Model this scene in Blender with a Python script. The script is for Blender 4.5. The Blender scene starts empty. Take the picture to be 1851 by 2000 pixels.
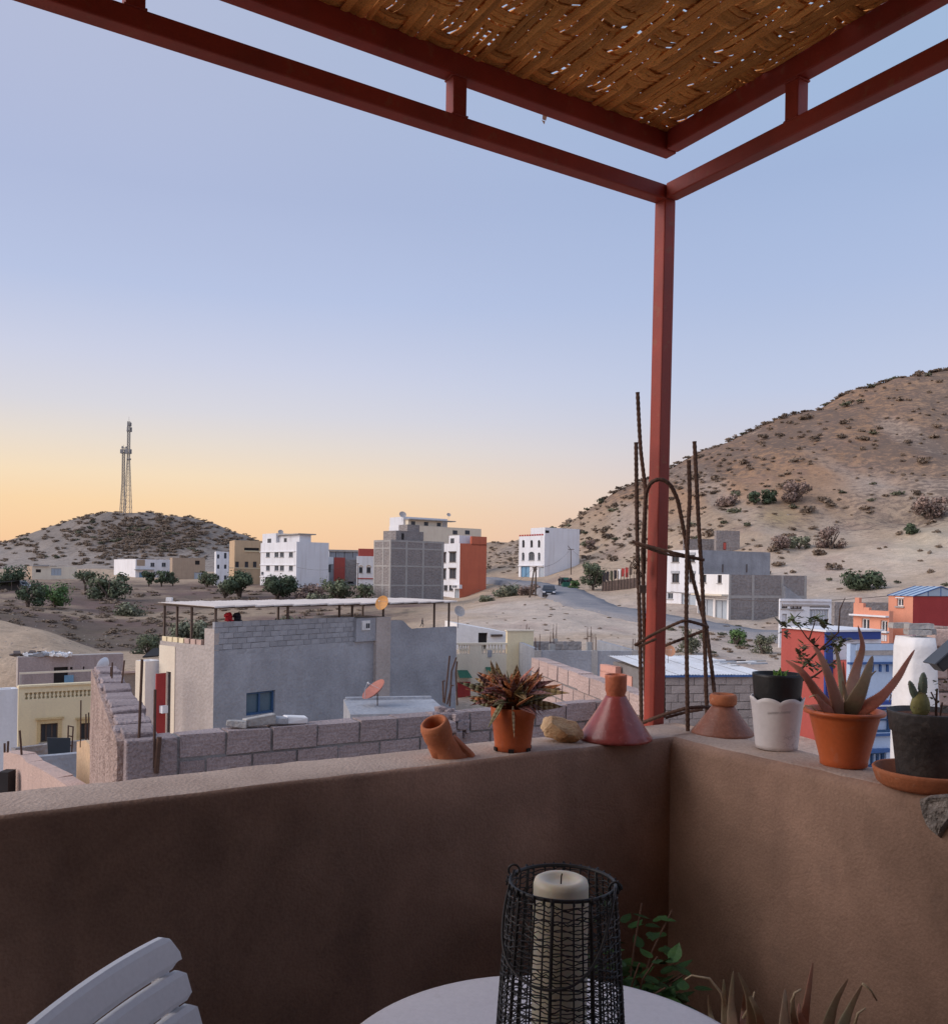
import bpy, math, random
import numpy as np
from mathutils import Vector, Matrix, noise as mnoise

random.seed(7)
SC = bpy.context.scene
COL = SC.collection
R = math.radians

# ---------------------------------------------------------------- camera
F_PX, CX, CY, ROLL = 1725.0, 925.5, 1121.0, 0.015      # photograph is 1851 x 2000
EYE = Vector((0.0, 0.0, 1.5))
cam_d = bpy.data.cameras.new('camera')
cam = bpy.data.objects.new('camera', cam_d)
COL.objects.link(cam)
cam_d.sensor_fit = 'HORIZONTAL'
cam_d.sensor_width = 36.0
cam_d.lens = 36.0 * F_PX / 1851.0
cam_d.shift_y = 121.0 / 1851.0
cam_d.clip_start = 0.05
cam_d.clip_end = 20000
CR = Vector((math.cos(ROLL), 0, math.sin(ROLL)))
CU = Vector((-math.sin(ROLL), 0, math.cos(ROLL)))
CF = Vector((0, 1, 0))
cam.matrix_world = Matrix.Translation(EYE) @ Matrix((CR, CU, -CF)).transposed().to_4x4()
SC.camera = cam

# ---------------------------------------------------------------- sky
SUN_AZ, SUN_EL = R(-106), R(29)       # azimuth from the view axis (+Y), left is negative
GLOW_AZ = R(-42)                      # middle of the afterglow
wd = bpy.data.worlds.new('World')
SC.world = wd
wd.use_nodes = True
wn = wd.node_tree.nodes
wl = wd.node_tree.links
wn.clear()

def srgb(r, g, b, k=1.0):
    def f(c):
        c /= 255.0
        return (c / 12.92 if c <= 0.04045 else ((c + 0.055) / 1.055) ** 2.4) * k
    return (f(r), f(g), f(b), 1.0)

def ramp_node(nodes, stops, interp='LINEAR'):
    n = nodes.new('ShaderNodeValToRGB')
    n.color_ramp.interpolation = interp
    el = n.color_ramp.elements
    while len(el) > 1:
        el.remove(el[-1])
    el[0].position, el[0].color = stops[0]
    for p, c in stops[1:]:
        e = el.new(p)
        e.color = c
    return n

tc = wn.new('ShaderNodeTexCoord')
sep = wn.new('ShaderNodeSeparateXYZ')
wl.new(tc.outputs['Generated'], sep.inputs[0])
# twilight colours by height above the horizon: towards the afterglow and away from it
glow = ramp_node(wn, [(0.0, srgb(243, 196, 160)), (0.03, srgb(252, 208, 165)), (0.07, srgb(253, 218, 176)),
                      (0.10, srgb(249, 225, 194)), (0.135, srgb(235, 223, 212)), (0.17, srgb(220, 218, 226)), (0.22, srgb(207, 211, 232)), (0.29, srgb(187, 199, 231)),
                      (0.38, srgb(178, 189, 222)), (0.52, srgb(187, 192, 219)), (0.75, srgb(181, 189, 219)), (1.0, srgb(172, 184, 219))])
away = ramp_node(wn, [(0.0, srgb(214, 184, 182)), (0.05, srgb(222, 194, 189)), (0.09, srgb(220, 203, 204)),
                      (0.14, srgb(208, 206, 220)), (0.20, srgb(193, 203, 230)), (0.30, srgb(176, 192, 227)),
                      (0.40, srgb(165, 184, 221)), (0.52, srgb(164, 189, 222)), (0.75, srgb(168, 187, 221)), (1.0, srgb(164, 182, 219))])
wl.new(sep.outputs['Z'], glow.inputs[0])
wl.new(sep.outputs['Z'], away.inputs[0])
dotn = wn.new('ShaderNodeVectorMath'); dotn.operation = 'DOT_PRODUCT'
dotn.inputs[1].default_value = (math.sin(GLOW_AZ), math.cos(GLOW_AZ), 0)
wl.new(tc.outputs['Generated'], dotn.inputs[0])
mr = wn.new('ShaderNodeMapRange'); mr.interpolation_type = 'SMOOTHSTEP'
mr.inputs['From Min'].default_value = 0.42
mr.inputs['From Max'].default_value = 0.97
wl.new(dotn.outputs['Value'], mr.inputs['Value'])
mixs = wn.new('ShaderNodeMix'); mixs.data_type = 'RGBA'
wl.new(mr.outputs['Result'], mixs.inputs['Factor'])
wl.new(away.outputs['Color'], mixs.inputs['A'])
wl.new(glow.outputs['Color'], mixs.inputs['B'])
# very soft uneven air so the gradient is not perfectly clean
nz = wn.new('ShaderNodeTexNoise'); nz.inputs['Scale'].default_value = 1.6; nz.inputs['Detail'].default_value = 3
mpn = wn.new('ShaderNodeMapping'); mpn.inputs['Scale'].default_value = (1, 1, 3.0)
wl.new(tc.outputs['Generated'], mpn.inputs[0]); wl.new(mpn.outputs[0], nz.inputs['Vector'])
nzr = wn.new('ShaderNodeMapRange'); nzr.inputs['To Min'].default_value = 0.965; nzr.inputs['To Max'].default_value = 1.035
wl.new(nz.outputs['Fac'], nzr.inputs['Value'])
mul = wn.new('ShaderNodeVectorMath'); mul.operation = 'SCALE'
wl.new(mixs.outputs['Result'], mul.inputs[0]); wl.new(nzr.outputs['Result'], mul.inputs['Scale'])
# the low-sun daylight sky itself, added underneath
sky = wn.new('ShaderNodeTexSky'); sky.sky_type = 'NISHITA'; sky.sun_disc = False
sky.sun_elevation = R(2); sky.sun_rotation = SUN_AZ
bg1 = wn.new('ShaderNodeBackground'); bg1.inputs['Strength'].default_value = 0.02
bg2 = wn.new('ShaderNodeBackground'); bg2.inputs['Strength'].default_value = 0.94
addw = wn.new('ShaderNodeAddShader')
wo = wn.new('ShaderNodeOutputWorld')
wl.new(sky.outputs['Color'], bg1.inputs['Color'])
# the sky half behind us is lifted, an added fill for the house fronts
east_fill = wn.new('ShaderNodeMapRange'); east_fill.interpolation_type = 'SMOOTHSTEP'
east_fill.inputs['From Min'].default_value = -0.1; east_fill.inputs['From Max'].default_value = 1.0
east_fill.inputs['To Min'].default_value = 1.0; east_fill.inputs['To Max'].default_value = 1.4
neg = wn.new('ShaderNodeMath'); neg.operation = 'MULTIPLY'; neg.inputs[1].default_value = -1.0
wl.new(sep.outputs['Y'], neg.inputs[0]); wl.new(neg.outputs[0], east_fill.inputs['Value'])
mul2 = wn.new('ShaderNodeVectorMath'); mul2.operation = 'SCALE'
wl.new(mul.outputs[0], mul2.inputs[0]); wl.new(east_fill.outputs['Result'], mul2.inputs['Scale'])
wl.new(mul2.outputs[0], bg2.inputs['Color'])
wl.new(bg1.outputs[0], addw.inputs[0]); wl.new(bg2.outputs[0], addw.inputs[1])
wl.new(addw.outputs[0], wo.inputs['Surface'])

# ---------------------------------------------------------------- sun (already down: only a wide soft afterglow from the left)
sd = bpy.data.lights.new('sun', 'SUN')
sd.energy = 2.5
sd.angle = R(55)
sd.color = (1.0, 0.89, 0.82)
sun = bpy.data.objects.new('sun', sd)
COL.objects.link(sun)
sun_from = Vector((math.sin(SUN_AZ) * math.cos(SUN_EL), math.cos(SUN_AZ) * math.cos(SUN_EL), math.sin(SUN_EL)))
sun.rotation_euler = sun_from.to_track_quat('Z', 'Y').to_euler()
sun.location = (-30, 10, 30)

SC.view_settings.view_transform = 'Standard'
SC.view_settings.look = 'None'
SC.view_settings.exposure = 0.0
SC.view_settings.gamma = 1.0
SC.view_settings.use_curve_mapping = False

# ---------------------------------------------------------------- pixel rays -> places
def ray(px, py):
    return CF + CR * ((px - CX) / F_PX) + CU * (-(py - CY) / F_PX)

def P(px, py, d):
    return EYE + ray(px, py) * d

def Pz(px, py, z):
    r = ray(px, py)
    return EYE + r * ((z - EYE.z) / r.z)

def Pplane(px, py, pt, n):
    r = ray(px, py)
    return EYE + r * ((pt - EYE).dot(n) / r.dot(n))

def proj(p):
    v = p - EYE
    return CX + F_PX * v.dot(CR) / v.y, CY - F_PX * v.dot(CU) / v.y

# ---------------------------------------------------------------- materials
MATS = {}
def mat(name, col, col2=None, rough=0.85, scale=3.0, amount=0.5, bump=0.15, bscale=60.0, spec=0.25, metal=0.0,
        fine=0.12, streak=0.0, streak_col=None, rnd=0.0, spots=0.0, spot_col=None, coord='Object', trans=0.0):
    """procedural surface: two tones mixed by noise, fine grain, optional vertical streaks, spots and per-object variation"""
    if name in MATS:
        return MATS[name]
    m = bpy.data.materials.new(name); m.use_nodes = True
    n, l = m.node_tree.nodes, m.node_tree.links
    b = n['Principled BSDF']
    b.inputs['Roughness'].default_value = rough
    b.inputs['Specular IOR Level'].default_value = spec
    b.inputs['Metallic'].default_value = metal
    if trans:
        b.inputs['Subsurface Weight'].default_value = trans
        b.inputs['Subsurface Radius'].default_value = (0.02, 0.012, 0.006)
    t = n.new('ShaderNodeTexCoord'); co = t.outputs[coord]
    if col2 is None:
        col2 = tuple(c * 0.72 for c in col)
    nz = n.new('ShaderNodeTexNoise'); nz.inputs['Scale'].default_value = scale; nz.inputs['Detail'].default_value = 6; nz.inputs['Roughness'].default_value = 0.62
    l.new(co, nz.inputs['Vector'])
    r = n.new('ShaderNodeMapRange'); r.inputs['From Min'].default_value = 0.5 - 0.5 * (1 - amount) * 0.6 - 0.06; r.inputs['From Max'].default_value = 0.5 + 0.5 * (1 - amount) * 0.6 + 0.06
    l.new(nz.outputs['Fac'], r.inputs['Value'])
    mx = n.new('ShaderNodeMix'); mx.data_type = 'RGBA'
    mx.inputs['A'].default_value = (*col, 1); mx.inputs['B'].default_value = (*col2, 1)
    l.new(r.outputs['Result'], mx.inputs['Factor'])
    cur = mx.outputs['Result']
    if streak:
        mp = n.new('ShaderNodeMapping'); mp.inputs['Scale'].default_value = (scale * 4, scale * 4, scale * 0.28)
        l.new(co, mp.inputs[0])
        ns = n.new('ShaderNodeTexNoise'); ns.inputs['Scale'].default_value = 1.0; ns.inputs['Detail'].default_value = 5
        l.new(mp.outputs[0], ns.inputs['Vector'])
        rs = n.new('ShaderNodeMapRange'); rs.inputs['From Min'].default_value = 0.5; rs.inputs['From Max'].default_value = 0.78; rs.inputs['To Max'].default_value = streak
        l.new(ns.outputs['Fac'], rs.inputs['Value'])
        ms = n.new('ShaderNodeMix'); ms.data_type = 'RGBA'
        sc_ = streak_col or tuple(c * 0.45 for c in col)
        ms.inputs['B'].default_value = (*sc_, 1)
        l.new(rs.outputs['Result'], ms.inputs['Factor']); l.new(cur, ms.inputs['A'])
        cur = ms.outputs['Result']
    if spots:
        nv = n.new('ShaderNodeTexNoise'); nv.inputs['Scale'].default_value = scale * 7; nv.inputs['Detail'].default_value = 3
        l.new(co, nv.inputs['Vector'])
        rv = n.new('ShaderNodeMapRange'); rv.inputs['From Min'].default_value = 0.62; rv.inputs['From Max'].default_value = 0.70; rv.inputs['To Max'].default_value = spots
        l.new(nv.outputs['Fac'], rv.inputs['Value'])
        mv = n.new('ShaderNodeMix'); mv.data_type = 'RGBA'
        sp_ = spot_col or tuple(c * 0.35 for c in col)
        mv.inputs['B'].default_value = (*sp_, 1)
        l.new(rv.outputs['Result'], mv.inputs['Factor']); l.new(cur, mv.inputs['A'])
        cur = mv.outputs['Result']
    nf = n.new('ShaderNodeTexNoise'); nf.inputs['Scale'].default_value = bscale; nf.inputs['Detail'].default_value = 4
    l.new(co, nf.inputs['Vector'])
    val = None
    if fine or rnd:
        rf = n.new('ShaderNodeMapRange'); rf.inputs['To Min'].default_value = 1 - fine; rf.inputs['To Max'].default_value = 1 + fine
        rf.inputs['From Min'].default_value = 0.3; rf.inputs['From Max'].default_value = 0.7
        l.new(nf.outputs['Fac'], rf.inputs['Value']); val = rf.outputs['Result']
        if rnd:
            oi = n.new('ShaderNodeObjectInfo')
            ro = n.new('ShaderNodeMapRange'); ro.inputs['To Min'].default_value = 1 - rnd; ro.inputs['To Max'].default_value = 1 + rnd
            l.new(oi.outputs['Random'], ro.inputs['Value'])
            mm = n.new('ShaderNodeMath'); mm.operation = 'MULTIPLY'
            l.new(val, mm.inputs[0]); l.new(ro.outputs['Result'], mm.inputs[1]); val = mm.outputs[0]
        vs = n.new('ShaderNodeVectorMath'); vs.operation = 'SCALE'
        l.new(cur, vs.inputs[0]); l.new(val, vs.inputs['Scale']); cur = vs.outputs[0]
    l.new(cur, b.inputs['Base Color'])
    if bump:
        bp = n.new('ShaderNodeBump'); bp.inputs['Strength'].default_value = min(1.0, bump); bp.inputs['Distance'].default_value = 2.0 / bscale
        l.new(nf.outputs['Fac'], bp.inputs['Height']); l.new(bp.outputs['Normal'], b.inputs['Normal'])
    MATS[name] = m
    return m

# ---------------------------------------------------------------- mesh building
class MB:
    def __init__(self):
        self.v, self.f, self.mi = [], [], []
        self.cur = 0
    def quad(self, a, b, c, d):
        i = len(self.v); self.v += [tuple(a), tuple(b), tuple(c), tuple(d)]; self.f.append((i, i + 1, i + 2, i + 3)); self.mi.append(self.cur)
    def tri(self, a, b, c):
        i = len(self.v); self.v += [tuple(a), tuple(b), tuple(c)]; self.f.append((i, i + 1, i + 2)); self.mi.append(self.cur)
    def raw(self, vs, fs):
        i = len(self.v); self.v += [tuple(p) for p in vs]
        for f in fs:
            self.f.append(tuple(k + i for k in f)); self.mi.append(self.cur)
    def hexa(self, p):
        """8 corners: bottom ring 0-3 (ccw from above), top ring 4-7"""
        self.raw(p, [(3, 2, 1, 0), (4, 5, 6, 7), (0, 1, 5, 4), (1, 2, 6, 5), (2, 3, 7, 6), (3, 0, 4, 7)])
    def box(self, x0, y0, z0, x1, y1, z1, jit=0.0):
        p = [Vector(c) for c in ((x0, y0, z0), (x1, y0, z0), (x1, y1, z0), (x0, y1, z0), (x0, y0, z1), (x1, y0, z1), (x1, y1, z1), (x0, y1, z1))]
        if jit:
            p = [q + Vector((random.uniform(-jit, jit), random.uniform(-jit, jit), random.uniform(-jit, jit))) for q in p]
        self.hexa(p)
    def obox(self, o, ex, ey, ez, a, b, c):
        """box from corner o along unit axes ex, ey, ez"""
        o, ex, ey, ez = Vector(o), Vector(ex) * a, Vector(ey) * b, Vector(ez) * c
        self.hexa([o, o + ex, o + ex + ey, o + ey, o + ez, o + ex + ez, o + ex + ey + ez, o + ey + ez])
    def tube(self, pts, r, n=8, caps=True, closed=False):
        pts = [Vector(p) for p in pts]
        rs = r if isinstance(r, (list, tuple)) else [r] * len(pts)
        base = len(self.v); m = len(pts)
        prev = None
        for i, p in enumerate(pts):
            if closed:
                t = pts[(i + 1) % m] - pts[(i - 1) % m]
            else:
                t = pts[min(i + 1, m - 1)] - pts[max(i - 1, 0)]
            t.normalize()
            if prev is None:
                a = Vector((0, 0, 1)) if abs(t.z) < 0.9 else Vector((1, 0, 0))
                u = t.cross(a).normalized()
            else:
                u = (prev - t * prev.dot(t)).normalized()
            prev = u
            w = t.cross(u)
            for k in range(n):
                an = 2 * math.pi * k / n
                q = p + (u * math.cos(an) + w * math.sin(an)) * rs[i]
                self.v.append(tuple(q))
        rng = m if closed else m - 1
        for i in range(rng):
            for k in range(n):
                a = base + i * n + k; b = base + i * n + (k + 1) % n
                c = base + ((i + 1) % m) * n + (k + 1) % n; d = base + ((i + 1) % m) * n + k
                self.f.append((a, b, c, d)); self.mi.append(self.cur)
        if caps and not closed:
            self.f.append(tuple(base + k for k in range(n))[::-1]); self.mi.append(self.cur)
            self.f.append(tuple(base + (m - 1) * n + k for k in range(n))); self.mi.append(self.cur)
    def lathe(self, prof, n=32, c=(0, 0, 0), wob=0.0, axis=None):
        """prof: list of (radius, z); closed at r=0 ends"""
        base = len(self.v); c = Vector(c)
        for i, (r, z) in enumerate(prof):
            for k in range(n):
                an = 2 * math.pi * k / n
                rr = r * (1 + (wob * mnoise.noise(Vector((math.cos(an) * 1.3, math.sin(an) * 1.3, z * 9))) if wob else 0))
                self.v.append((c.x + rr * math.cos(an), c.y + rr * math.sin(an), c.z + z))
        for i in range(len(prof) - 1):
            for k in range(n):
                a = base + i * n + k; b = base + i * n + (k + 1) % n
                self.f.append((a, b, b + n, a + n)); self.mi.append(self.cur)
    def build(self, name, material, parent=None, smooth=False, bevel=0.0, seg=2, loc=None, rot=None, weld=False):
        me = bpy.data.meshes.new(name)
        me.from_pydata(self.v, [], self.f)
        mats = material if isinstance(material, (list, tuple)) else [material]
        for m_ in mats:
            me.materials.append(m_)
        if len(mats) > 1:
            me.polygons.foreach_set('material_index', self.mi)
        if smooth:
            me.polygons.foreach_set('use_smooth', [True] * len(me.polygons))
        me.update()
        o = bpy.data.objects.new(name, me)
        COL.objects.link(o)
        if parent is not None:
            o.parent = parent
        if loc is not None:
            o.location = loc
        if rot is not None:
            o.rotation_euler = rot
        if weld:
            w = o.modifiers.new('weld', 'WELD'); w.merge_threshold = 1e-4
        if bevel:
            bv = o.modifiers.new('bevel', 'BEVEL'); bv.width = bevel; bv.segments = seg; bv.limit_method = 'ANGLE'; bv.angle_limit = R(35)
        return o

def tag(o, label=None, cat=None, group=None, kind=None):
    if label: o['label'] = label
    if cat: o['category'] = cat
    if group: o['group'] = group
    if kind: o['kind'] = kind
    return o

def thing(name, label, cat, loc=(0, 0, 0), rz=0.0, group=None):
    o = bpy.data.objects.new(name, None)
    o.empty_display_size = 0.2
    COL.objects.link(o)
    o.location = loc; o.rotation_euler = (0, 0, rz)
    return tag(o, label, cat, group)

def copy_tree(o, parent=None):
    c = o.copy(); COL.objects.link(c); c.parent = parent
    for ch in list(o.children):
        copy_tree(ch, c)
    return c

def fbm(p, oct=4):
    s, a, q = 0.0, 0.5, Vector(p)
    for _ in range(oct):
        s += a * mnoise.noise(q); q = q * 2.03; a *= 0.5
    return s

# ================================================================ terrain
HOR = lambda px: CY + ROLL * (px - CX)
def zz(px, d, py):
    return EYE.z - (py - HOR(px)) * d / F_PX
# ground profiles: px column -> [(depth, py)]; a negative first entry marks a plain height
PROF = {
 -600: [(4, 'z', -6.5), (30, 'z', -9.5), (50, 'z', -9), (65, 'z', -3.6), (75, 'z', -2.6), (85, 'z', -3.0), (110, 'z', -2.6), (180, 'z', -2), (290, 'z', 0), (340, 'z', 2), (420, 'z', 6), (470, 'z', 5), (600, 'z', 0)],
 0: [(4, 'z', -6.5), (30, 'z', -9.5), (50, 'z', -9.5), (58, 'z', -8), (61, 1290), (66, 1258), (75, 1214), (85, 1222), (100, 1196), (140, 1170), (180, 1148), (230, 1133), (290, 1116), (340, 1096), (380, 1075), (420, 1056), (470, 'z', 10), (600, 'z', 0)],
 100: [(4, 'z', -6.5), (30, 'z', -9.5), (50, 'z', -9.5), (58, 'z', -8), (61, 1292), (66, 1262), (75, 1236), (85, 1240), (100, 1208), (140, 1175), (180, 1151), (230, 1135), (290, 1119), (340, 1087), (380, 1050), (420, 1022), (470, 'z', 16), (600, 'z', 2)],
 200: [(4, 'z', -6.5), (30, 'z', -9.5), (50, 'z', -9.5), (58, 'z', -8), (62, 1300), (66, 1290), (75, 1281), (85, 1262), (100, 1226), (140, 1182), (180, 1155), (230, 1138), (290, 1120), (340, 1080), (380, 1036), (415, 997), (440, 'z', 27), (480, 'z', 18), (600, 'z', 4)],
 290: [(4, 'z', -6.5), (30, 'z', -9.5), (50, 'z', -9.5), (58, 'z', -8), (62, 1305), (66, 1296), (75, 1280), (85, 1265), (100, 1228), (140, 1184), (180, 1157), (230, 1139), (290, 1122), (340, 1080), (380, 1036), (415, 998), (440, 'z', 27), (480, 'z', 18), (600, 'z', 4)],
 370: [(4, 'z', -6.5), (30, 'z', -9.5), (50, 'z', -9.5), (58, 'z', -8), (62, 1300), (75, 1275), (100, 1228), (140, 1184), (180, 1158), (230, 1139), (290, 1123), (340, 1085), (380, 1043), (415, 1005), (440, 'z', 24), (480, 'z', 16), (600, 'z', 4)],
 430: [(4, 'z', -7.5), (30, 'z', -8.5), (50, 'z', -8), (60, 1295), (100, 1228), (140, 1184), (180, 1158), (230, 1139), (290, 1124), (340, 1092), (380, 1055), (415, 1023), (450, 'z', 20), (600, 'z', 3)],
 510: [(4, 'z', -6.5), (30, 'z', -6.5), (60, 1290), (100, 1226), (140, 1182), (180, 1156), (230, 1139), (290, 1126), (340, 1108), (380, 1078), (415, 1055), (450, 'z', 11), (600, 'z', 2)],
 600: [(4, 'z', -6.5), (30, 'z', -6.5), (60, 1285), (100, 1223), (140, 1180), (180, 1154), (230, 1141), (290, 1129), (340, 1119), (380, 1106), (415, 1091), (450, 'z', 6), (600, 'z', 0)],
 760: [(4, 'z', -6.5), (30, 'z', -6.0), (60, 1278), (80, 1240), (100, 1213), (140, 1178), (180, 1152), (230, 1137), (290, 1124), (340, 1114), (415, 1108), (600, 'z', 0)],
 900: [(4, 'z', -6.5), (30, 'z', -5.6), (60, 1268), (80, 1225), (95, 1202), (119, 1190), (140, 1180), (160, 1168), (180, 1150), (230, 1120), (290, 1085), (340, 1060), (400, 'z', 10), (600, 'z', 0)],
 960: [(4, 'z', -6.5), (30, 'z', -5.6), (60, 1266), (80, 1222), (100, 1194), (119, 1181), (150, 1160), (175, 1131), (200, 1112), (250, 1080), (300, 1055), (340, 1054), (400, 'z', 11), (600, 'z', 0)],
 1020: [(4, 'z', -6.5), (30, 'z', -5.6), (60, 1266), (80, 1220), (100, 1190), (119, 1174), (150, 1152), (175, 1131), (200, 1108), (240, 1070), (280, 1047), (330, 'z', 12), (600, 'z', 0)],
 1075: [(4, 'z', -6.5), (30, 'z', -5.6), (60, 1266), (80, 1217), (100, 1187), (119, 1169), (150, 1148), (175, 1124), (200, 1086), (230, 1045), (250, 1026), (290, 'z', 13), (600, 'z', 5)],
 1130: [(4, 'z', -6.5), (30, 'z', -5.6), (60, 1265), (80, 1220), (92, 1198), (105, 1184), (119, 1164), (150, 1130), (175, 1096), (205, 1048), (230, 1013), (248, 1000), (290, 'z', 16), (600, 'z', 8)],
 1200: [(4, 'z', -6.5), (30, 'z', -5.6), (60, 1264), (80, 1224), (92, 1204), (105, 1185), (112, 1170), (125, 1155), (150, 1118), (180, 1055), (210, 994), (242, 955), (260, 'z', 24), (300, 'z', 20), (600, 'z', 8)],
 1350: [(4, 'z', -6.5), (30, 'z', -5.0), (60, 1272), (80, 1228), (90, 1206), (105, 1175), (120, 1130), (150, 1065), (180, 982), (210, 912), (236, 879), (262, 'z', 34), (320, 'z', 28), (600, 'z', 8)],
 1500: [(4, 'z', -6.5), (30, 'z', -5.0), (60, 1285), (72, 1255), (80, 1236), (92, 1212), (105, 1160), (120, 1108), (150, 1028), (180, 938), (210, 868), (242, 820), (268, 'z', 42), (320, 'z', 34), (600, 'z', 8)],
 1650: [(4, 'z', -6.5), (30, 'z', -5.0), (60, 1272), (80, 1218), (90, 1182), (105, 1140), (120, 1090), (142, 1040), (152, 1030), (180, 930), (210, 850), (240, 788), (256, 761), (285, 'z', 53), (340, 'z', 42), (600, 'z', 8)],
 1780: [(4, 'z', -6.5), (30, 'z', -5.0), (60, 1250), (80, 1195), (95, 1150), (105, 1120), (120, 1072), (140, 1022), (150, 1014), (180, 912), (210, 828), (240, 762), (260, 722), (290, 'z', 61), (340, 'z', 50), (600, 'z', 8)],
 1851: [(4, 'z', -6.5), (30, 'z', -5.0), (60, 1240), (80, 1182), (100, 1125), (120, 1062), (140, 1003), (150, 998), (180, 903), (210, 820), (240, 754), (262, 714), (290, 'z', 63), (340, 'z', 52), (600, 'z', 8)],
 2400: [(4, 'z', -6.5), (30, 'z', -4.5), (60, 'z', -1), (80, 'z', 2), (100, 'z', 6), (120, 'z', 11), (140, 'z', 17), (180, 'z', 32), (210, 'z', 45), (240, 'z', 56), (270, 'z', 66), (300, 'z', 64), (340, 'z', 54), (600, 'z', 8)],
}
DEP = np.concatenate([np.linspace(4, 50, 14)[:-1], np.linspace(50, 130, 74)[:-1], np.linspace(130, 300, 96)[:-1], np.linspace(300, 450, 50)[:-1], np.geomspace(450, 700, 12)])
PXC = np.concatenate([np.arange(-700, -60, 40), np.arange(-60, 1920, 8), np.arange(1920, 2500, 40)]).astype(float)
cols = sorted(PROF)
prof_z = []
for c in cols:
    ds, zs = [], []
    for e in PROF[c]:
        ds.append(e[0]); zs.append(e[2] if e[1] == 'z' else zz(c, e[0], e[1]))
    prof_z.append(np.interp(DEP, ds, zs))
prof_z = np.array(prof_z)
ZT = np.empty((len(PXC), len(DEP)))
for j in range(len(DEP)):
    ZT[:, j] = np.interp(PXC, cols, prof_z[:, j])
def smooth_axis(a, ax, n):
    for _ in range(n):
        b = np.take(a, np.r_[0, 0:a.shape[ax] - 1], axis=ax); c_ = np.take(a, np.r_[1:a.shape[ax], a.shape[ax] - 1], axis=ax)
        a = (a * 2 + b + c_) / 4
    return a
ZT = smooth_axis(ZT, 0, 10)
ZT = smooth_axis(ZT, 1, 2)
for i, px in enumerate(PXC):
    for j, d in enumerate(DEP):
        if d < 40: continue
        x = (px - CX) / F_PX * d
        k = min(1.0, (d - 40) / 20)
        hill = max(0.0, min(1.0, (ZT[i, j] - 1) / 8))
        ZT[i, j] += k * (fbm((x * 0.06, d * 0.06, 0.3), 4) * (0.5 + 1.1 * hill) + abs(mnoise.noise(Vector((x * 0.045, d * 0.014, 7)))) * -2.4 * hill + abs(mnoise.noise(Vector((x * 0.13, d * 0.035, 3)))) * -1.0 * hill + mnoise.noise(Vector((x * .5, d * .35, 2))) * (0.12 + 0.2 * hill))

def H(x, y):
    """terrain height at a world place in front of the camera"""
    px = CX + F_PX * x / max(y, 1e-3)
    fi = np.interp(px, PXC, np.arange(len(PXC))); fj = np.interp(y, DEP, np.arange(len(DEP)))
    i = int(min(fi, len(PXC) - 2)); j = int(min(fj, len(DEP) - 2)); u, v = fi - i, fj - j
    return float((ZT[i, j] * (1 - u) + ZT[i + 1, j] * u) * (1 - v) + (ZT[i, j + 1] * (1 - u) + ZT[i + 1, j + 1] * u) * v)

def G(px, d, lift=0.0):
    x = (px - CX) / F_PX * d
    return Vector((x, d, H(x, d) + lift))

def hit(px, py, d0=42.0, d1=480.0):
    """first place where the pixel's ray meets the terrain"""
    r = ray(px, py); d = d0
    while d < d1:
        p = EYE + r * d
        if p.z <= H(p.x, p.y):
            return p
        d += 0.4 + d * 0.002
    return None

# far apron so the land runs on to the horizon on every side
ap = MB()
rings = [700, 1100, 2000, 4000, 9000]
zr = [-6, -9, -14, -22, -40]
N = 72
base = []
for rr, z in zip(rings, zr):
    for k in range(N):
        an = 2 * math.pi * k / N
        ap.v.append((rr * math.cos(an), rr * math.sin(an), z + 1.5 * math.sin(5 * an + rr)))
for i in range(len(rings) - 1):
    for k in range(N):
        a, b = i * N + k, i * N + (k + 1) % N
        ap.f.append((a, a + N, b + N, b)); ap.mi.append(0)
c0 = len(ap.v); ap.v.append((0, 0, -14.0))
for k in range(N):
    ap.f.append((c0, k, (k + 1) % N)); ap.mi.append(0)

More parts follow.
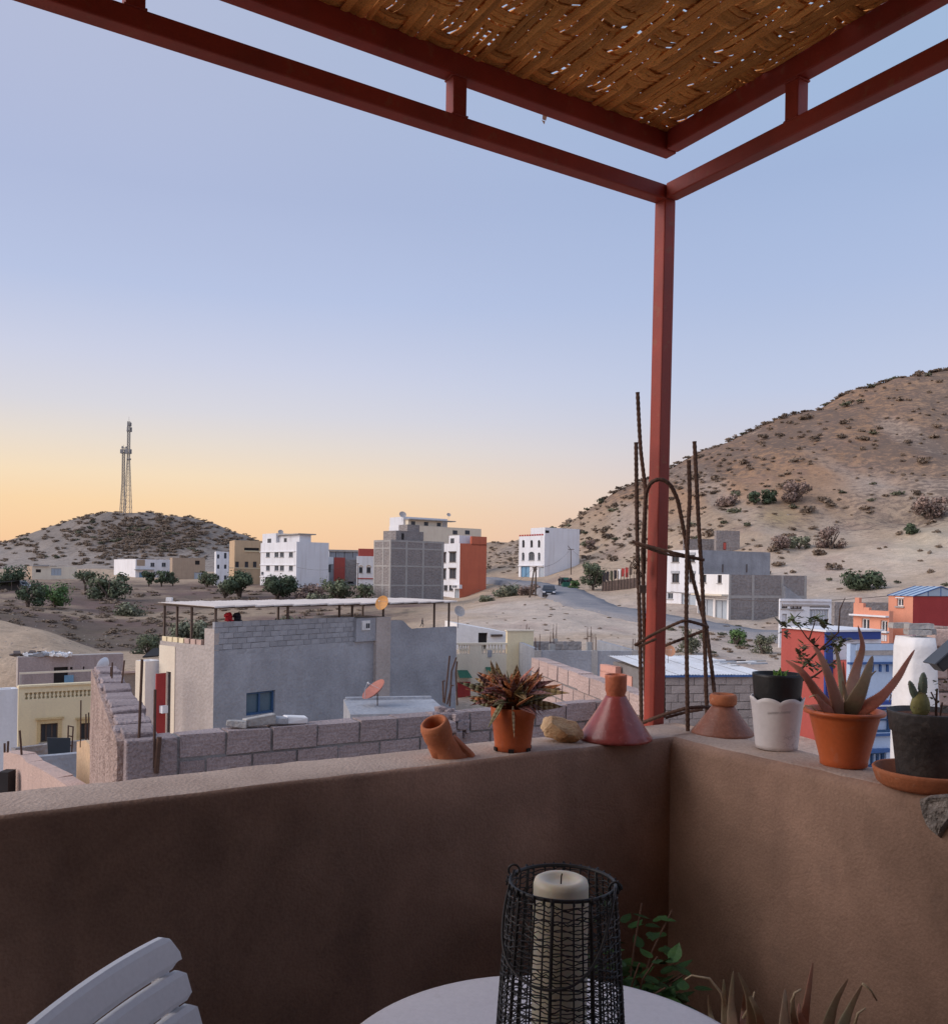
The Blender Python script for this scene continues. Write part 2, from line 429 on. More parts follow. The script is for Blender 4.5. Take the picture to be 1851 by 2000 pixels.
# soil colours (albedo) by place
SAND = np.array((0.46, 0.34, 0.24)); PALE = np.array((0.53, 0.43, 0.35)); RED = np.array((0.43, 0.235, 0.13))
PURP = np.array((0.175, 0.115, 0.10)); OLIVE = np.array((0.13, 0.115, 0.075)); OCHRE = np.array((0.55, 0.39, 0.22)); GREYS = np.array((0.40, 0.335, 0.285))
def sstep(a, b, x):
    t = min(1, max(0, (x - a) / (b - a))); return t * t * (3 - 2 * t)
def soil(px, d, z):
    py = HOR(px) + (EYE.z - z) * F_PX / d
    x = (px - CX) / F_PX * d
    n1 = fbm((x * 0.045, d * 0.045, 4.0), 4); n2 = fbm((x * .16, d * .11, 9.0), 3); n3 = fbm((x * .4, d * .25, 13.0), 3)
    c = SAND.copy()
    if px < 880 and d < 300:                       # dry scrubby fields on the left
        w = sstep(86, 98, d + 10 * n1) * (1 - sstep(215, 262, d + 30 * n1)) * (1 - sstep(800, 900, px))
        t = sstep(-0.24, 0.16, n1 + 0.6 * n2)
        f = PURP * t + (SAND * 0.74) * (1 - t)
        f = f * (1 - 0.45 * sstep(0.08, .3, n2)) + OLIVE * 0.45 * sstep(0.08, .3, n2)
        c = c * (1 - w) + f * w
        # brushy gully behind the sand bank
        g = sstep(76, 79, d) * (1 - sstep(96, 112, d)) * (1 - sstep(420, 520, px))
        gc = PURP * 0.85 * (0.5 + n2) + OLIVE * (0.5 - n2)
        c = c * (1 - g * .85) + gc * g * .85
    elif px < 880 and d >= 300:                    # mast hill: grey sand
        c = GREYS * 0.8 * (1 + .15 * n2)
    if px >= 800:
        w = sstep(800, 900, px)
        pale = sstep(-0.3, 0.2, n1) * (1 - sstep(105, 140, d))
        q = c * (1 - pale) + PALE * pale
        red = sstep(9, 24, z + 9 * n1) * (1 - 0.35 * sstep(1700, 1851, px)) * sstep(1080, 1250, px)
        q = q * (1 - red * .72) + RED * red * .72
        q = q * (1 - .35 * sstep(.05, .3, n2)) + PURP * 1.5 * .35 * sstep(.05, .3, n2)
        gl = sstep(.08, .42, mnoise.noise(Vector((x * .11, d * .022, 31)))) * sstep(2, 8, z) * .55; q = q * (1 - gl) + PALE * .95 * gl
        # ochre digging scar and pale slips
        e = math.exp(-(((px - 1520) / 42) ** 2 + ((py - 1010) / 17) ** 2)); q = q * (1 - e) + OCHRE * e
        e2 = math.exp(-(((px - 1700) / 60) ** 2 + ((py - 950) / 30) ** 2)) * .7; q = q * (1 - e2) + PALE * e2
        e3 = math.exp(-(((px - 1810) / 70) ** 2 + ((py - 1055 + (px - 1810) * .35) / 40) ** 2)) * .75; q = q * (1 - e3) + np.array((0.56, 0.46, 0.33)) * e3
        c = c * (1 - w) + q * w
    c = c * (1 + 0.22 * n3 + .1 * n2)
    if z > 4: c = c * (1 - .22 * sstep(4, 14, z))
    return c
def cover(px, d, z):
    """how much low dry brush grows here"""
    py = HOR(px) + (EYE.z - z) * F_PX / d; x = (px - CX) / F_PX * d
    n1 = fbm((x * .03, d * .03, 21.0), 3)
    if d > 290 and px < 620: return max(0.0, .25 + .75 * math.exp(-(((px - 285) / 130) ** 2 + ((py - 1050) / 40) ** 2)) + .5 * n1)
    if px > 1080 and z > 1.5: return max(0.0, .18 + .5 * sstep(6, 34, z) + .7 * n1)
    if px < 800 and 78 < d < 240: return max(0.0, .55 + 1.3 * n1)
    if px < 1080 and z > 3: return .55
    return max(0.0, .04 + .25 * n1)

tm = MB()
nI, nJ = len(PXC), len(DEP)
colr = []
for i in range(nI):
    for j in range(nJ):
        d = DEP[j]
        tm.v.append(((PXC[i] - CX) / F_PX * d, d, ZT[i, j]))
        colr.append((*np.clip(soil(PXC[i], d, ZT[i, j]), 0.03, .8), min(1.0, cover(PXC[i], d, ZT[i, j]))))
for i in range(nI - 1):
    for j in range(nJ - 1):
        a = i * nJ + j
        tm.f.append((a, a + nJ, a + nJ + 1, a + 1)); tm.mi.append(0)

gm = bpy.data.materials.new('dry_ground'); gm.use_nodes = True
n_, l_ = gm.node_tree.nodes, gm.node_tree.links
b_ = n_['Principled BSDF']; b_.inputs['Roughness'].default_value = 0.95; b_.inputs['Specular IOR Level'].default_value = 0.1
at = n_.new('ShaderNodeAttribute'); at.attribute_name = 'soil'
tco = n_.new('ShaderNodeTexCoord')
vals = []
for s_, lo, hi in ((0.9, .80, 1.18), (5.0, .78, 1.2)):
    q = n_.new('ShaderNodeTexNoise'); q.inputs['Scale'].default_value = s_; q.inputs['Detail'].default_value = 8; q.inputs['Roughness'].default_value = .7
    l_.new(tco.outputs['Object'], q.inputs['Vector'])
    m_ = n_.new('ShaderNodeMapRange'); m_.inputs['From Min'].default_value = .3; m_.inputs['From Max'].default_value = .7; m_.inputs['To Min'].default_value = lo; m_.inputs['To Max'].default_value = hi
    l_.new(q.outputs['Fac'], m_.inputs['Value']); vals.append((q, m_))
mm_ = n_.new('ShaderNodeMath'); mm_.operation = 'MULTIPLY'
l_.new(vals[0][1].outputs[0], mm_.inputs[0]); l_.new(vals[1][1].outputs[0], mm_.inputs[1])
sc2 = n_.new('ShaderNodeVectorMath'); sc2.operation = 'SCALE'
l_.new(at.outputs['Color'], sc2.inputs[0]); l_.new(mm_.outputs[0], sc2.inputs['Scale'])
# low brush too small to stand singly: a fine mottle of dry stems
bn = n_.new('ShaderNodeTexNoise'); bn.inputs['Scale'].default_value = .55; bn.inputs['Detail'].default_value = 6; bn.inputs['Roughness'].default_value = .75
l_.new(tco.outputs['Object'], bn.inputs['Vector'])
th_ = n_.new('ShaderNodeMath'); th_.operation = 'MULTIPLY_ADD'; th_.inputs[1].default_value = .34; l_.new(at.outputs['Alpha'], th_.inputs[0]); l_.new(bn.outputs['Fac'], th_.inputs[2])
mk_ = n_.new('ShaderNodeMapRange'); mk_.inputs['From Min'].default_value = .62; mk_.inputs['From Max'].default_value = .76; mk_.inputs['To Max'].default_value = .8
l_.new(th_.outputs[0], mk_.inputs['Value'])
mb_ = n_.new('ShaderNodeMix'); mb_.data_type = 'RGBA'; mb_.inputs['B'].default_value = (.145, .108, .088, 1)
l_.new(mk_.outputs[0], mb_.inputs['Factor']); l_.new(sc2.outputs[0], mb_.inputs['A'])
l_.new(mb_.outputs['Result'], b_.inputs['Base Color'])
bp_ = n_.new('ShaderNodeBump'); bp_.inputs['Strength'].default_value = .6; bp_.inputs['Distance'].default_value = .35
l_.new(vals[0][0].outputs['Fac'], bp_.inputs['Height']); l_.new(bp_.outputs['Normal'], b_.inputs['Normal'])

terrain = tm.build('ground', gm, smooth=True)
ca = terrain.data.color_attributes.new('soil', 'FLOAT_COLOR', 'POINT')
ca.data.foreach_set('color', np.array(colr, dtype=np.float32).ravel())
tag(terrain, 'sandy scrubland rising to the bare hills behind the village', kind='structure')
apron = ap.build('far_terrain', mat('far_soil', (0.36, 0.29, 0.24), scale=0.01, bscale=0.3, rough=.95), smooth=True)
tag(apron, 'flat dry land running to the horizon', kind='structure')

# ---------------------------------------------------------------- asphalt road winding round the hill foot
asph = mat('asphalt', (0.20, 0.195, 0.21), (0.28, 0.265, 0.265), scale=0.35, bscale=8, bump=.2, rough=.9, spots=.6, spot_col=(.40, .34, .29))
road_c = [(1990, 52), (1890, 55), (1800, 59), (1720, 63.5), (1640, 68), (1560, 73), (1480, 77.5), (1400, 81.5), (1320, 85.5), (1255, 90), (1200, 97), (1150, 107), (1110, 119), (1082, 133), (1058, 150), (1030, 160), (1000, 167), (968, 172), (940, 180)]
cl = []
for a_, b2 in zip(road_c[:-1], road_c[1:]):
    for t in np.linspace(0, 1, 9)[:-1]:
        cl.append(Vector(((a_[0] + (b2[0] - a_[0]) * t - CX) / F_PX * (a_[1] + (b2[1] - a_[1]) * t), a_[1] + (b2[1] - a_[1]) * t, 0)))
for _ in range(30):
    cl = [cl[0]] + [(cl[k - 1] + cl[k] * 2 + cl[k + 1]) / 4 for k in range(1, len(cl) - 1)] + [cl[-1]]
rd = MB(); prev = None
ROADW = 2.9
for k, p in enumerate(cl):
    t = (cl[min(k + 1, len(cl) - 1)] - cl[max(k - 1, 0)]).normalized(); nrm = Vector((-t.y, t.x, 0))
    row = []
    hc = max(H(*(p + nrm * s).xy) for s in (-ROADW, -1.5, 0, 1.5, ROADW)) + .12
    for s in (-ROADW - .5, -ROADW, -ROADW * .5, 0, ROADW * .5, ROADW, ROADW + .5):
        q = p + nrm * (s * (1 + .06 * math.sin(k * 1.7 + s)))
        row.append(Vector((q.x, q.y, hc + (.04 if abs(s) < 1 else 0) - (.9 if abs(s) > ROADW + .1 else 0))))
    if prev:
        for u in range(6):
            rd.quad(prev[u], prev[u + 1], row[u + 1], row[u])
    prev = row
road = rd.build('road', asph, smooth=True, weld=True)
tag(road, 'narrow grey asphalt road winding round the foot of the hill', kind='structure')

# ================================================================ our terrace
UA = Vector((0.849, 0.528, 0)).normalized()            # along the left parapet, towards the corner
NA = Vector((-UA.y, UA.x, 0))                          # outwards through the left parapet
UB = -NA                                               # along the right parapet, from the corner towards us
NB = UA.copy()                                         # outwards through the right parapet
ZP = 1.0                                               # parapet top
CIN = Pz(1310, 1441, ZP)                               # inner corner
TH = 0.21
def TA(s, n=0.0, z=ZP):                                # s metres back from the corner along A, n outwards
    return Vector((CIN.x, CIN.y, 0)) - UA * s + NA * n + Vector((0, 0, z))
def TB(s, n=0.0, z=ZP):
    return Vector((CIN.x, CIN.y, 0)) + UB * s + NB * n + Vector((0, 0, z))

capm = mat('pale_top', (0.55, 0.43, 0.355), (0.41, 0.31, 0.255), scale=5, amount=.55, bump=.3, bscale=110, rough=.95, fine=.12, spots=.4, spot_col=(.34, .25, .21))  # paler tone on the parapets' top faces
plaster = mat('earth_plaster', (0.42, 0.272, 0.198), (0.32, 0.196, 0.143), scale=2.0, amount=.35, bump=.22, bscale=140, rough=.93, fine=.10, streak=.3, streak_col=(.17, .11, .09), spots=.22, spot_col=(.22, .15, .12))
# broad damp stains, hairline cracks and trowel waves on the old render
pn, pl_ = plaster.node_tree.nodes, plaster.node_tree.links
pb_ = pn['Principled BSDF']; csrc = pb_.inputs['Base Color'].links[0].from_socket; nsrc = pb_.inputs['Normal'].links[0].from_socket
ptc = pn.new('ShaderNodeTexCoord')
def pnoise(sc, det, dist=0.0):
    q = pn.new('ShaderNodeTexNoise'); q.inputs['Scale'].default_value = sc; q.inputs['Detail'].default_value = det; q.inputs['Distortion'].default_value = dist; pl_.new(ptc.outputs['Object'], q.inputs['Vector']); return q
def pmap(sock, a, b, c, d):
    q = pn.new('ShaderNodeMapRange'); q.inputs['From Min'].default_value = a; q.inputs['From Max'].default_value = b; q.inputs['To Min'].default_value = c; q.inputs['To Max'].default_value = d; pl_.new(sock, q.inputs['Value']); return q.outputs[0]
st1 = pmap(pnoise(1.5, 6, .8).outputs['Fac'], .33, .68, .52, 1.22)
st2 = pmap(pnoise(5.5, 6, .3).outputs['Fac'], .3, .7, .86, 1.10)
vor = pn.new('ShaderNodeTexVoronoi'); vor.feature = 'DISTANCE_TO_EDGE'; vor.inputs['Scale'].default_value = 2.1
wob_ = pn.new('ShaderNodeMixRGB'); wob_.inputs[0].default_value = .22; pl_.new(ptc.outputs['Object'], wob_.inputs[1]); pl_.new(pnoise(6, 5).outputs['Color'], wob_.inputs[2]); pl_.new(wob_.outputs[0], vor.inputs['Vector'])
crk = pmap(vor.outputs['Distance'], .0, .004, .86, 1.0)
gate = pmap(pnoise(1.7, 2).outputs['Fac'], .5, .58, 0, 1)
mg = pn.new('ShaderNodeMix'); mg.inputs['A'].default_value = 1.0; pl_.new(gate, mg.inputs['Factor']); pl_.new(crk, mg.inputs['B'])
ml1 = pn.new('ShaderNodeMath'); ml1.operation = 'MULTIPLY'; pl_.new(st1, ml1.inputs[0]); pl_.new(st2, ml1.inputs[1])
ml2 = pn.new('ShaderNodeMath'); ml2.operation = 'MULTIPLY'; pl_.new(ml1.outputs[0], ml2.inputs[0]); pl_.new(mg.outputs[0], ml2.inputs[1])
scv = pn.new('ShaderNodeVectorMath'); scv.operation = 'SCALE'; pl_.new(csrc, scv.inputs[0]); pl_.new(ml2.outputs[0], scv.inputs['Scale']); pl_.new(scv.outputs[0], pb_.inputs['Base Color'])
bp2 = pn.new('ShaderNodeBump'); bp2.inputs['Strength'].default_value = .35; bp2.inputs['Distance'].default_value = .012; pl_.new(pnoise(9, 4, 1.2).outputs['Fac'], bp2.inputs['Height']); pl_.new(nsrc, bp2.inputs['Normal']); pl_.new(bp2.outputs[0], pb_.inputs['Normal'])
def sweep_wall(name, pts_fn, length, th, z0, z1, material, seg=.05, zseg=10, amp=.006, rad=.035):
    """a plastered parapet with rounded uneven edges; pts_fn(s, n, z) -> world"""
    prof = [(0, z0)]
    for k in range(1, zseg + 1):
        prof.append((0, z0 + (z1 - rad - z0) * k / zseg))
    for k in range(1, 5):
        a = k / 4 * math.pi / 2; prof.append((rad * (1 - math.cos(a)), z1 - rad + rad * math.sin(a)))
    for k in range(1, 5):
        prof.append((rad + (th - 2 * rad) * k / 4, z1))
    for k in range(1, 5):
        a = k / 4 * math.pi / 2; prof.append((th - rad + rad * math.sin(a), z1 - rad + rad * math.cos(a)))
    prof.append((th, z0))
    m = MB(); ns = max(2, int(length / seg)); np_ = len(prof)
    for i in range(ns + 1):
        s = length * i / ns
        for n, z in prof:
            q = pts_fn(s, n, z)
            w = amp * (fbm(q * 3.1, 3) * 1.6 + .5 * mnoise.noise(q * 14))
            edge = 1.0 if abs(z - z1) < .06 else .6
            chip = max(0.0, mnoise.noise(q * 11) - .28) * .05 * max(0.0, 1 - abs(z - z1) / .05) * max(0.0, 1 - n / .05)
            m.v.append(tuple(pts_fn(s, n - w * (1 if n < th / 2 else -1) * edge, z + w * edge * (1 if z > z1 - .1 else 0)) + (pts_fn(0, 1, 0) - pts_fn(0, 0, 0)) * chip - Vector((0, 0, chip * .9))))
    for i in range(ns):
        for k in range(np_ - 1):
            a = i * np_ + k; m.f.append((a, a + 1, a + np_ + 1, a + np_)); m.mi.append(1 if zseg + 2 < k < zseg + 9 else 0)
    m.f.append(tuple(range(np_))); m.mi.append(0)
    m.f.append(tuple(ns * np_ + k for k in range(np_))[::-1]); m.mi.append(0)
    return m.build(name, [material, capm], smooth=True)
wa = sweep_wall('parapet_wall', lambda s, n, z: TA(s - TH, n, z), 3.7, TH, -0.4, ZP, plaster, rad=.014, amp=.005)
tag(wa, 'long low brown plaster parapet wall running along the left of the terrace', 'wall')
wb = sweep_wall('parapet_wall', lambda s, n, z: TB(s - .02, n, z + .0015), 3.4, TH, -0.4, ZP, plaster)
tag(wb, 'short brown plaster parapet wall on the right with the big plant pots', 'wall')
# storey below the terrace and the house behind it
m = MB()
o = TA(-TH + .03, TH - .03, -6.8)
m.obox(TA(3.6, TH - .03, -6.8), UA, UB, (0, 0, 1), 3.6 + TH - .03, 6.4, 6.75)
tag(m.build('terrace_floor', mat('terrace_tile', (0.34, 0.25, 0.19), scale=6, bscale=40)), 'tiled terrace floor', kind='structure')
# room wall behind the photographer (the terrace belongs to a house)
hb = MB()
hb.obox(TA(3.6, TH - 3.75, -.04), UA, UB, (0, 0, 1), 3.6 + TH - .03, .25, 3.3)
hb.obox(TA(3.62, TH - .4, -.04), -UA, UB, (0, 0, 1), .25, 3.35, 3.3)  # left end wall: unseen, added to block the sun and darken the terrace
tag(hb.build('house_and_shade_wall', mat('room_plaster', (0.33, 0.25, 0.2), scale=2, bscale=50)), 'plaster wall of the house behind the terrace, with an added shading end wall', 'wall')

# broken plaster at the foot of the saucer
bw = MB()
cpt = [(1795, 1562), (1803, 1590), (1812, 1612), (1824, 1625), (1838, 1640), (1848, 1622), (1862, 1600), (1880, 1565), (1868, 1550), (1815, 1552)]
cen = Pplane(1835, 1585, TB(0), NB)
ring = [Pplane(x, y, TB(0), NB) for x, y in cpt]
K = 6
vs = []
for k in range(K + 1):
    for q in ring:
        p = q.lerp(cen, k / K)
        dn = .006 + (.014 * (k > 0)) * (.6 + .8 * mnoise.noise(p * 40)) 
        vs.append(p - NB * (dn if k else -.004) + Vector((0, 0, .004 * mnoise.noise(p * 55))))
nr = len(ring); fs = []
for k in range(K):
    for i in range(nr):
        a, b = k * nr + i, k * nr + (i + 1) % nr
        fs.append((a, b, b + nr, a + nr))
bw.raw(vs, fs)
bk = bw.build('broken_plaster', mat('rubble_mortar', (0.34, 0.30, 0.27), (0.16, 0.14, 0.125), scale=35, bscale=120, bump=.8, amount=.85, spots=.7, spot_col=(.08, .07, .06)), parent=wb)
bk['label'] = 'rough broken patch of grey mortar at the wall top'

# ---------------------------------------------------------------- red steel pergola
redsteel = mat('red_oxide_paint', (0.41, 0.054, 0.030), (0.25, 0.036, 0.024), scale=4, bump=.08, bscale=220, rough=.52, spec=.4, fine=.08, streak=.25, streak_col=(.17, .05, .03), spots=.35, spot_col=(.30, .12, .06))
PCB = Pz(1276, 1412, ZP)                               # post foot
S5 = .05
perg = thing('pergola', 'red painted steel pergola frame standing on the parapet corner', 'pergola', (PCB.x, PCB.y, ZP))
def world_child(mb, name, material, parent, **kw):
    """geometry in world coordinates, parented to an unrotated thing"""
    off = Vector(parent.location)
    if parent.parent: off = off + Vector(parent.parent.location)
    mb.v = [tuple(Vector(p) - off) for p in mb.v]
    return mb.build(name, material, parent, **kw)
top_d = PCB.y
PTOP = P(1299, 396, top_d)                              # the post leans a touch
def prism(mb, a, b, ex, ey, sx, sy):
    """square tube between two centres"""
    ex, ey = Vector(ex) * sx / 2, Vector(ey) * sy / 2
    mb.hexa([a - ex - ey, a + ex - ey, a + ex + ey, a - ex + ey, b - ex - ey, b + ex - ey, b + ex + ey, b - ex + ey])
m = MB(); prism(m, Vector((PCB.x, PCB.y, ZP - .02)), PTOP + Vector((0, 0, .004)), UA, UB, S5, S5)
world_child(m, 'post', redsteel, perg, bevel=.004)
ZL = PTOP.z                                            # underside of the lower rail
ZU = P(1311, 302, top_d).z                             # underside of the upper rail
PC = Vector((PTOP.x, PTOP.y, 0))
def rail(name, a, b, z, h, w=S5, mt=redsteel):
    m = MB(); t = (b - a).normalized(); sd_ = Vector((-t.y, t.x, 0))
    q = [a - sd_ * w / 2, b - sd_ * w / 2, b + sd_ * w / 2, a + sd_ * w / 2]
    m.hexa([v + Vector((0, 0, z)) for v in q] + [v + Vector((0, 0, z + h)) for v in q])
    return world_child(m, name, mt, perg, bevel=.004)
LA, LB = 3.6, 3.3
rail('lower_rail', PC + UA * S5 / 2, PC - UA * LA, ZL, .05)
rail('lower_rail', PC + UB * (S5 / 2 + .003), PC + UB * LB, ZL + .002, .05)
rail('upper_rail', PC + UA * S5 / 2, PC - UA * LA, ZU, .065)
rail('upper_rail', PC + UB * (S5 / 2 + .003), PC + UB * LB, ZU + .002, .065)
def stub(px, py, side):
    pl_n = NA if side == 'A' else NB
    c = Pplane(px, py, PC, pl_n); c = Vector((c.x, c.y, 0))
    m = MB(); prism(m, c + Vector((0, 0, ZL + .045)), c + Vector((0, 0, ZU + .01)), UA, UB, S5 - .004, S5 - .004)
    world_child(m, 'spacer', redsteel, perg, bevel=.003)
    for zz2 in (ZL + .051, ZU - .001):
        m = MB(); h2 = S5 / 2; pts = []
        for k in range(32):
            t = k / 8; i = int(t) % 4; f = t - int(t); a_ = [(-1, -1), (1, -1), (1, 1), (-1, 1)]
            q = (UA * (a_[i][0] + (a_[(i + 1) % 4][0] - a_[i][0]) * f) + UB * (a_[i][1] + (a_[(i + 1) % 4][1] - a_[i][1]) * f)) * (h2 - .001)
            pts.append(c + q + Vector((0, 0, zz2 + .001 * math.sin(k * 2.1))))
        m.tube(pts, [.0028 + .0012 * abs(math.sin(k * 1.3)) for k in range(32)], 6, closed=True); world_child(m, 'weld_bead', redsteel, perg, smooth=True)
    return c
sA = stub(891, 180, 'A'); stub(262, -40, 'A'); sB = stub(1555, 205, 'B'); stub(2050, 40, 'B')
# back posts, out of the frame
for q in (PC - UA * LA, PC + UB * LB, PC - UA * LA + UB * LB):
    m = MB(); prism(m, Vector((q.x, q.y, (ZP if q is not None and (q - PC - UB * LB - -UA * LA).length > .1 else 0) - .02)), Vector((q.x, q.y, ZU + .01)), UA, UB, S5, S5)
    world_child(m, 'post', redsteel, perg, bevel=.004)
rail('upper_rail', PC - UA * LA + UB * LB, PC + UB * LB, ZU + .004, .06)
rail('upper_rail', PC - UA * LA, PC - UA * LA + UB * LB, ZU + .004, .06)

# ---------------------------------------------------------------- woven reed mat on the pergola
reedm = mat('split_reed', (0.78, 0.37, 0.105), (0.56, 0.23, 0.06), scale=9, bump=.35, bscale=260, rough=.75, fine=.25, rnd=.32, spots=.4, spot_col=(.10, .05, .025))
matt = thing('reed_mat', 'brown woven split-reed shade mat laid over the red pergola', 'reed mat', (PC.x, PC.y, ZU + .07))
BW = .086
def mat_pt(s, t, z):
    return -UA * s + UB * t + Vector((0, 0, z))
def over(i, j):
    """is the B-running band i on the underside at A-running band j (twill: three under, one over)"""
    return ((i * 2 + j) % 4) not in (0,)
def strip(dirn, pos, w, L, idx, sub, start):
    rng = random.Random(idx * 31 + sub * 7 + (5 if dirn == 'B' else 0))
    vs, fs = [], []
    nseg = int(L / (BW / 3))
    drift = rng.uniform(-.004, .004); ph = rng.uniform(0, 6)
    tiltz = rng.uniform(-.1, .1)
    for k in range(nseg + 1):
        u = start + L * k / nseg
        cell = int(math.floor(u / BW)); fr = u / BW - cell
        def hgt(c):
            o_ = over(idx, c) if dirn == 'B' else not over(c, idx)
            return -.009 if o_ else .009
        # ease between neighbouring cells
        h0 = hgt(cell)
        if fr < .35: h = h0 + (hgt(cell - 1) - h0) * (.5 - fr / .7)
        elif fr > .65: h = h0 + (hgt(cell + 1) - h0) * ((fr - .65) / .7)
        else: h = h0
        h *= 1.0 + .25 * math.sin(u * 7 + ph)
        off = pos + drift * math.sin(u * 2.3 + ph) + .003 * math.sin(u * 9 + ph * 2)
        ww = w * (1 + .12 * math.sin(u * 5 + ph))
        for e, dz in ((-.5, .0018), (0, -.0012), (.5, .0018)):
            a = off + e * ww
            z = h + dz + tiltz * e * ww
            vs.append(mat_pt(a, u, z) if dirn == 'B' else mat_pt(u, a, z))
    n = len(vs)
    vs += [v + Vector((0, 0, .0035)) for v in vs]
    for k in range(nseg):
        for e in range(2):
            a = k * 3 + e
            fs.append((a, a + 3, a + 4, a + 1)); fs.append((n + a, n + a + 1, n + a + 4, n + a + 3))
        a = k * 3
        fs.append((a, n + a, n + a + 3, a + 3)); fs.append((a + 2, a + 5, n + a + 5, n + a + 2))
    return vs, fs
rest = MB()
rr_ = random.Random(3)
NSUB = 4
for dirn, count, vis, L in (('B', 40, 18, 3.25), ('A', 37, 12, 3.5)):
    for i in range(count):
        w0 = BW * i + .0
        sub_w = BW / NSUB
        k0 = 0
        for sub in range(NSUB if i < vis else 1):
            near = i < 2 or (dirn == 'A' and i < 4)
            st = rr_.uniform(-.035, .015) if i < vis else 0
            if i < vis:
                w = sub_w * rr_.uniform(.76, 1.08)
                if rr_.random() < .10: w *= .72
                pos = w0 + (sub + .5) * sub_w + rr_.uniform(-.0015, .0015)
            else:
                w, pos = BW * .97, w0 + BW / 2
            vis_L = (2.0 if dirn == 'B' else 2.2) if i < vis else L
            vs, fs = strip(dirn, pos, w, L, i, sub, st)
            if i < vis:
                mm2 = MB(); mm2.raw(vs, fs); mm2.build('reed', reedm, matt)
            else:
                rest.raw(vs, fs)
tag(rest.build('reed_weave', reedm, matt), kind='stuff')
# a dry leaf hanging from the rail
m = MB()
p0 = P(1066, 213, sA.y + .25)
pts = [p0, P(1064, 224, p0.y), P(1061, 235, p0.y), P(1061, 243, p0.y)]
wd_ = [.004, .009, .007, .001]
for k in range(3):
    m.quad(pts[k] + UA * -wd_[k], pts[k] + UA * wd_[k], pts[k + 1] + UA * wd_[k + 1] + UB * .004, pts[k + 1] - UA * wd_[k + 1] + UB * .004)
m.tube([P(1068, 200, p0.y), p0], .0012, 5)
lf = m.build('dry_leaf', mat('dry_leaf', (.55, .43, .28), rough=.7, bscale=300), smooth=True)
tag(lf, 'small pale dry leaf dangling from the upper rail of the pergola', 'leaf')

# ================================================================ houses
def rect_cells(u0, u1, v0, v1, holes):
    us = sorted({u0, u1, *[min(max(h[k], u0), u1) for h in holes for k in (0, 1)]})
    vs = sorted({v0, v1, *[min(max(h[k], v0), v1) for h in holes for k in (2, 3)]})
    for a, b in zip(us[:-1], us[1:]):
        for c, d in zip(vs[:-1], vs[1:]):
            if b - a < 1e-5 or d - c < 1e-5: continue
            mu, mv = (a + b) / 2, (c + d) / 2
            if any(h[0] < mu < h[1] and h[2] < mv < h[3] for h in holes): continue
            yield a, b, c, d

GLASS = mat('window_glass', (0.045, 0.05, 0.06), (0.07, 0.075, 0.085), rough=.45, spec=.25, bump=0, fine=0, scale=.8)
BLUEGLASS = mat('blue_window', (0.05, 0.10, 0.15), (0.09, 0.15, 0.19), rough=.25, spec=.5, bump=0, scale=.8)
DARKIN = mat('dark_interior', (0.035, 0.03, 0.03), rough=.9, bump=0)
WFRAME = mat('window_frame_grey', (0.42, 0.43, 0.45), rough=.5, bump=0)
WFRAME_W = mat('window_frame_white', (0.78, 0.77, 0.75), rough=.5, bump=0)
WFRAME_B = mat('window_frame_blue', (0.05, 0.11, 0.22), rough=.5, bump=0)
WHITE = mat('white_paint_wall', (0.76, 0.755, 0.77), (0.69, 0.68, 0.695), scale=.35, bscale=6, bump=.08, streak=.45, streak_col=(.5, .46, .43), fine=.04)
WHITE2 = mat('white_limewash', (0.80, 0.775, 0.755), (0.72, 0.685, 0.66), scale=.8, bscale=9, bump=.1, streak=.25, streak_col=(.52, .46, .42), fine=.04)
CREAM = mat('cream_plaster', (0.78, 0.66, 0.43), (0.71, 0.59, 0.39), scale=.7, bscale=12, bump=.1, streak=.2, streak_col=(.5, .42, .32), fine=.04)
CREAMP = mat('pale_cream_plaster', (0.74, 0.66, 0.52), (0.66, 0.56, 0.44), scale=.6, bscale=12, bump=.1, streak=.25, streak_col=(.5, .42, .34), fine=.04)
TAN = mat('tan_plaster', (0.56, 0.40, 0.25), (0.50, 0.35, 0.22), scale=.5, bscale=8, bump=.1, streak=.2, fine=.04)
TANB = mat('tan_block', (0.42, 0.32, 0.235), (0.36, 0.27, 0.20), scale=.8, bscale=6, bump=.2, streak=.25)
ORANGE = mat('orange_red_paint', (0.56, 0.155, 0.085), (0.49, 0.13, 0.075), scale=.5, bscale=8, bump=.08, streak=.2, fine=.04)
PEACH = mat('peach_paint', (0.70, 0.31, 0.20), (0.62, 0.265, 0.175), scale=.7, bscale=10, bump=.08, streak=.25, streak_col=(.45, .2, .14), fine=.04)
DARKRED = mat('dark_red_paint', (0.40, 0.055, 0.05), (0.34, 0.045, 0.042), scale=.8, bscale=10, bump=.08, fine=.04, streak=.15)
REDW = mat('red_wall_paint', (0.44, 0.095, 0.075), (0.38, 0.08, 0.066), scale=.8, bscale=10, bump=.08, fine=.04, streak=.15)
PINK = mat('pink_plaster', (0.66, 0.35, 0.27), (0.56, 0.29, 0.23), scale=1.2, bscale=14, bump=.1, fine=.05, streak=.25)
BLUEW = mat('pale_blue_paint', (0.50, 0.59, 0.72), (0.44, 0.53, 0.67), scale=.9, bscale=12, bump=.08, fine=.04, streak=.2, streak_col=(.4, .42, .47))
COBALT = mat('cobalt_paint', (0.035, 0.065, 0.27), (0.04, 0.07, 0.22), scale=2, bscale=30, bump=.05, rough=.55)
BLUET = mat('blue_trim', (0.05, 0.12, 0.30), (0.05, 0.10, 0.24), scale=2, bscale=30, bump=.05, rough=.55)
CEMENT = mat('cement_render', (0.38, 0.385, 0.41), (0.25, 0.25, 0.265), scale=.55, amount=.6, bscale=9, bump=.25, streak=.35, streak_col=(.24, .225, .22), fine=.08)
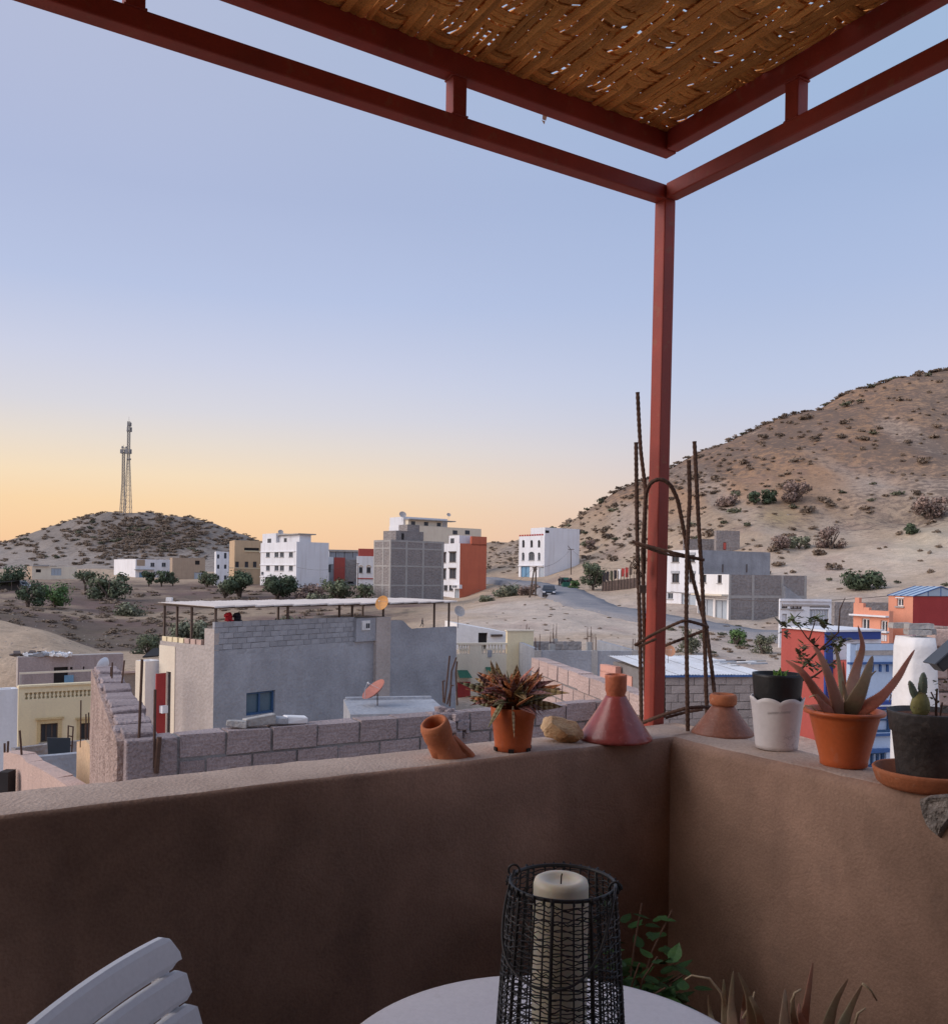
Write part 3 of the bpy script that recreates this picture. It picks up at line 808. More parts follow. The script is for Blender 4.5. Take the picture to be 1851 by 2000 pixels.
CEMENTW = mat('warm_cement', (0.46, 0.40, 0.365), (0.37, 0.32, 0.29), scale=.5, amount=.6, bscale=8, bump=.25, streak=.3, streak_col=(.28, .24, .21), fine=.08)
CONC = mat('concrete', (0.42, 0.395, 0.37), (0.33, 0.305, 0.285), scale=1.2, bscale=18, bump=.3, streak=.2, fine=.1)
BLOCKF = mat('far_block', (0.30, 0.265, 0.25), (0.25, 0.22, 0.21), scale=.7, amount=.7, bscale=3.2, bump=.5, fine=.14, streak=.2)
STEELD = mat('dark_steel', (0.07, 0.055, 0.05), (0.12, 0.08, 0.06), rough=.6, scale=8, bscale=60, bump=.1)
RUST = mat('rusty_rebar', (0.115, 0.062, 0.042), (0.065, 0.037, 0.028), rough=.8, scale=20, bscale=260, bump=.4, fine=.25)
SHUTG = mat('grey_shutter', (0.42, 0.46, 0.50), (0.36, 0.40, 0.44), rough=.55, scale=2, bscale=30, bump=.1)
SHUTB = mat('blue_shutter', (0.17, 0.32, 0.46), (0.14, 0.27, 0.40), rough=.55, scale=2, bscale=30, bump=.1)
TIN = mat('zinc_sheet', (0.62, 0.64, 0.67), (0.50, 0.51, 0.53), rough=.42, scale=1.1, bscale=24, bump=.05, spec=.5, rnd=.06, streak=.2, streak_col=(.42, .36, .31))
TINW = mat('cream_sheet', (0.64, 0.57, 0.52), (0.54, 0.47, 0.42), rough=.5, scale=1.1, bscale=24, bump=.05, spec=.4, rnd=.06, streak=.2, streak_col=(.5, .38, .3))
ROOFC = mat('roof_screed', (0.44, 0.39, 0.36), (0.35, 0.31, 0.28), scale=.8, bscale=10, bump=.2, streak=0)

class House:
    """box house seen on two faces. R runs right and back from the near corner, L runs left and back."""
    def __init__(s, name, label, cat, pxc, D, phi, xl, xr, py_top, z0=None, ztop=None):
        s.c = P(pxc, 1150, D); s.c.z = 0
        ph = R(phi); s.X = Vector((math.cos(ph), math.sin(ph), 0)); s.Y = Vector((-math.sin(ph), math.cos(ph), 0))
        s.D = D
        s.wr = (Pplane(xr, 1150, s.c, s.Y) - s.c).dot(s.X)
        s.wl = (Pplane(xl, 1150, s.c, s.X) - s.c).dot(s.Y)
        s.zt = P(pxc, py_top, D).z if ztop is None else ztop
        if z0 is None:
            z0 = min(H(*(s.c + s.X * a * s.wr + s.Y * b * s.wl).xy) for a in (0, .5, 1) for b in (0, .5, 1)) - .4
        s.z0 = z0
        s.e = thing(name, label, cat, (s.c.x, s.c.y, z0), ph)
        s.hR, s.hL, s.win = [], [], []
    # pixel -> local coordinates on a face (inset metres behind it)
    def r(s, px, py, inset=0.0):
        p = Pplane(px, py, s.c + s.Y * inset, s.Y)
        return (p - s.c).dot(s.X), p.z - s.z0
    def l(s, px, py, inset=0.0):
        p = Pplane(px, py, s.c + s.X * inset, s.X)
        return (p - s.c).dot(s.Y), p.z - s.z0
    def rect(s, face, x0, y0, x1, y1, inset=0.0):
        f = s.r if face == 'R' else s.l
        xm, ym = (x0 + x1) / 2, (y0 + y1) / 2
        a, b = f(x0, ym, inset)[0], f(x1, ym, inset)[0]
        zt, zb = f(xm, y0, inset)[1], f(xm, y1, inset)[1]
        return min(a, b), max(a, b), zb, zt
    def opening(s, face, x0, y0, x1, y1, style='grey', bars=1, name='window', depth=.14, hbars=0):
        q = s.rect(face, x0, y0, x1, y1)
        (s.hR if face == 'R' else s.hL).append(q)
        s.win.append((face, q, style, bars, name, depth, hbars))
    def fp(s, face, u, n, z):
        return (u, -n, z) if face == 'R' else (-n, u, z)
    def onface(s, name, face, q, proud, material, parent=None, back=.02, bevel=0, label=None):
        """box standing proud of a face, q = (u0, u1, z0, z1) local"""
        m = MB(); u0, u1, z0, z1 = q
        if face == 'R': m.box(u0, -proud, z0, u1, back, z1)
        else: m.box(-proud, u0, z0, back, u1, z1)
        o = m.build(name, material, parent or s.e, bevel=bevel)
        if label: o['label'] = label
        return o
    def face_px(s, name, face, x0, y0, x1, y1, proud, material, **kw):
        return s.onface(name, face, s.rect(face, x0, y0, x1, y1), proud, material, **kw)
    def walls(s, mR, mL, mroof=None, parapet=0.0, t=.2, cut=0.0, name='wall'):
        m = MB(); h = s.zt - s.z0 - cut; wr, wl = s.wr, s.wl
        mroof = mroof or ROOFC
        for face, w, holes in (('R', wr, s.hR), ('L', wl, s.hL)):
            m.cur = 0 if face == 'R' else 1
            for a, b, c, d in rect_cells(0, w, 0, h, holes):
                v = [s.fp(face, a, 0, c), s.fp(face, b, 0, c), s.fp(face, b, 0, d), s.fp(face, a, 0, d)]
                m.quad(*(v if face == 'R' else v[::-1]))
            for (u0, u1, z0, z1) in holes:
                dp = .3
                for (a, b) in (((u0, z0), (u1, z0)), ((u1, z0), (u1, z1)), ((u1, z1), (u0, z1)), ((u0, z1), (u0, z0))):
                    v = [s.fp(face, a[0], 0, a[1]), s.fp(face, a[0], -dp, a[1]), s.fp(face, b[0], -dp, b[1]), s.fp(face, b[0], 0, b[1])]
                    m.quad(*v)
                m.quad(s.fp(face, u0, -dp, z0), s.fp(face, u1, -dp, z0), s.fp(face, u1, -dp, z1), s.fp(face, u0, -dp, z1))
        m.cur = 0; m.quad((wr, wl, 0), (0, wl, 0), (0, wl, h), (wr, wl, h))
        m.cur = 1; m.quad((wr, 0, 0), (wr, wl, 0), (wr, wl, h), (wr, 0, h))
        if parapet > 0:
            m.cur = 0
            o_ = [(0, 0), (wr, 0), (wr, wl), (0, wl)]; i_ = [(t, t), (wr - t, t), (wr - t, wl - t), (t, wl - t)]
            for k in range(4):
                a, b = o_[k], o_[(k + 1) % 4]; c, d = i_[(k + 1) % 4], i_[k]
                m.quad((*a, h), (*b, h), (*c, h), (*d, h))
                m.quad((*d, h), (*c, h), (*c, h - parapet), (*d, h - parapet))
            s.part(name, m, [mR, mL])
            r_ = MB(); r_.box(t - .01, t - .01, h - parapet - .15, wr - t + .01, wl - t + .01, h - parapet)
            s.part('roof', r_, mroof)
        else:
            s.part(name, m, [mR, mL])
            r_ = MB(); r_.quad((0, 0, h), (wr, 0, h), (wr, wl, h), (0, wl, h))
            s.part('roof', r_, mroof)
        s.windows()
    def windows(s):
        for face, (u0, u1, z0, z1), style, bars, nm, dp, hb in s.win:
            fr, pn = {'grey': (WFRAME, GLASS), 'white': (WFRAME_W, GLASS), 'blue': (WFRAME_B, BLUEGLASS), 'dark': (None, DARKIN), 'tan': (TAN, GLASS),
                      'shutg': (WFRAME, SHUTG), 'shutb': (WFRAME_B, SHUTB), 'steel': (STEELD, GLASS), 'white_shut': (WFRAME_W, SHUTG)}[style]
            small = (u1 - u0) * F_PX / s.D < 5
            m = MB(); w = min(.07, (u1 - u0) * .12)
            def bar(a0, a1, b0, b1, d0, d1):
                if face == 'R': m.box(a0, d0, b0, a1, d1, b1)
                else: m.box(d0, a0, b0, d1, a1, b1)
            if fr is not None and not small:
                bar(u0, u0 + w, z0, z1, dp - .05, dp + .03); bar(u1 - w, u1, z0, z1, dp - .05, dp + .03)
                bar(u0 + w, u1 - w, z1 - w, z1, dp - .05, dp + .03); bar(u0 + w, u1 - w, z0, z0 + w, dp - .05, dp + .03)
                for k in range(bars):
                    c = u0 + (u1 - u0) * (k + 1) / (bars + 1); bar(c - w * .5, c + w * .5, z0 + w, z1 - w, dp - .04, dp + .02)
                for k in range(hb):
                    c = z0 + (z1 - z0) * (k + 1) / (hb + 1); bar(u0 + w, u1 - w, c - w * .3, c + w * .3, dp - .035, dp + .018)
                wo_ = m.build(nm, fr, s.e)
                m = MB(); bar(u0 + .01, u1 - .01, z0 + .01, z1 - .01, dp + .035, dp + .06)
                m.build('panel' if nm == 'door' or 'shut' in style else 'pane', pn, wo_)
                if nm == 'window' and style in ('grey', 'steel', 'white'):
                    m = MB(); bar(u0 - .08, u1 + .08, z0 - .09, z0 - .003, -.10, .05); m.build('sill', CONC, wo_)
            else:
                bar(u0 + .01, u1 - .01, z0 + .01, z1 - .01, dp, dp + .04)
                m.build(nm, pn, s.e)
    def part(s, name, m, material, **kw):
        return m.build(name, material, s.e, **kw)
    def lbox(s, name, x0, x1, y0, y1, z0, z1, material, parent=None, **kw):
        m = MB(); m.box(x0, y0, z0 - s.z0, x1, y1, z1 - s.z0)
        return m.build(name, material, parent or s.e, **kw)

# ---------------------------------------------------------------- far blocks, left to right
h = House('peach_low_house', 'long low peach house behind the olive trees at far left', 'house', 62, 240, 33, 52, 150, 1106)
h.opening('R', 70, 1112, 80, 1118, 'dark'); h.opening('R', 100, 1110, 120, 1124, 'shutg', 2, 'door')
h.walls(CREAMP, TANB, parapet=.5)
h.face_px('eave', 'R', 64, 1103, 96, 1106, .5, CONC)
h = House('low_white_house', 'low white house with a blue garage door below the mast hill', 'house', 264, 262, 36, 222, 334, 1092)
h.opening('R', 294, 1099, 302, 1107, 'grey'); h.opening('R', 316, 1099, 324, 1107, 'grey'); h.opening('R', 272, 1118, 290, 1134, 'shutb', 0, 'door')
h.walls(WHITE, WHITE, parapet=.5)
h.face_px('brick_panel', 'R', 267, 1093, 283, 1105, .06, TANB)
h.face_px('canopy', 'R', 262, 1112, 300, 1114, .8, CONC)
h = House('tan_block_house', 'unpainted tan block house with one small dark window below the mast hill', 'house', 336, 255, 26, 331, 400, 1089)
h.opening('R', 381, 1095, 390, 1103, 'dark'); h.opening('R', 379, 1118, 397, 1135, 'shutg', 1, 'door')
h.walls(TANB, TANB, parapet=.4)
h = House('narrow_white_house', 'narrow white three-storey house left of the tan house', 'house', 421, 214, 21, 418, 446, 1077)
for y in (1083, 1103, 1124):
    h.opening('R', 424, y, 428.5, y + 8, 'grey'); h.opening('R', 437.5, y - (3 if y == 1083 else 0), 442.5, y + 8, 'grey')
h.walls(WHITE, WHITE, parapet=.6)
h = House('tan_house', 'tan plastered house with a loggia beside the tall white apartment house', 'house', 457, 222, 24, 447, 530, 1055)
for x in (459.5, 478, 494):
    h.opening('R', x, 1097, x + 7, 1108, 'steel')
h.opening('R', 477, 1070, 506, 1077, 'dark'); h.walls(TAN, TAN, parapet=.5)
h.face_px('balcony_rail', 'R', 477, 1075.5, 507, 1077.5, .25, CREAM)
h.face_px('sill_band', 'R', 446, 1109, 508, 1110.5, .12, CREAM)
h = House('white_apartment_house', 'tall white apartment house with rows of square windows', 'apartment house', 578, 198, 38, 508, 641, 1058)
cols_ = [(519.5, 527), (536, 544), (546.5, 554.5), (564, 572)]
for y0, y1 in ((1078.5, 1088.5), (1104.5, 1115), (1127, 1134)):
    for k, (a, b) in enumerate(cols_):
        if y0 > 1120 and k == 0: continue
        h.opening('L', a, y0, b, y1, 'grey')
h.opening('L', 510, 1117, 515, 1123, 'grey')
h.walls(WHITE, WHITE, parapet=.7)
for y in (1078, 1104, 1128):
    h.face_px('string_course', 'L', 508.5, y - 1.3, 577, y + .3, .18, WHITE)
# the set-back top storey
a0 = h.l(536, 1050)[0]; zt_ = h.l(508, 1043)[1] + h.z0
h.lbox('top_storey', .4, h.wr * .55, a0, h.wl, h.zt - .05, zt_, WHITE)
h.lbox('top_storey', 1.2, h.wr * .5, 1.0, a0 - .01, h.zt - .05, zt_ - .55, WHITE)
h.lbox('roof_slab', .6, h.wr * .62, .4, a0 - .02, zt_ - .54, zt_ - .3, CONC)
q = h.rect('L', 519.5, 1052, 526.5, 1061)
for (a, b) in ((q[0], q[1]), (a0 - 4.0, a0 - 2.6)):
    m = MB(); m.box(.36 if a > a0 else 1.16, a, q[2], .6 if a > a0 else 1.4, b, q[3]); m.build('window', GLASS, h.e)
h = House('red_grey_house', 'red and grey infill house between two white houses', 'house', 642, 216, 14, 640.5, 702, 1077)
h.opening('R', 641.5, 1103, 646, 1118, 'grey', 0); h.opening('R', 679, 1120, 690, 1140, 'dark')
h.walls(CEMENT, WHITE, parapet=.3)
h.face_px('red_panel', 'R', 652, 1089, 673.5, 1136, .12, REDW)
h.face_px('grey_panel', 'R', 674.5, 1093, 697, 1136, .08, BLOCKF)
h.face_px('white_pier', 'R', 641, 1088, 651, 1102, .1, WHITE); h.face_px('roof_edge', 'R', 641, 1074, 700, 1077.5, .4, CONC)
for x in (655, 672, 688): h.face_px('roof_post', 'R', x, 1078, x + 1.2, 1089, .02, STEELD)
h = House('arched_white_house', 'white house with arched windows and a red top storey beside the grey block tower', 'house', 697, 200, 13, 696, 731, 1086)
h.opening('R', 701, 1108, 708, 1119, 'steel'); h.opening('R', 716, 1108, 724, 1119, 'steel')
h.walls(WHITE, WHITE)
for (a, b) in ((701, 708), (716, 724)):
    c, d, z0_, z1_ = h.rect('R', a, 1106, b, 1108)
    m = MB(); rr0 = (d - c) / 2
    for k in range(6):
        a0_, a1_ = math.pi * k / 6, math.pi * (k + 1) / 6
        m.hexa([((c + d) / 2 + rr0 * f * math.cos(t), -.12 * (g == 0) - .0, z0_ + rr0 * f * math.sin(t)) for g, f, t in ((0, .8, a0_), (0, 1.15, a0_), (1, 1.15, a0_), (1, .8, a0_), (0, .8, a1_), (0, 1.15, a1_), (1, 1.15, a1_), (1, .8, a1_))])
    m.build('window_arch', TAN, h.e)
h.face_px('string_course', 'R', 697, 1129, 730, 1131, .15, REDW)
h.lbox('top_storey', .3, h.wr, .2, h.wl, h.zt, h.zt + 1.7, REDW)
h = House('grey_block_tower', 'tall bare grey block building with a concrete frame', 'block building', 762, 136, 40, 729, 866, 1054)
h.walls(BLOCKF, BLOCKF, parapet=.5)
fl = [1054.5, 1069, 1104, 1142, 1178]
for x in (762, 793.5, 826, 863.5):
    u = h.r(x, 1100)[0]; h.onface('column', 'R', (max(0, u - .18), min(h.wr, u + .18), 0, h.zt - h.z0), .05, CONC)
for x in (731, 748, 761.5):
    u = h.l(x, 1100)[0]; h.onface('column', 'L', (max(0, u - .16), min(h.wl, u + .16), 0, h.zt - h.z0), .05, CONC)
for k, y in enumerate(fl):
    z = h.r(762, y)[1]
    for f, w in (('R', h.wr), ('L', h.wl)):
        h.onface('floor_beam', f, (0.02, w - .02, max(0, z - .25), z), .035, CONC)
z_ = h.zt
u0 = h.r(773, 1050, 1.5)[0]; u1 = h.r(827, 1050, 1.5)[0]; zt_ = h.r(790, 1037, 1.5)[1] + h.z0
h.lbox('stair_house', u0, u1, 1.5, 5.0, z_ - .5, zt_, BLOCKF)
h.lbox('stair_house', u0 + (u1 - u0) * .5, u1 - .3, 2.2, 4.6, zt_, zt_ + 1.1, BLOCKF)
m = MB(); u2 = h.r(784, 1048, 1.5)[0]; z3 = h.r(786, 1054, 1.5)[1]; m.box(u2, 1.45, z3, u2 + .45, 1.52, z3 + 1.0); m.build('window', DARKIN, h.e)
h = House('stepped_white_house', 'white and beige stepped apartment house rising behind the grey block tower', 'apartment house', 800, 186, 36, 758, 938, 1026)
h.walls(CREAMP, WHITE, parapet=.6)
h.lbox('top_storey', .1, h.wr * .62, h.wl * .35, h.wl - .05, h.zt - .6, h.l(760, 1011)[1] + h.z0, WHITE)
h.lbox('top_storey', .5, h.wr * .5, h.wl * .2, h.wl * .34, h.zt - .6, h.zt + 1.3, CREAMP)
h.lbox('roof_slab', .3, h.wr * .66, h.wl * .1, h.wl * .33, h.zt + 1.31, h.zt + 1.5, CONC)
for k in range(3):
    m = MB(); m.box(1.2 + k * 3.3, h.wl * .2 - .06, h.zt - h.z0 + .2, 2.2 + k * 3.3, h.wl * .2 + .05, h.zt - h.z0 + 1.0); m.build('window', GLASS, h.e)
for k in range(2):
    q = h.rect('R', 884 + k * 24, 1036, 893 + k * 24, 1044); m = MB(); m.box(q[0], -.02, q[2], q[1], .06, q[3]); m.build('window', GLASS, h.e)
h = House('orange_house', 'white and bright orange-red house with a shop at its foot', 'house', 897, 158, 34, 865, 949, 1061)
for y0, y1 in ((1079, 1098), (1111, 1130)):
    h.opening('L', 877.5, y0, 890.5, y1, 'steel'); h.opening('L', 865.5, y0 + 1, 871, y1 + 1, 'steel', 0)
h.opening('L', 866.5, 1143, 874, 1154, 'steel'); h.opening('L', 877, 1143, 885, 1154, 'steel'); h.opening('L', 888, 1151, 896.5, 1172, 'shutg', 1, 'door')
h.walls(ORANGE, WHITE, parapet=.6)
for (a, b, y) in ((877, 891, 1079), (877, 891, 1111), (865.5, 871.5, 1080), (865.5, 871.5, 1112)):
    h.face_px('lintel', 'L', a, y - 2.2, b, y, .2, STEELD)
h.lbox('raised_wall', h.r(921, 1055)[0], h.wr, 0, .5, h.zt - .3, h.r(935, 1048)[1] + h.z0, ORANGE)
h.lbox('top_storey', .8, h.wr * .6, 1.5, h.wl * .9, h.zt - .6, h.zt + 1.5, WHITE)
m = MB(); m.box(.74, 3.2, h.zt - h.z0 + .1, .85, 4.4, h.zt - h.z0 + 1.0); m.build('window', GLASS, h.e)
ac = h.face_px('shop_sign', 'L', 887.5, 1142, 902, 1149.5, .6, WHITE)
for k in range(3):
    q = h.rect('L', 889 + k * 3.2, 1143.5, 891.4 + k * 3.2, 1148)
    h.onface('panel', 'L', q, .62, GLASS, parent=ac)
h = House('arcaded_white_house', 'plain white house with red roof trim and arched windows above the road', 'house', 1062, 172, 34, 1012, 1130, 1030)
for x in (1019.5, 1035.5, 1050): h.opening('L', x, 1058.5, x + 4.8, 1069.5, 'dark', 0)
h.opening('L', 1019, 1083, 1024, 1094.5, 'grey', 0); h.opening('L', 1032, 1083, 1043.5, 1094.5, 'grey', 2); h.opening('L', 1050, 1083, 1055, 1094.5, 'grey', 0)
h.opening('L', 1017, 1106, 1034, 1129, 'shutb', 1, 'door'); h.opening('L', 1052, 1108, 1062, 1130, 'shutg', 0, 'door'); h.opening('L', 1041, 1108, 1046, 1116, 'steel', 0)
zlow = h.l(1030, 1047)[1] + h.z0
# the front half is a storey lower: the main box is cut and the rear part raised
h.walls(WHITE, WHITE, parapet=.4, cut=h.zt - zlow)
h.lbox('upper_wall', .06, h.wr, -.004, h.wl * .55, zlow, h.zt, WHITE)
for x in (1019, 1035, 1050):
    a, b, z0_, z1_ = h.rect('L', x, 1057, x + 5, 1058)
    pass
for (a, b, y) in ((1019, 1024, 1083), (1032, 1043.5, 1083), (1050, 1055, 1083), (1019.5, 1024.3, 1058.5), (1035.5, 1040.3, 1058.5), (1050, 1054.8, 1058.5)):
    c, d, z0_, z1_ = h.rect('L', a, y - 1, b, y)
    m = MB(); rr0 = (d - c) / 2
    vs = [(-.006, (c + d) / 2, z0_)] + [(-.006, (c + d) / 2 + rr0 * math.cos(math.pi * k / 8), z0_ + min(rr0, .55) * math.sin(math.pi * k / 8)) for k in range(9)]
    m.raw(vs, [(0, k, k + 1) for k in range(1, 9)]); m.build('window_arch', DARKIN if y < 1070 else GLASS, h.e)
for k in range(10):
    a, b, z0_, z1_ = h.rect('L', 1014 + k * 4.8, 1044.5, 1017.2 + k * 4.8, 1047)
    h.onface('crenel', 'L', (a, b, zlow - h.z0 - .0, zlow - h.z0 + .3), .04, DARKRED)
h.face_px('cornice', 'L', 1012.5, 1104, 1061.5, 1105.5, .25, WHITE)
m = MB(); q = h.rect('R', 1064.5, 1036, 1072, 1041); m.box(q[0], -.03, q[2], q[1], .05, q[3]); m.build('window', DARKIN, h.e)

# ---------------------------------------------------------------- cluster behind the post
h = House('white_corner_house', 'white house with shuttered windows and a long grey side wall behind the red post', 'house', 1364, 101, 30, 1301, 1503, 1074)
for y0, y1 in ((1083, 1098), (1120, 1138)):
    h.opening('L', 1312, y0, 1326, y1, 'steel'); h.opening('L', 1345, y0, 1357, y1, 'steel')
h.opening('L', 1303, 1158, 1314, 1170, 'grey'); h.opening('L', 1330, 1160, 1358, 1198, 'shutg', 1, 'door')
h.walls(CEMENT, WHITE, parapet=.5)
for y in (1081, 1117): 
    for a, b in ((1311, 1327), (1344, 1358)): h.face_px('shutter_box', 'L', a, y - 2, b, y + 3, .12, WFRAME)
h.face_px('lower_band', 'L', 1301.5, 1157, 1363, 1157.8, .1, CEMENT)
for x in (1410, 1457): h.face_px('rebar_stub', 'R', x, 1102, x + 1.5, 1118, .06, STEELD)
h = House('grey_block_house', 'large grey block building with a white balcony front beside the road', 'block building', 1423, 89, 27, 1362, 1575, 1122)
h.opening('L', 1366, 1122.5, 1379, 1138, 'steel'); h.opening('L', 1401, 1123, 1409, 1139, 'steel')
h.opening('L', 1364, 1170, 1392, 1211, 'shutg', 1, 'door'); h.opening('L', 1396, 1172, 1419, 1213, 'shutg', 1, 'door')
h.walls(BLOCKF, WHITE2, parapet=.5)
h.face_px('canopy', 'L', 1362, 1160, 1422, 1163, .9, CREAMP)
h.face_px('lower_wall', 'L', 1362.5, 1163.5, 1364, 1216, .03, CEMENT)
for x in (1424.5, 1470, 1527, 1572):
    u = h.r(x, 1160)[0]; h.onface('column', 'R', (max(0, u - .15), min(h.wr, u + .15), 0, h.zt - h.z0 - .02), .04, CONC)
for y in (1163,):
    z = h.r(1423, y)[1]; h.onface('floor_beam', 'R', (.02, h.wr - .02, z - .28, z), .03, CONC)
q = h.rect('R', 1526, 1141, 1573, 1216); m = MB()
m.raw([(q[0], -.5, 0), (q[0], -.03, 0), (q[0], -.03, q[3]), (q[0], -.5, q[3] * .93), (q[1], -.5, 0), (q[1], -.03, 0), (q[1], -.03, q[3] * .55), (q[1], -.5, q[3] * .5)], [(0, 1, 2, 3), (4, 7, 6, 5), (3, 2, 6, 7), (0, 3, 7, 4), (1, 5, 6, 2)])
m.build('lean_to_wall', CEMENT, h.e)
h = House('white_garage', 'flat white garage with a grey roller shutter beside the grey block house', 'garage', 1523, 66, 7, 1521, 1624, 1171)
h.opening('R', 1526, 1179, 1538, 1188, 'steel'); h.opening('R', 1543, 1180.5, 1566, 1190, 'steel', 2); h.opening('R', 1527, 1199, 1537, 1222, 'grey', 0, 'door')
h.opening('R', 1581, 1190, 1618, 1226, 'shutg', 6, 'door')
h.walls(WHITE, WHITE, parapet=.35)
h.face_px('cornice', 'R', 1521.5, 1170, 1621, 1174.5, .18, WHITE); h.face_px('slot_window', 'R', 1581, 1183.5, 1620, 1186.5, .02, DARKIN)
h = House('grey_yard_wall_house', 'low grey block shed between the white garage and the orange house', 'shed', 1630, 74, 5, 1624, 1742, 1176)
h.walls(BLOCKF, BLOCKF, parapet=.3)

# ---------------------------------------------------------------- hillside huts and walls
h = House('hillside_hut', 'ruined block hut with a small red door on the hillside', 'hut', 1397, 136, 8, 1393, 1443, 1036)
h.opening('R', 1412, 1059, 1418, 1074, 'dark', 0, 'door'); h.walls(BLOCKF, BLOCKF, parapet=.5)
h.face_px('door_leaf', 'R', 1412.5, 1060, 1417.5, 1073, .03, REDW)
for px0, px1, py, d, nm, lb in ((1335, 1395, 1052, 140, 'block_wall', 'low grey block wall left of the hillside hut'),
                               (1614, 1650, 1022, 158, 'block_wall', 'pale plastered wall end on the upper hillside'),
                               (1652, 1712, 1022, 159, 'block_wall', 'low grey block wall on the upper hillside'),
                               (1165, 1250, 1066, 190, 'block_wall', 'low pale block wall on the hill behind the rebar')):
    a, b = P(px0, py, d), P(px1, py, d + 1); z0_ = min(H(*a.xy), H(*b.xy)) - .5
    m = MB(); t = (b - a); t.z = 0; L_ = t.length; t.normalize(); o = Vector((a.x, a.y, z0_))
    e = thing(nm, lb, 'wall', o, math.atan2(t.y, t.x))
    m.box(0, 0, 0, L_, .25, a.z - z0_, jit=.05); m.build('wall', BLOCKF if 'grey' in lb else CEMENTW, e)
    m = MB(); m.box(L_ * .5 - .2, -.03, 0, L_ * .5 + .2, .28, a.z - z0_ + .15); m.build('pier', CONC, e)

# ================================================================ the nearer houses below the terrace
BLOCKM = mat('cement_block', (0.36, 0.36, 0.375), (0.28, 0.28, 0.295), scale=2.5, bscale=26, bump=.35, fine=.12, rnd=.13)
BLOCKP = mat('old_cement_block', (0.36, 0.285, 0.275), (0.27, 0.21, 0.205), scale=4, bscale=42, bump=.6, fine=.2, rnd=.12, spots=.35, spot_col=(.17, .13, .125))
MORTAR = mat('mortar', (0.24, 0.225, 0.22), (0.18, 0.165, 0.16), scale=6, bscale=50, bump=.4)
ROUGH = mat('rough_render', (0.46, 0.335, 0.285), (0.33, 0.235, 0.20), scale=3, amount=.7, bscale=30, bump=.7, streak=.55, streak_col=(.2, .14, .12), fine=.2)
ROUGHP = mat('pink_render', (0.56, 0.40, 0.335), (0.47, 0.33, 0.275), scale=1.6, bscale=30, bump=.3, streak=.3, streak_col=(.33, .24, .2), fine=.1)

def block_mesh(L, hgt, th, seed, r=.012):
    rng = random.Random(seed); m = MB()
    m.box(0, 0, 0, L, th, hgt, jit=.006)
    me = bpy.data.meshes.new('block'); me.from_pydata(m.v, [], m.f); me.update()
    return me
BLK = {}
def blocks_on(parent, x0, x1, z0, z1, y, material, bl=.4, bh=.2, th=.10, gap=.014, seed=1, name='block', topline=None, skip=0.0, jag=0.004):
    """courses of blocks laid on local plane y (front towards -y); topline(x) cuts the wall top"""
    rng = random.Random(seed)
    key = (material.name, bl, bh, th)
    if key not in BLK:
        BLK[key] = []
        for k in range(6):
            me = block_mesh(bl - gap, bh - gap, th, seed * 10 + k); me.materials.append(material); BLK[key].append(me)
    nrow = int(math.ceil((z1 - z0) / bh - 1e-6)); n = 0
    for j in range(nrow):
        z = z1 - (j + 1) * bh
        x = x0 - (bl / 2 if j % 2 else 0) + rng.uniform(-.03, .0)
        while x < x1 - .02:
            bl_k = bl * rng.uniform(.94, 1.04)
            a, b = max(x, x0), min(x + bl_k, x1)
            if b - a > .06 and rng.random() >= skip:
                zt = min(topline((a + b) / 2), 99) if topline else 99
                if z + bh <= zt + .06:
                    o = bpy.data.objects.new(name, rng.choice(BLK[key])); COL.objects.link(o); o.parent = parent
                    o.location = (a + gap / 2, y + rng.uniform(-jag, jag), z + gap / 2 + rng.uniform(-jag, jag) * .5)
                    o.scale = ((b - a - gap) / (bl - gap), 1, 1)
                    o.rotation_euler = (0, rng.uniform(-.006, .006), rng.uniform(-.006, .006)); n += 1
            x += bl_k
    return n

# ---------------------------------------------------------------- big grey house with the sheet roof
h = House('grey_house', 'big grey cement house with a blue window and a sheet-roofed terrace', 'house', 420, 31, 50, 314, 893, 1215)
x1 = h.r(691, 1290)[0]
zb = h.zt - 1.02                          # foot of the block band
h.opening('R', 481, 1351, 537, 1395, 'blue', 1)
h.hL.append(h.rect('L', 326, 1312, 335, 1500)); 
zfull = h.zt; h.zt = zb
h.walls(CEMENT, CEMENTW, parapet=.1)
h.zt = zfull
# cream strip and dark arched doorway on the left end
q = h.rect('L', 314.5, 1300, 342, 1500)
h.onface('cream_strip', 'L', (h.l(342, 1300)[0], h.wl - .01, 0, zb - h.z0 + .02), .03, CREAMP, back=-.002) if False else None
m = MB(); u0, u1 = h.l(342.5, 1300)[0], h.wl - .003
d0, d1 = h.l(335, 1320)[0], h.l(326, 1320)[0]; zd = h.l(330, 1312)[1]
for a, b, c, d in rect_cells(u0, u1, 0, zb - h.z0 - .003, [(d0, d1, 0, zd)]):
    m.box(-.025, a, c, .0, b, d)
m.build('cream_strip', CREAMP, h.e)
m = MB(); m.box(.05, d0, 0, .09, d1, zd); m.build('doorway', DARKIN, h.e)
# block parapet, each block its own piece
core = MB(); core.box(.03, .035, zb - h.z0, x1, .16, zfull - h.z0 - .02)
core.build('block_core', MORTAR, h.e)
blocks_on(h.e, .0, x1, zb - h.z0 + .005, zfull - h.z0, .0, BLOCKM, th=.12, seed=4)
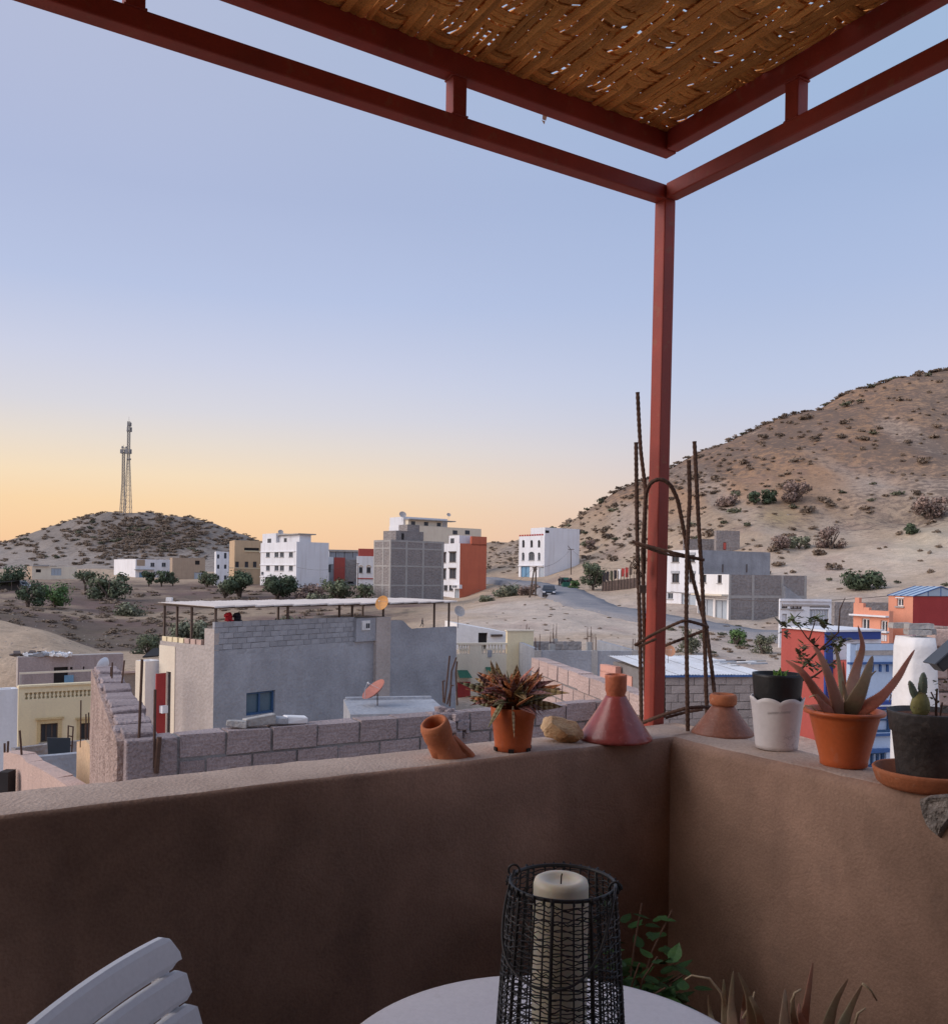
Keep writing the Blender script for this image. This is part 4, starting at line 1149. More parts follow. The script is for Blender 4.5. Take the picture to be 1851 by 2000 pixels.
# right half: window tower, pier and the wall that steps down
x2 = h.r(757, 1290)[0]; xw = h.r(729, 1290)[0]
zt2 = h.r(720, 1207)[1]
h.lbox('stair_wall', x1 + .003, xw, -.12, 2.6, zb, zt2 + h.z0, CEMENT)
h.lbox('pier', xw + .003, x2, -.16, 2.6, h.z0 + 1, zt2 + h.z0 + .02, CEMENTW)
wq = h.rect('R', 706, 1212, 722, 1231, -.12)
sw = MB(); sw.box(wq[0], -.165, wq[2], wq[1], -.10, wq[3]); so = sw.build('window', WFRAME_W, h.e, bevel=.01)
for k in (0, 1):
    m = MB(); c = wq[0] + (wq[1] - wq[0]) * (.46 + .25 * k); m.box(c, -.172, wq[2] + .08, c + (wq[1] - wq[0]) * .2, -.15, wq[3] - .12); m.build('pane', GLASS, so)
m = MB(); zs = h.r(790, 1211)[1]; zl_ = h.r(850, 1226)[1]
xs = np.linspace(x2 + .003, h.wr, 26)
xa, xb = h.r(783, 1215)[0], h.r(806, 1220)[0]
top = [zs - (zs - zl_) * sstep(xa, xb, x) + .012 * mnoise.noise(Vector((x * 3, 0, 0))) for x in xs]
for k in range(25):
    a, b = xs[k], xs[k + 1]
    m.hexa([(a, 0, zb - h.z0), (b, 0, zb - h.z0), (b, .18, zb - h.z0), (a, .18, zb - h.z0), (a, 0, top[k]), (b, 0, top[k + 1]), (b, .18, top[k + 1]), (a, .18, top[k])])
m.build('stepped_parapet', CEMENT, h.e, weld=True)
# corner step on the left face and crenels of the terrace edge
zL = h.l(330, 1247)[1] + h.z0
h.lbox('terrace_edge', .0, .16, .62, h.wl, zb + .003, zL - .12, CEMENTW)
h.lbox('corner_pier', -.004, .2, .0, .60, zb + .003, zfull - .25, CEMENTW)
blk_y = np.linspace(1.0, h.wl - .25, 7)
for k, yy in enumerate(blk_y):
    m = MB(); m.box(.01, yy - .16, zL - .12 - h.z0, .15, yy + .13, zL + .06 - h.z0, jit=.01)
    m.build('crenel', CREAM if k > 2 else ROUGHP, h.e)
h.lbox('terrace_back_wall', 2.2, 2.34, .65, h.wl - .02, zb + .003, zb + .55, mat('brown_render', (.22, .12, .08), scale=2, bscale=20))
# sheet roof over the terrace
zr = P(420, 1189, 31).z
for k, (x, y) in enumerate(((.12, .12), (.10, h.wl * .45), (.1, h.wl * .72), (.1, h.wl - .12), (3.3, .14), (6.2, .5), (6.9, .5), (8.4, .2), (11.6, .2), (12.6, .2), (5.2, 3.2), (10, 3.2))):
    zbase = (zfull - .03 if .14 <= x < x1 and y < .3 else zb) - h.z0
    m = MB(); m.box(x - .035, y - .035, zbase, x + .035, y + .035, zr - h.z0); m.build('roof_post', STEELD, h.e)
m = MB(); m.box(-.12, -.02, zr - h.z0, h.wr - .5, .04, zr - h.z0 + .06); m.build('roof_beam', STEELD, h.e)
m = MB(); m.box(-.06, .05, zr - h.z0 - .0, 0.0, 3.9, zr - h.z0 + .06); m.build('roof_beam', STEELD, h.e)
nS = 15; ws = (h.wr - .2) / nS
for k in range(nS):
    m = MB(); nx = 12
    x0_ = -.25 + k * ws; dz = .012 * (k % 2)
    rows = []
    for e, yy in ((0, -.35), (1, 3.3)):
        rows.append([(x0_ + (ws + .08) * i / nx, yy, zr - h.z0 + .075 + dz + .035 * e + .016 * math.cos(i * math.pi) + .005 * i / nx * 6) for i in range(nx + 1)])
    for i in range(nx):
        m.quad(rows[0][i], rows[0][i + 1], rows[1][i + 1], rows[1][i])
    m.quad((x0_, -.36, rows[0][0][2] - .05), (x0_ + ws, -.36, rows[0][nx][2] - .05), (x0_ + ws, -.35, rows[0][nx][2]), (x0_, -.35, rows[0][0][2]))
    o = m.build('roof_sheet', TINW, h.e); sm = o.modifiers.new('solid', 'SOLIDIFY'); sm.thickness = .012
hgrey = h

# things on that roof
m = MB(); c = P(446, 1206, 31.9)
bx_ = MB()
for k in range(30):
    u = random.uniform(0, 6.28); w = random.uniform(.02, .12); p0 = Vector((math.cos(u) * w, math.sin(u) * w * .5, random.uniform(0, .24) - .05))
    bx_.box(p0.x - .05, p0.y - .04, p0.z - .05, p0.x + .05, p0.y + .04, p0.z + .06, jit=.03)
o = bx_.build('red_cloth', mat('red_cloth', (.55, .03, .04), rough=.9, bscale=40), loc=(c.x, c.y, hgrey.zt + .04), smooth=True)
tag(o, 'small bright red cloth bundle on the block wall of the grey house', 'cloth')
o2 = bx_.build('dark_cloth', mat('dark_cloth', (.03, .03, .04), rough=.9, bscale=40), loc=(c.x + .26, c.y + .2, hgrey.zt + .03), smooth=True)
tag(o2, 'small dark cloth bundle beside the red one on the grey house', 'cloth')

def dish(name, label, px, py, d, rad, face_px_dx, color, mast_len, tilt=38, az=-140):
    """satellite dish on a mast: reflector, feed arm, receiver, mast"""
    p = P(px, py, d)
    e = thing(name, label, 'satellite dish', p)
    a = R(az); el = R(tilt)
    fwd = Vector((math.sin(a) * math.cos(el), math.cos(a) * math.cos(el), math.sin(el)))
    q = fwd.to_track_quat('Z', 'Y')
    m = MB(); m.lathe([(rad * f, rad * .32 * f * f) for f in (0.001, .2, .4, .6, .8, .95, 1.0)] + [(rad * 1.02, rad * .33), (rad * f, rad * .32) if False else (rad * .99, rad * .30)] + [(rad * f, rad * .32 * f * f - .02) for f in (.8, .5, .001)], 28)
    m.v = [tuple(q @ Vector(v)) for v in m.v]
    m.build('reflector', color, e, smooth=True)
    m = MB(); tip = q @ Vector((0, 0, rad * 1.0))
    m.tube([q @ Vector((0, -rad * .95, rad * .28)), q @ Vector((0, -rad * .5, rad * .75)), tip], rad * .022, 6)
    m.tube([q @ Vector((rad * .8, rad * .2, rad * .24)), tip], rad * .014, 5); m.tube([q @ Vector((-rad * .8, rad * .2, rad * .24)), tip], rad * .014, 5)
    m.build('feed_arm', WFRAME, e)
    m = MB(); m.tube([tip, tip - fwd * rad * .16], rad * .07, 8); m.build('receiver', WFRAME_W, e)
    m = MB(); b = q @ Vector((0, 0, -.03)); m.tube([b, b - fwd * rad * .12, Vector((b.x, b.y, b.z)) - fwd * rad * .14 - Vector((0, 0, mast_len))], rad * .045, 8); m.build('mast', STEELD, e)
    return e
OCH = mat('ochre_dish', (.62, .31, .10), (.5, .24, .08), scale=4, bscale=30, bump=.05, rough=.5)
RDISH = mat('rust_red_dish', (.42, .16, .12), (.33, .13, .10), scale=4, bscale=30, bump=.05, rough=.55, spots=.3, spot_col=(.3, .14, .1))
GDISH = mat('grey_dish', (.45, .42, .40), (.36, .33, .31), scale=4, bscale=30, bump=.05, rough=.55)
dish('satellite_dish', 'ochre satellite dish on the sheet roof of the grey house', 748, 1179, 35.5, .30, 0, OCH, .42, 22, -150)
dish('satellite_dish', 'dull red satellite dish on the concrete slab before the grey house', 734, 1352, 26.2, .40, 0, RDISH, .48, 48, -120)
dish('satellite_dish', 'small grey satellite dish at the right end of the grey house', 896, 1195, 42, .27, 0, GDISH, .75, 25, 150)
dish('satellite_dish', 'orange satellite dish behind the red post', 1306, 1272, 23.2, .155, 0, mat('orange_dish', (.62, .30, .17), bscale=30, rough=.5), .5, 20, 170)
for lb, px, py, d, rad in (('dark satellite dish on the left end of the stepped white house roof', 786, 1006, 186, .75), ('tiny satellite dish on the right of the stepped white house roof', 876, 1006, 190, .45), ('tiny satellite dish on the tall white apartment house roof', 548, 1040, 202, .6)):
    dish('satellite_dish', lb, px, py, d, rad, 0, GDISH, 1.3, 30, 160)

# concrete slab roof and low masonry in front of the grey house
sl = House('slab_house', 'low concrete slab roof in front of the grey house wall', 'roof slab', 688, 24.5, 12, 684, 880, 1396, z0=-6.6)
sl.wl = 3.0
sl.walls(CEMENT, CEMENT, CEMENT)
sl.lbox('upstand', .05, sl.wr - .05, 2.75, 2.95, sl.zt, sl.zt + .08, CEMENT)

# ---------------------------------------------------------------- cream house with the balustrade
h = House('cream_house', 'cream and white house with a roof balustrade right of the grey house', 'house', 889, 44, 14, 886, 1043, 1278)
h.walls(CREAMP, CREAMP)
a, b = h.r(896, 1265)[0], h.r(990, 1265)[0]
zt_ = h.r(940, 1256)[1]; zb_ = h.zt - h.z0
m = MB(); m.box(0, -.02, zt_ - .09, b, .22, zt_); m.build('coping', CREAMP, h.e)
def baluster(r=.075, hgt=.5):
    m = MB(); m.lathe([(r * .7, 0), (r * .7, hgt * .1), (r * .45, hgt * .16), (r, hgt * .42), (r * .5, hgt * .72), (r * .42, hgt * .84), (r * .7, hgt * .9), (r * .7, hgt)], 10)
    return m
bm_ = None
xs_ = [h.r(x, 1265)[0] for x in (898, 903, 908, 913)] + [h.r(x, 1265)[0] for x in (944, 950, 956, 962, 968, 974, 980)]
for x in xs_:
    if bm_ is None:
        bm_ = baluster(.07, zt_ - .09 - zb_).build('baluster', CREAMP, h.e, smooth=True, loc=(x, .1, zb_))
    else:
        o = bm_.copy(); COL.objects.link(o); o.location = (x, .1, zb_)
m = MB(); m.box(h.r(917, 1265)[0], 0, zb_, h.r(941, 1265)[0], .2, zt_ - .09); m.build('parapet_panel', CREAMP, h.e)
zt3 = h.r(1016, 1233)[1]
m = MB(); m.box(b, -.03, zb_ - 3.5, h.wr, .25, zt3); m.build('tall_wall', CREAM, h.e)
m = MB(); m.box(b - .05, -.08, zt3, h.wr + .05, .3, zt3 + .06); m.build('coping', CREAMP, h.e)
# white room set back on the terrace
xw0, xw1 = h.r(892, 1235, 2.5)[0], h.r(993, 1235, 2.5)[0]
zw0, zw1 = h.r(893, 1218, 2.5)[1], h.r(990, 1236, 2.5)[1]
m = MB()
hq = [h.rect('R', 934, 1230, 952, 1262, 2.5)]
hs = [(hq[0][0], hq[0][1], zb_, hq[0][3])]
for (u0, u1, v0, v1) in rect_cells(xw0, xw1, zb_, zw1, hs):
    m.box(u0, 2.5, v0, u1, 2.75, v1)
m.raw([(xw0, 2.5, zw1), (xw1, 2.5, zw1), (xw1, 5.5, zw1), (xw0, 5.5, zw1), (xw0, 2.5, zw0), (xw0, 5.5, zw0)], [(0, 1, 4), (4, 1, 2, 5), (0, 4, 5, 3)])
m.build('roof_room', WHITE2, h.e)
m = MB(); m.box(hs[0][0], 2.72, zb_, hs[0][1], 2.74, hs[0][3]); m.build('door', DARKIN, h.e)
m = MB(); q = h.rect('R', 958, 1239, 980, 1243, 2.5); m.box(q[0], 2.35, q[2], q[1], 2.49, q[3]); m.build('bracket', STEELD, h.e)
for (a_, b_, y0, y1) in ((893, 918, 1309, 1322), (947, 966, 1303, 1312)):
    q = h.rect('R', a_, y0, b_, y1); m = MB()
    m.raw([(q[0], 0, q[3]), (q[1] - .15, 0, q[3]), (q[1], -.5, q[2]), (q[0], -.5, q[2]), (q[1] + .05, 0, q[2])], [(0, 1, 2, 3), (1, 4, 2), (0, 3, 4, 1)])
    m.build('awning', mat('green_tile', (.035, .13, .085), (.03, .10, .07), scale=6, bscale=30), h.e)
q = h.rect('R', 893, 1332, 918, 1375); h.onface('door_surround', 'R', q, .05, DARKRED)
h.face_px('satellite_stain', 'R', 952, 1270, 960, 1284, .03, CEMENT)

# ---------------------------------------------------------------- unfinished grey shell
e = thing('unfinished_shell', 'unfinished grey block shell with concrete piers and starter bars', 'unfinished building', (*P(1044, 1270, 41).xy, -6), R(8))
org = Vector(e.location)
def eloc(px, py, d):
    p = P(px, py, d) - org; c, s_ = math.cos(-R(8)), math.sin(-R(8)); return Vector((p.x * c - p.y * s_, p.x * s_ + p.y * c, p.z))
w_ = eloc(1262, 1265, 42).x; zf = P(1140, 1271, 41.5).z + 6; zk = P(1140, 1255, 49).z + 6
for nm, bxx in (('front_wall', (0, 0, 0, w_, .2, zf)), ('back_wall', (.4, 8.0, 0, w_ * .8, 8.2, zk)), ('side_wall', (0, .21, 0, .2, 7.99, zf + .1)), ('side_wall', (w_ - .2, .21, 0, w_, 7.99, zf - .1))):
    m = MB(); m.box(*bxx); m.build(nm, BLOCKF if 'back' in nm else CEMENT, e)
m = MB(); m.box(.2, .2, zf - 1.3, w_ - .2, 8, zf - 1.2); m.build('floor_slab', CONC, e)
for x, y, zt_ in ((.02, -.04, zf + .02), (w_ * .5, -.04, zf + .02), (w_ * .86, -.04, zf + .03), (w_ * .22, 8.02, zk + .1), (w_ * .5, 8.02, zk + .15), (w_ * .66, 4, zf + .1), (w_ * .3, 4, zf)):
    m = MB(); m.box(x, y, 0, x + .28, y + .28, zt_); pr = m.build('pier', CONC, e)
    m = MB()
    for k in range(4):
        q = Vector((x + .05 + .18 * (k % 2), y + .05 + .18 * (k // 2), zt_ - .1)); m.tube([q, q + Vector((random.uniform(-.04, .04), 0, random.uniform(.55, 1.0)))], .012, 5)
    m.build('starter_bars', RUST, pr)

# ---------------------------------------------------------------- pink house and its roof clutter
h = House('pink_house', 'small salmon pink house with a white window behind the tall tagine lid', 'house', 1236, 23, 24, 1174, 1300, 1322, z0=-6.3)
h.opening('L', 1181, 1317, 1191, 1338, 'white', 1)
h.walls(PINK, PINK, parapet=.12)
h.lbox('rear_wall', 0, .18, h.wl * .5, h.wl, h.zt - .02, h.l(1176, 1298)[1] + h.z0, PINK)
m = MB(); m.lathe([(.0, 0), (.2, 0), (.26, .1), (.26, .3), (.18, .42), (.06, .46), (0, .46)], 14); o = m.build('water_tank', CONC, loc=P(1240, 1321, 24.2), smooth=True); o.location.z = h.zt - .12
tag(o, 'small round grey water tank on the pink house roof', 'water tank')
for k, (px, w) in enumerate(((1222, .22), (1229, .15))):
    m = MB(); m.box(-w, -.15, 0, w, .15, .16 + .05 * k, jit=.04); o = m.build('roof_rubble', STEELD, loc=P(px, 1318, 24.8)); o.location.z = h.zt - .12
    tag(o, ('larger' if k == 0 else 'smaller') + ' dark heap of scrap on the pink house roof', 'scrap')

# ---------------------------------------------------------------- block house with the zinc roof
h = House('zinc_roof_house', 'block house with a pale zinc sheet roof behind the short tagine lid', 'house', 1297, 21, 10, 1294, 1490, 1322, z0=-6)
h.wl = 3.6
h.walls(MORTAR, MORTAR)
blocks_on(h.e, 0, h.wr, h.zt - h.z0 - 1.8, h.zt - h.z0, -.06, mat('brown_block', (0.36, 0.30, 0.27), (0.28, 0.23, 0.21), scale=3, bscale=26, bump=.4, fine=.14, rnd=.12), th=.1, seed=9)
nS = 6; ws = (h.wr + .2) / nS
for k in range(nS):
    m = MB(); nx = 14; x0_ = -.12 + k * ws
    rows = [[(x0_ + (ws + .05) * i / nx, yy, h.zt - h.z0 + .05 + .10 * e_ + .012 * math.cos(i * math.pi) + .01 * (k % 2)) for i in range(nx + 1)] for e_, yy in ((0, -.12), (1, 3.7))]
    for i in range(nx): m.quad(rows[0][i], rows[0][i + 1], rows[1][i + 1], rows[1][i])
    o = m.build('roof_sheet', TIN, h.e); sm = o.modifiers.new('solid', 'SOLIDIFY'); sm.thickness = .006
m = MB(); m.box(-.1, -.14, h.zt - h.z0 - .0, h.wr + .05, -.07, h.zt - h.z0 + .045); m.build('fascia', BLUET, h.e)
for k in range(7):
    px = 1385 + k * 13; p = P(px, 1296, 23.4); m = MB(); m.obox((0, 0, 0), (.92, .38, 0), (-.38, .92, 0), (0, 0, 1), .55, .14, .03)
    o = m.build('loose_plank', [WHITE2, WFRAME, CONC, STEELD][k % 4], loc=(p.x, p.y - .35 * (k % 3), h.zt + .155 + .0 * k))
    tag(o, ['pale', 'grey', 'short grey', 'dark'][k % 4] + ' loose board on the zinc roof, ' + ['first', 'second', 'third', 'fourth', 'fifth', 'sixth', 'last'][k] + ' from the left', 'board')

# ---------------------------------------------------------------- red, blue and white houses at the right
h = House('red_blue_house', 'house with a red side wall and a cobalt blue roof band', 'house', 1613, 34, 20, 1527, 1722, 1234, z0=-6)
h.opening('R', 1683, 1267, 1701, 1290, 'blue', 1, hbars=2)
h.walls(WHITE, REDW, parapet=.25)
h.face_px('roof_band', 'R', 1613, 1233.5, 1716, 1249, .1, COBALT)
m = MB(); m.box(-.05, -.101, 0, .3, .0, h.zt - h.z0 - .02); m.build('corner_band', COBALT, h.e)
h.lbox('roof_edge', -.12, h.wr, -.16, h.wl, h.zt, h.zt + .07, WHITE)
h.lbox('red_annex', .3, 1.0, -1.6, -.11, h.z0, h.r(1640, 1288)[1] + h.z0 + .0, REDW)
h = House('pale_blue_house', 'pale blue house with a blue railing and a blue framed window behind the aloe', 'house', 1662, 27, 14, 1655, 1762, 1258, z0=-6)
h.opening('R', 1690, 1384, 1742, 1432, 'blue', 1, hbars=1); h.opening('R', 1686, 1470, 1730, 1500, 'blue', 3)
h.walls(BLUEW, BLUEW, parapet=.2)
q = h.rect('R', 1655, 1293, 1757, 1297); h.onface('rail', 'R', q, .12, BLUET)
for x in (1702, 1717, 1731, 1745, 1757):
    h.face_px('baluster', 'R', x - 1.2, 1298, x + 1.2, 1312, .08, BLUET)
h.face_px('window_hood', 'R', 1686, 1368, 1746, 1383, .22, COBALT); h.face_px('hood_edge', 'R', 1684, 1375, 1748, 1378, .25, WHITE)
h.face_px('sill', 'R', 1686, 1433, 1746, 1437, .12, BLUET); h.face_px('lower_hood', 'R', 1680, 1462, 1734, 1469, .15, BLUET)
h = House('orange_villa', 'peach villa with a dark red side and a glass hip roof', 'villa', 1783, 54, 24, 1735, 1890, 1165)
h.opening('L', 1751, 1169, 1764, 1184, 'white', 1)
h.walls(DARKRED, PEACH)
h.face_px('window_surround', 'L', 1749, 1166.5, 1766, 1168.5, .05, WHITE)
# glass roof: panes between bars
zt = h.zt - h.z0; wr, wl = h.wr, h.wl
hipz = zt + .62
PGL = mat('roof_glass', (.42, .52, .60), (.36, .46, .55), rough=.2, spec=.5, bump=0, fine=0, rnd=.12)
def pane_strip(a0, a1, b0, b1, n):
    a0, a1, b0, b1 = map(Vector, (a0, a1, b0, b1))
    for k in range(n):
        t0, t1 = k / n + .012, (k + 1) / n - .012
        m = MB(); m.quad(a0.lerp(a1, t0), a0.lerp(a1, t1), b0.lerp(b1, t1), b0.lerp(b1, t0)); m.build('roof_pane', PGL, h.e)
    for k in range(n + 1):
        m = MB(); m.tube([a0.lerp(a1, k / n), b0.lerp(b1, k / n)], .035, 5); m.build('glazing_bar', BLUET, h.e)
xm = wr * .48
pane_strip((-.1, -.1, zt + .02), (-.1, wl, zt + .02), (xm, -.1, hipz), (xm, wl, hipz), 4)
pane_strip((wr, -.1, zt + .02), (wr, wl, zt + .02), (xm, -.1, hipz), (xm, wl, hipz), 4)
for (u0, u1) in ((0, .25), (.25, .48), (.48, .73), (.73, 1.0)):
    hh = lambda u: zt + .03 + (hipz - zt - .05) * (u / .48 if u <= .48 else (1 - u) / .52)
    m = MB(); m.quad((wr * u0 + .02, -.06, zt + .03), (wr * u1 - .02, -.06, zt + .03), (wr * u1 - .02, -.06, hh(u1)), (wr * u0 + .02, -.06, hh(u0))); m.build('gable_pane', PGL, h.e)
    m = MB(); m.tube([(wr * u1, -.06, zt + .02), (wr * u1, -.06, hh(u1) + .02)], .03, 5); m.build('glazing_bar', BLUET, h.e)
m = MB(); m.tube([(0, -.06, zt + .02), (xm, -.06, hipz), (wr, -.06, zt + .02)], .035, 5); m.build('glazing_bar', BLUET, h.e)
# the lower front wing
g = House('peach_wing', 'lower peach wing with two white windows and a scrolled parapet', 'house wing', 1737, 53.2, 24, 1667, 1745, 1194)
g.opening('L', 1682, 1208, 1697.5, 1230, 'white', 1); g.opening('L', 1719, 1212, 1732.5, 1234.5, 'white', 1)
g.walls(PEACH, PEACH, parapet=.3)
g.face_px('ledge', 'L', 1664, 1201, 1736, 1204, .3, WHITE); g.face_px('ledge', 'L', 1664, 1230.5, 1736, 1233.5, .25, WHITE)
g.lbox('scroll_parapet', 0, .22, g.wl * .72, g.wl, g.zt, g.zt + .42, PEACH); g.lbox('scroll_parapet', 0, .22, g.wl * .84, g.wl - .1, g.zt + .421, g.zt + .75, PEACH)
g.lbox('scroll_parapet', 0, .22, g.wl * .56, g.wl * .715, g.zt, g.zt + .16, PEACH)
m = MB(); q = g.rect('L', 1716, 1240, 1733, 1252)
for k in range(5):
    u = q[0] + (q[1] - q[0]) * (k + .5) / 5; m.box(-.1, u - .03, q[2], .0, u + .03, q[3])
m.build('balusters', WHITE, g.e)

# ---------------------------------------------------------------- white chimney stack with rough stone behind, close on the right
cst = P(1788, 1240, 8.6)
e = thing('white_chimney', 'tapering white plaster chimney stack with loose bricks on top', 'chimney', (cst.x, cst.y, -3))
zt = cst.z + 3; rad = 32 / F_PX * 8.6 * 1.05
m = MB(); ringz = [(0, -.19, .27), (zt - 1.6, -.175, .235), (zt - .9, -.165, .19), (zt - .45, -.155, .155), (zt - .12, -.145, .135), (zt - .02, -.13, .12)]
for z, x0, x1_ in ringz:
    for k in range(16):
        a = 2 * math.pi * k / 16; sx, sy = [math.copysign(abs(f) ** .35, f) for f in (math.cos(a), math.sin(a))]
        m.v.append(((x0 + x1_) / 2 + (x1_ - x0) / 2 * sx + .012 * mnoise.noise(Vector((sx * 2, sy * 2, z * 7))), .2 * sy, z))
for i in range(len(ringz) - 1):
    for k in range(16): a, b_ = i * 16 + k, i * 16 + (k + 1) % 16; m.f.append((a, b_, b_ + 16, a + 16)); m.mi.append(0)
m.f.append(tuple((len(ringz) - 1) * 16 + k for k in range(16))); m.mi.append(0)
m.build('stack', WHITE2, e, smooth=True)
for k, (dx, dy, w) in enumerate(((-.02, -.08, .22), (.10, .05, .2), (-.1, .1, .2), (.02, -.02, .24))):
    m = MB(); m.box(dx - w / 2, dy - .05, zt + .003 + .056 * (k // 2), dx + w / 2, dy + .06, zt + .055 + .056 * (k // 2), jit=.006); m.build('brick', CONC, e)
a = P(1822, 1250, 8.9); e = thing('rubble_pier', 'rough pinkish rubble wall end at the right edge behind the cactus', 'wall', (a.x, a.y, -3), R(-6))
zt = P(1830, 1222, 8.9).z + 3
nst = 0
m = MB(); m.box(.02, .02, 0, 1.2, .5, zt - .03); m.build('core', MORTAR, e)
rng = random.Random(5)
z = zt - 2.4
while z < zt - .02:
    hgt = rng.uniform(.12, .2); x = rng.uniform(-.05, .0)
    while x < 1.1:
        L_ = rng.uniform(.16, .34); m = MB(); m.box(x, -.02 - rng.uniform(0, .03), z, x + L_ - .012, .12, min(z + hgt - .01, zt + rng.uniform(-.02, .03)), jit=.014); m.build('stone', ROUGHP if rng.random() < .6 else ROUGH, e, bevel=.012, seg=1); x += L_
    z += hgt
# solar lamp head poking in at the right edge
a = P(1846, 1290, 7.6); e = thing('solar_lamp', 'black tilted lamp head at the right edge above the cactus', 'lamp', a)
bl_ = mat('black_plastic', (.02, .02, .022), rough=.45, bump=.05, spec=.4)
m = MB(); ex = Vector((.74, 0, .67)); ez = Vector((-.67, 0, .74))
m.obox(-ex * .10 - ez * .05 + Vector((.03, 0, 0)), ex, (0, 1, 0), ez, .32, .16, .10); m.build('housing', bl_, e, bevel=.012)
m = MB(); m.obox(-ex * .12 + ez * .055 + Vector((.03, -.02, 0)), ex, (0, 1, 0), ez, .36, .2, .012); m.build('panel', GLASS, e)
m = MB(); m.tube([(.1, .08, 0), (.3, .1, -.1), (.4, .2, -.3)], .015, 6); m.build('bracket', STEELD, e)

# ================================================================ the neighbour's roof walls just below us
ZN = P(300, 1437, 7.0).z
WL0 = P(262, 1437, 6.85)
WR0 = Pplane(1262, 1380, WL0, NA)
LN = (Vector((WR0.x, WR0.y, 0)) - Vector((WL0.x, WL0.y, 0))).length
angA = math.atan2(UA.y, UA.x)
FARL, FARR = P(203, 1310, 11.8), P(1037, 1293, 12.2)
body = MB()
ring = [WL0, WR0, FARR, FARL]
cen_ = sum((Vector((p.x, p.y, 0)) for p in ring), Vector()) / 4
q = [Vector((p.x, p.y, 0)).lerp(cen_, .02) for p in ring]
body.hexa([v + Vector((0, 0, -6.8)) for v in q] + [v + Vector((0, 0, -.95)) for v in q])
nb = thing('neighbour_house', 'neighbouring flat-roofed house with open block parapets below our terrace', 'house', (WL0.x, WL0.y, -6.8))
world_child(body, 'roof', ROUGHP, nb)
# near block parapet
w1 = thing('block_parapet', 'near parapet of old cement blocks running below our wall', 'block wall', (WL0.x, WL0.y, ZN - 1.0), angA)
m = MB(); m.box(.32, .012, -.4, LN, .19, .985); m.build('mortar', MORTAR, w1)
tl = lambda x: 1.0 if x > .75 else .86
blocks_on(w1, .34, LN, 0, 1.0, 0.0, BLOCKP, th=.2, gap=.018, seed=21, jag=.009)
m = MB(); m.box(-.06, -.03, -.6, .325, .24, .985, jit=.012); m.build('corner_pier', BLOCKP, w1, bevel=.014, seg=2)
xr_ = (Pplane(880, 1400, WL0, NA) - WL0).dot(UA)
# lumpy concrete pier head with starter bars
m = MB()
m.box(xr_ - .13, -.02, .3, xr_ + .15, .21, .98, jit=.02)
for k in range(150):
    u, w_, s_ = random.uniform(-.17, .17), random.uniform(-.04, .2), random.uniform(.018, .045); z_ = random.uniform(.45, 1.03 - abs(u) * .4); m.box(xr_ + u - s_, w_ - s_ - .02, z_ - s_, xr_ + u + s_, w_ + s_ - .02, z_ + s_, jit=s_ * .45)
m.build('pier_head', BLOCKP, w1, bevel=.006, seg=1)
for k, (a, b, t) in enumerate((((868, 1374), (878, 1281), 0), ((878, 1380), (891, 1284), 1), ((873, 1376), (886, 1340), 0), ((893, 1378), (892.5, 1292), 1), ((866, 1372), (869, 1330), 1))):
    p0, p1 = P(*a, 8.35 + .15 * t), P(*b, 8.35 + .15 * t); pm = (p0 + p1) / 2 + Vector((-.015 if t else .01, 0, .1))
    m = MB(); m.tube([p0, pm, p1], .009, 6)
    m.v = [tuple(Matrix.Rotation(-angA, 3, 'Z') @ (Vector(v) - Vector(w1.location))) for v in m.v]; m.build('starter_bar', RUST, w1)
# side parapet receding on the right
a, b = P(1262, 1347, 8.3), P(1037, 1293, 12.2); zs = (a.z + b.z) / 2
dv = Vector((a.x - b.x, a.y - b.y, 0)); Ls = dv.length
w2 = thing('block_parapet', 'pinkish block parapet receding towards the cream house', 'block wall', (b.x, b.y, zs - 1.2), math.atan2(dv.y, dv.x))
m = MB(); m.box(0, .012, -.3, Ls, .17, 1.18); m.build('mortar', MORTAR, w2)
blocks_on(w2, 0, Ls, 0, 1.2, 0, mat('pink_block', (0.52, 0.39, 0.345), (0.42, 0.31, 0.275), scale=4, bscale=40, bump=.5, fine=.15, rnd=.1), th=.19, gap=.02, seed=33, jag=.008)
# rough rendered wall receding on the left
a, b = P(270, 1440, 6.95), P(204, 1309, 11.8); dv = Vector((b.x - a.x, b.y - a.y, 0)); Lr = dv.length; zt = (a.z + b.z) / 2
w3 = thing('rough_wall', 'thick rough rendered wall receding on the left below our parapet', 'wall', (a.x, a.y, zt - 3), math.atan2(dv.y, dv.x))
m = MB(); ns, nz_ = 110, 46; prof = [(.17, 0.0)] 
prof = [(.16, 3.0 * k / nz_) for k in range(nz_ + 1)] + [(.16 - .32 * k / 10, 3.0) for k in range(1, 11)] + [(-.16, 3.0 - 3.0 * k / 12) for k in range(1, 13)]
for i in range(ns + 1):
    x = Lr * i / ns
    for (y, z) in prof:
        p = Vector((x, y, z)); top = abs(z - 3) < .01
        dis = .030 * fbm((x * 11, y * 6, z * (1.6 if not top else 9)), 4) + .016 * mnoise.noise(Vector((x * 26, z * 2, 1)))
        step = .02 * math.floor(3 * mnoise.noise(Vector((x * 2.2, 5, 0)))) / 3
        if top: m.v.append((x, y + dis * .4, z + dis * 1.1 + step))
        else: m.v.append((x, y + dis * (1 if y > 0 else -1), z + (step if z > 2.9 else 0)))
npf = len(prof)
for i in range(ns):
    for k in range(npf - 1):
        c = i * npf + k; m.f.append((c, c + npf, c + npf + 1, c + 1)); m.mi.append(0)
m.f.append(tuple(range(npf))); m.mi.append(0)
m.build('wall', ROUGH, w3)
rgx = random.Random(8); x = .02
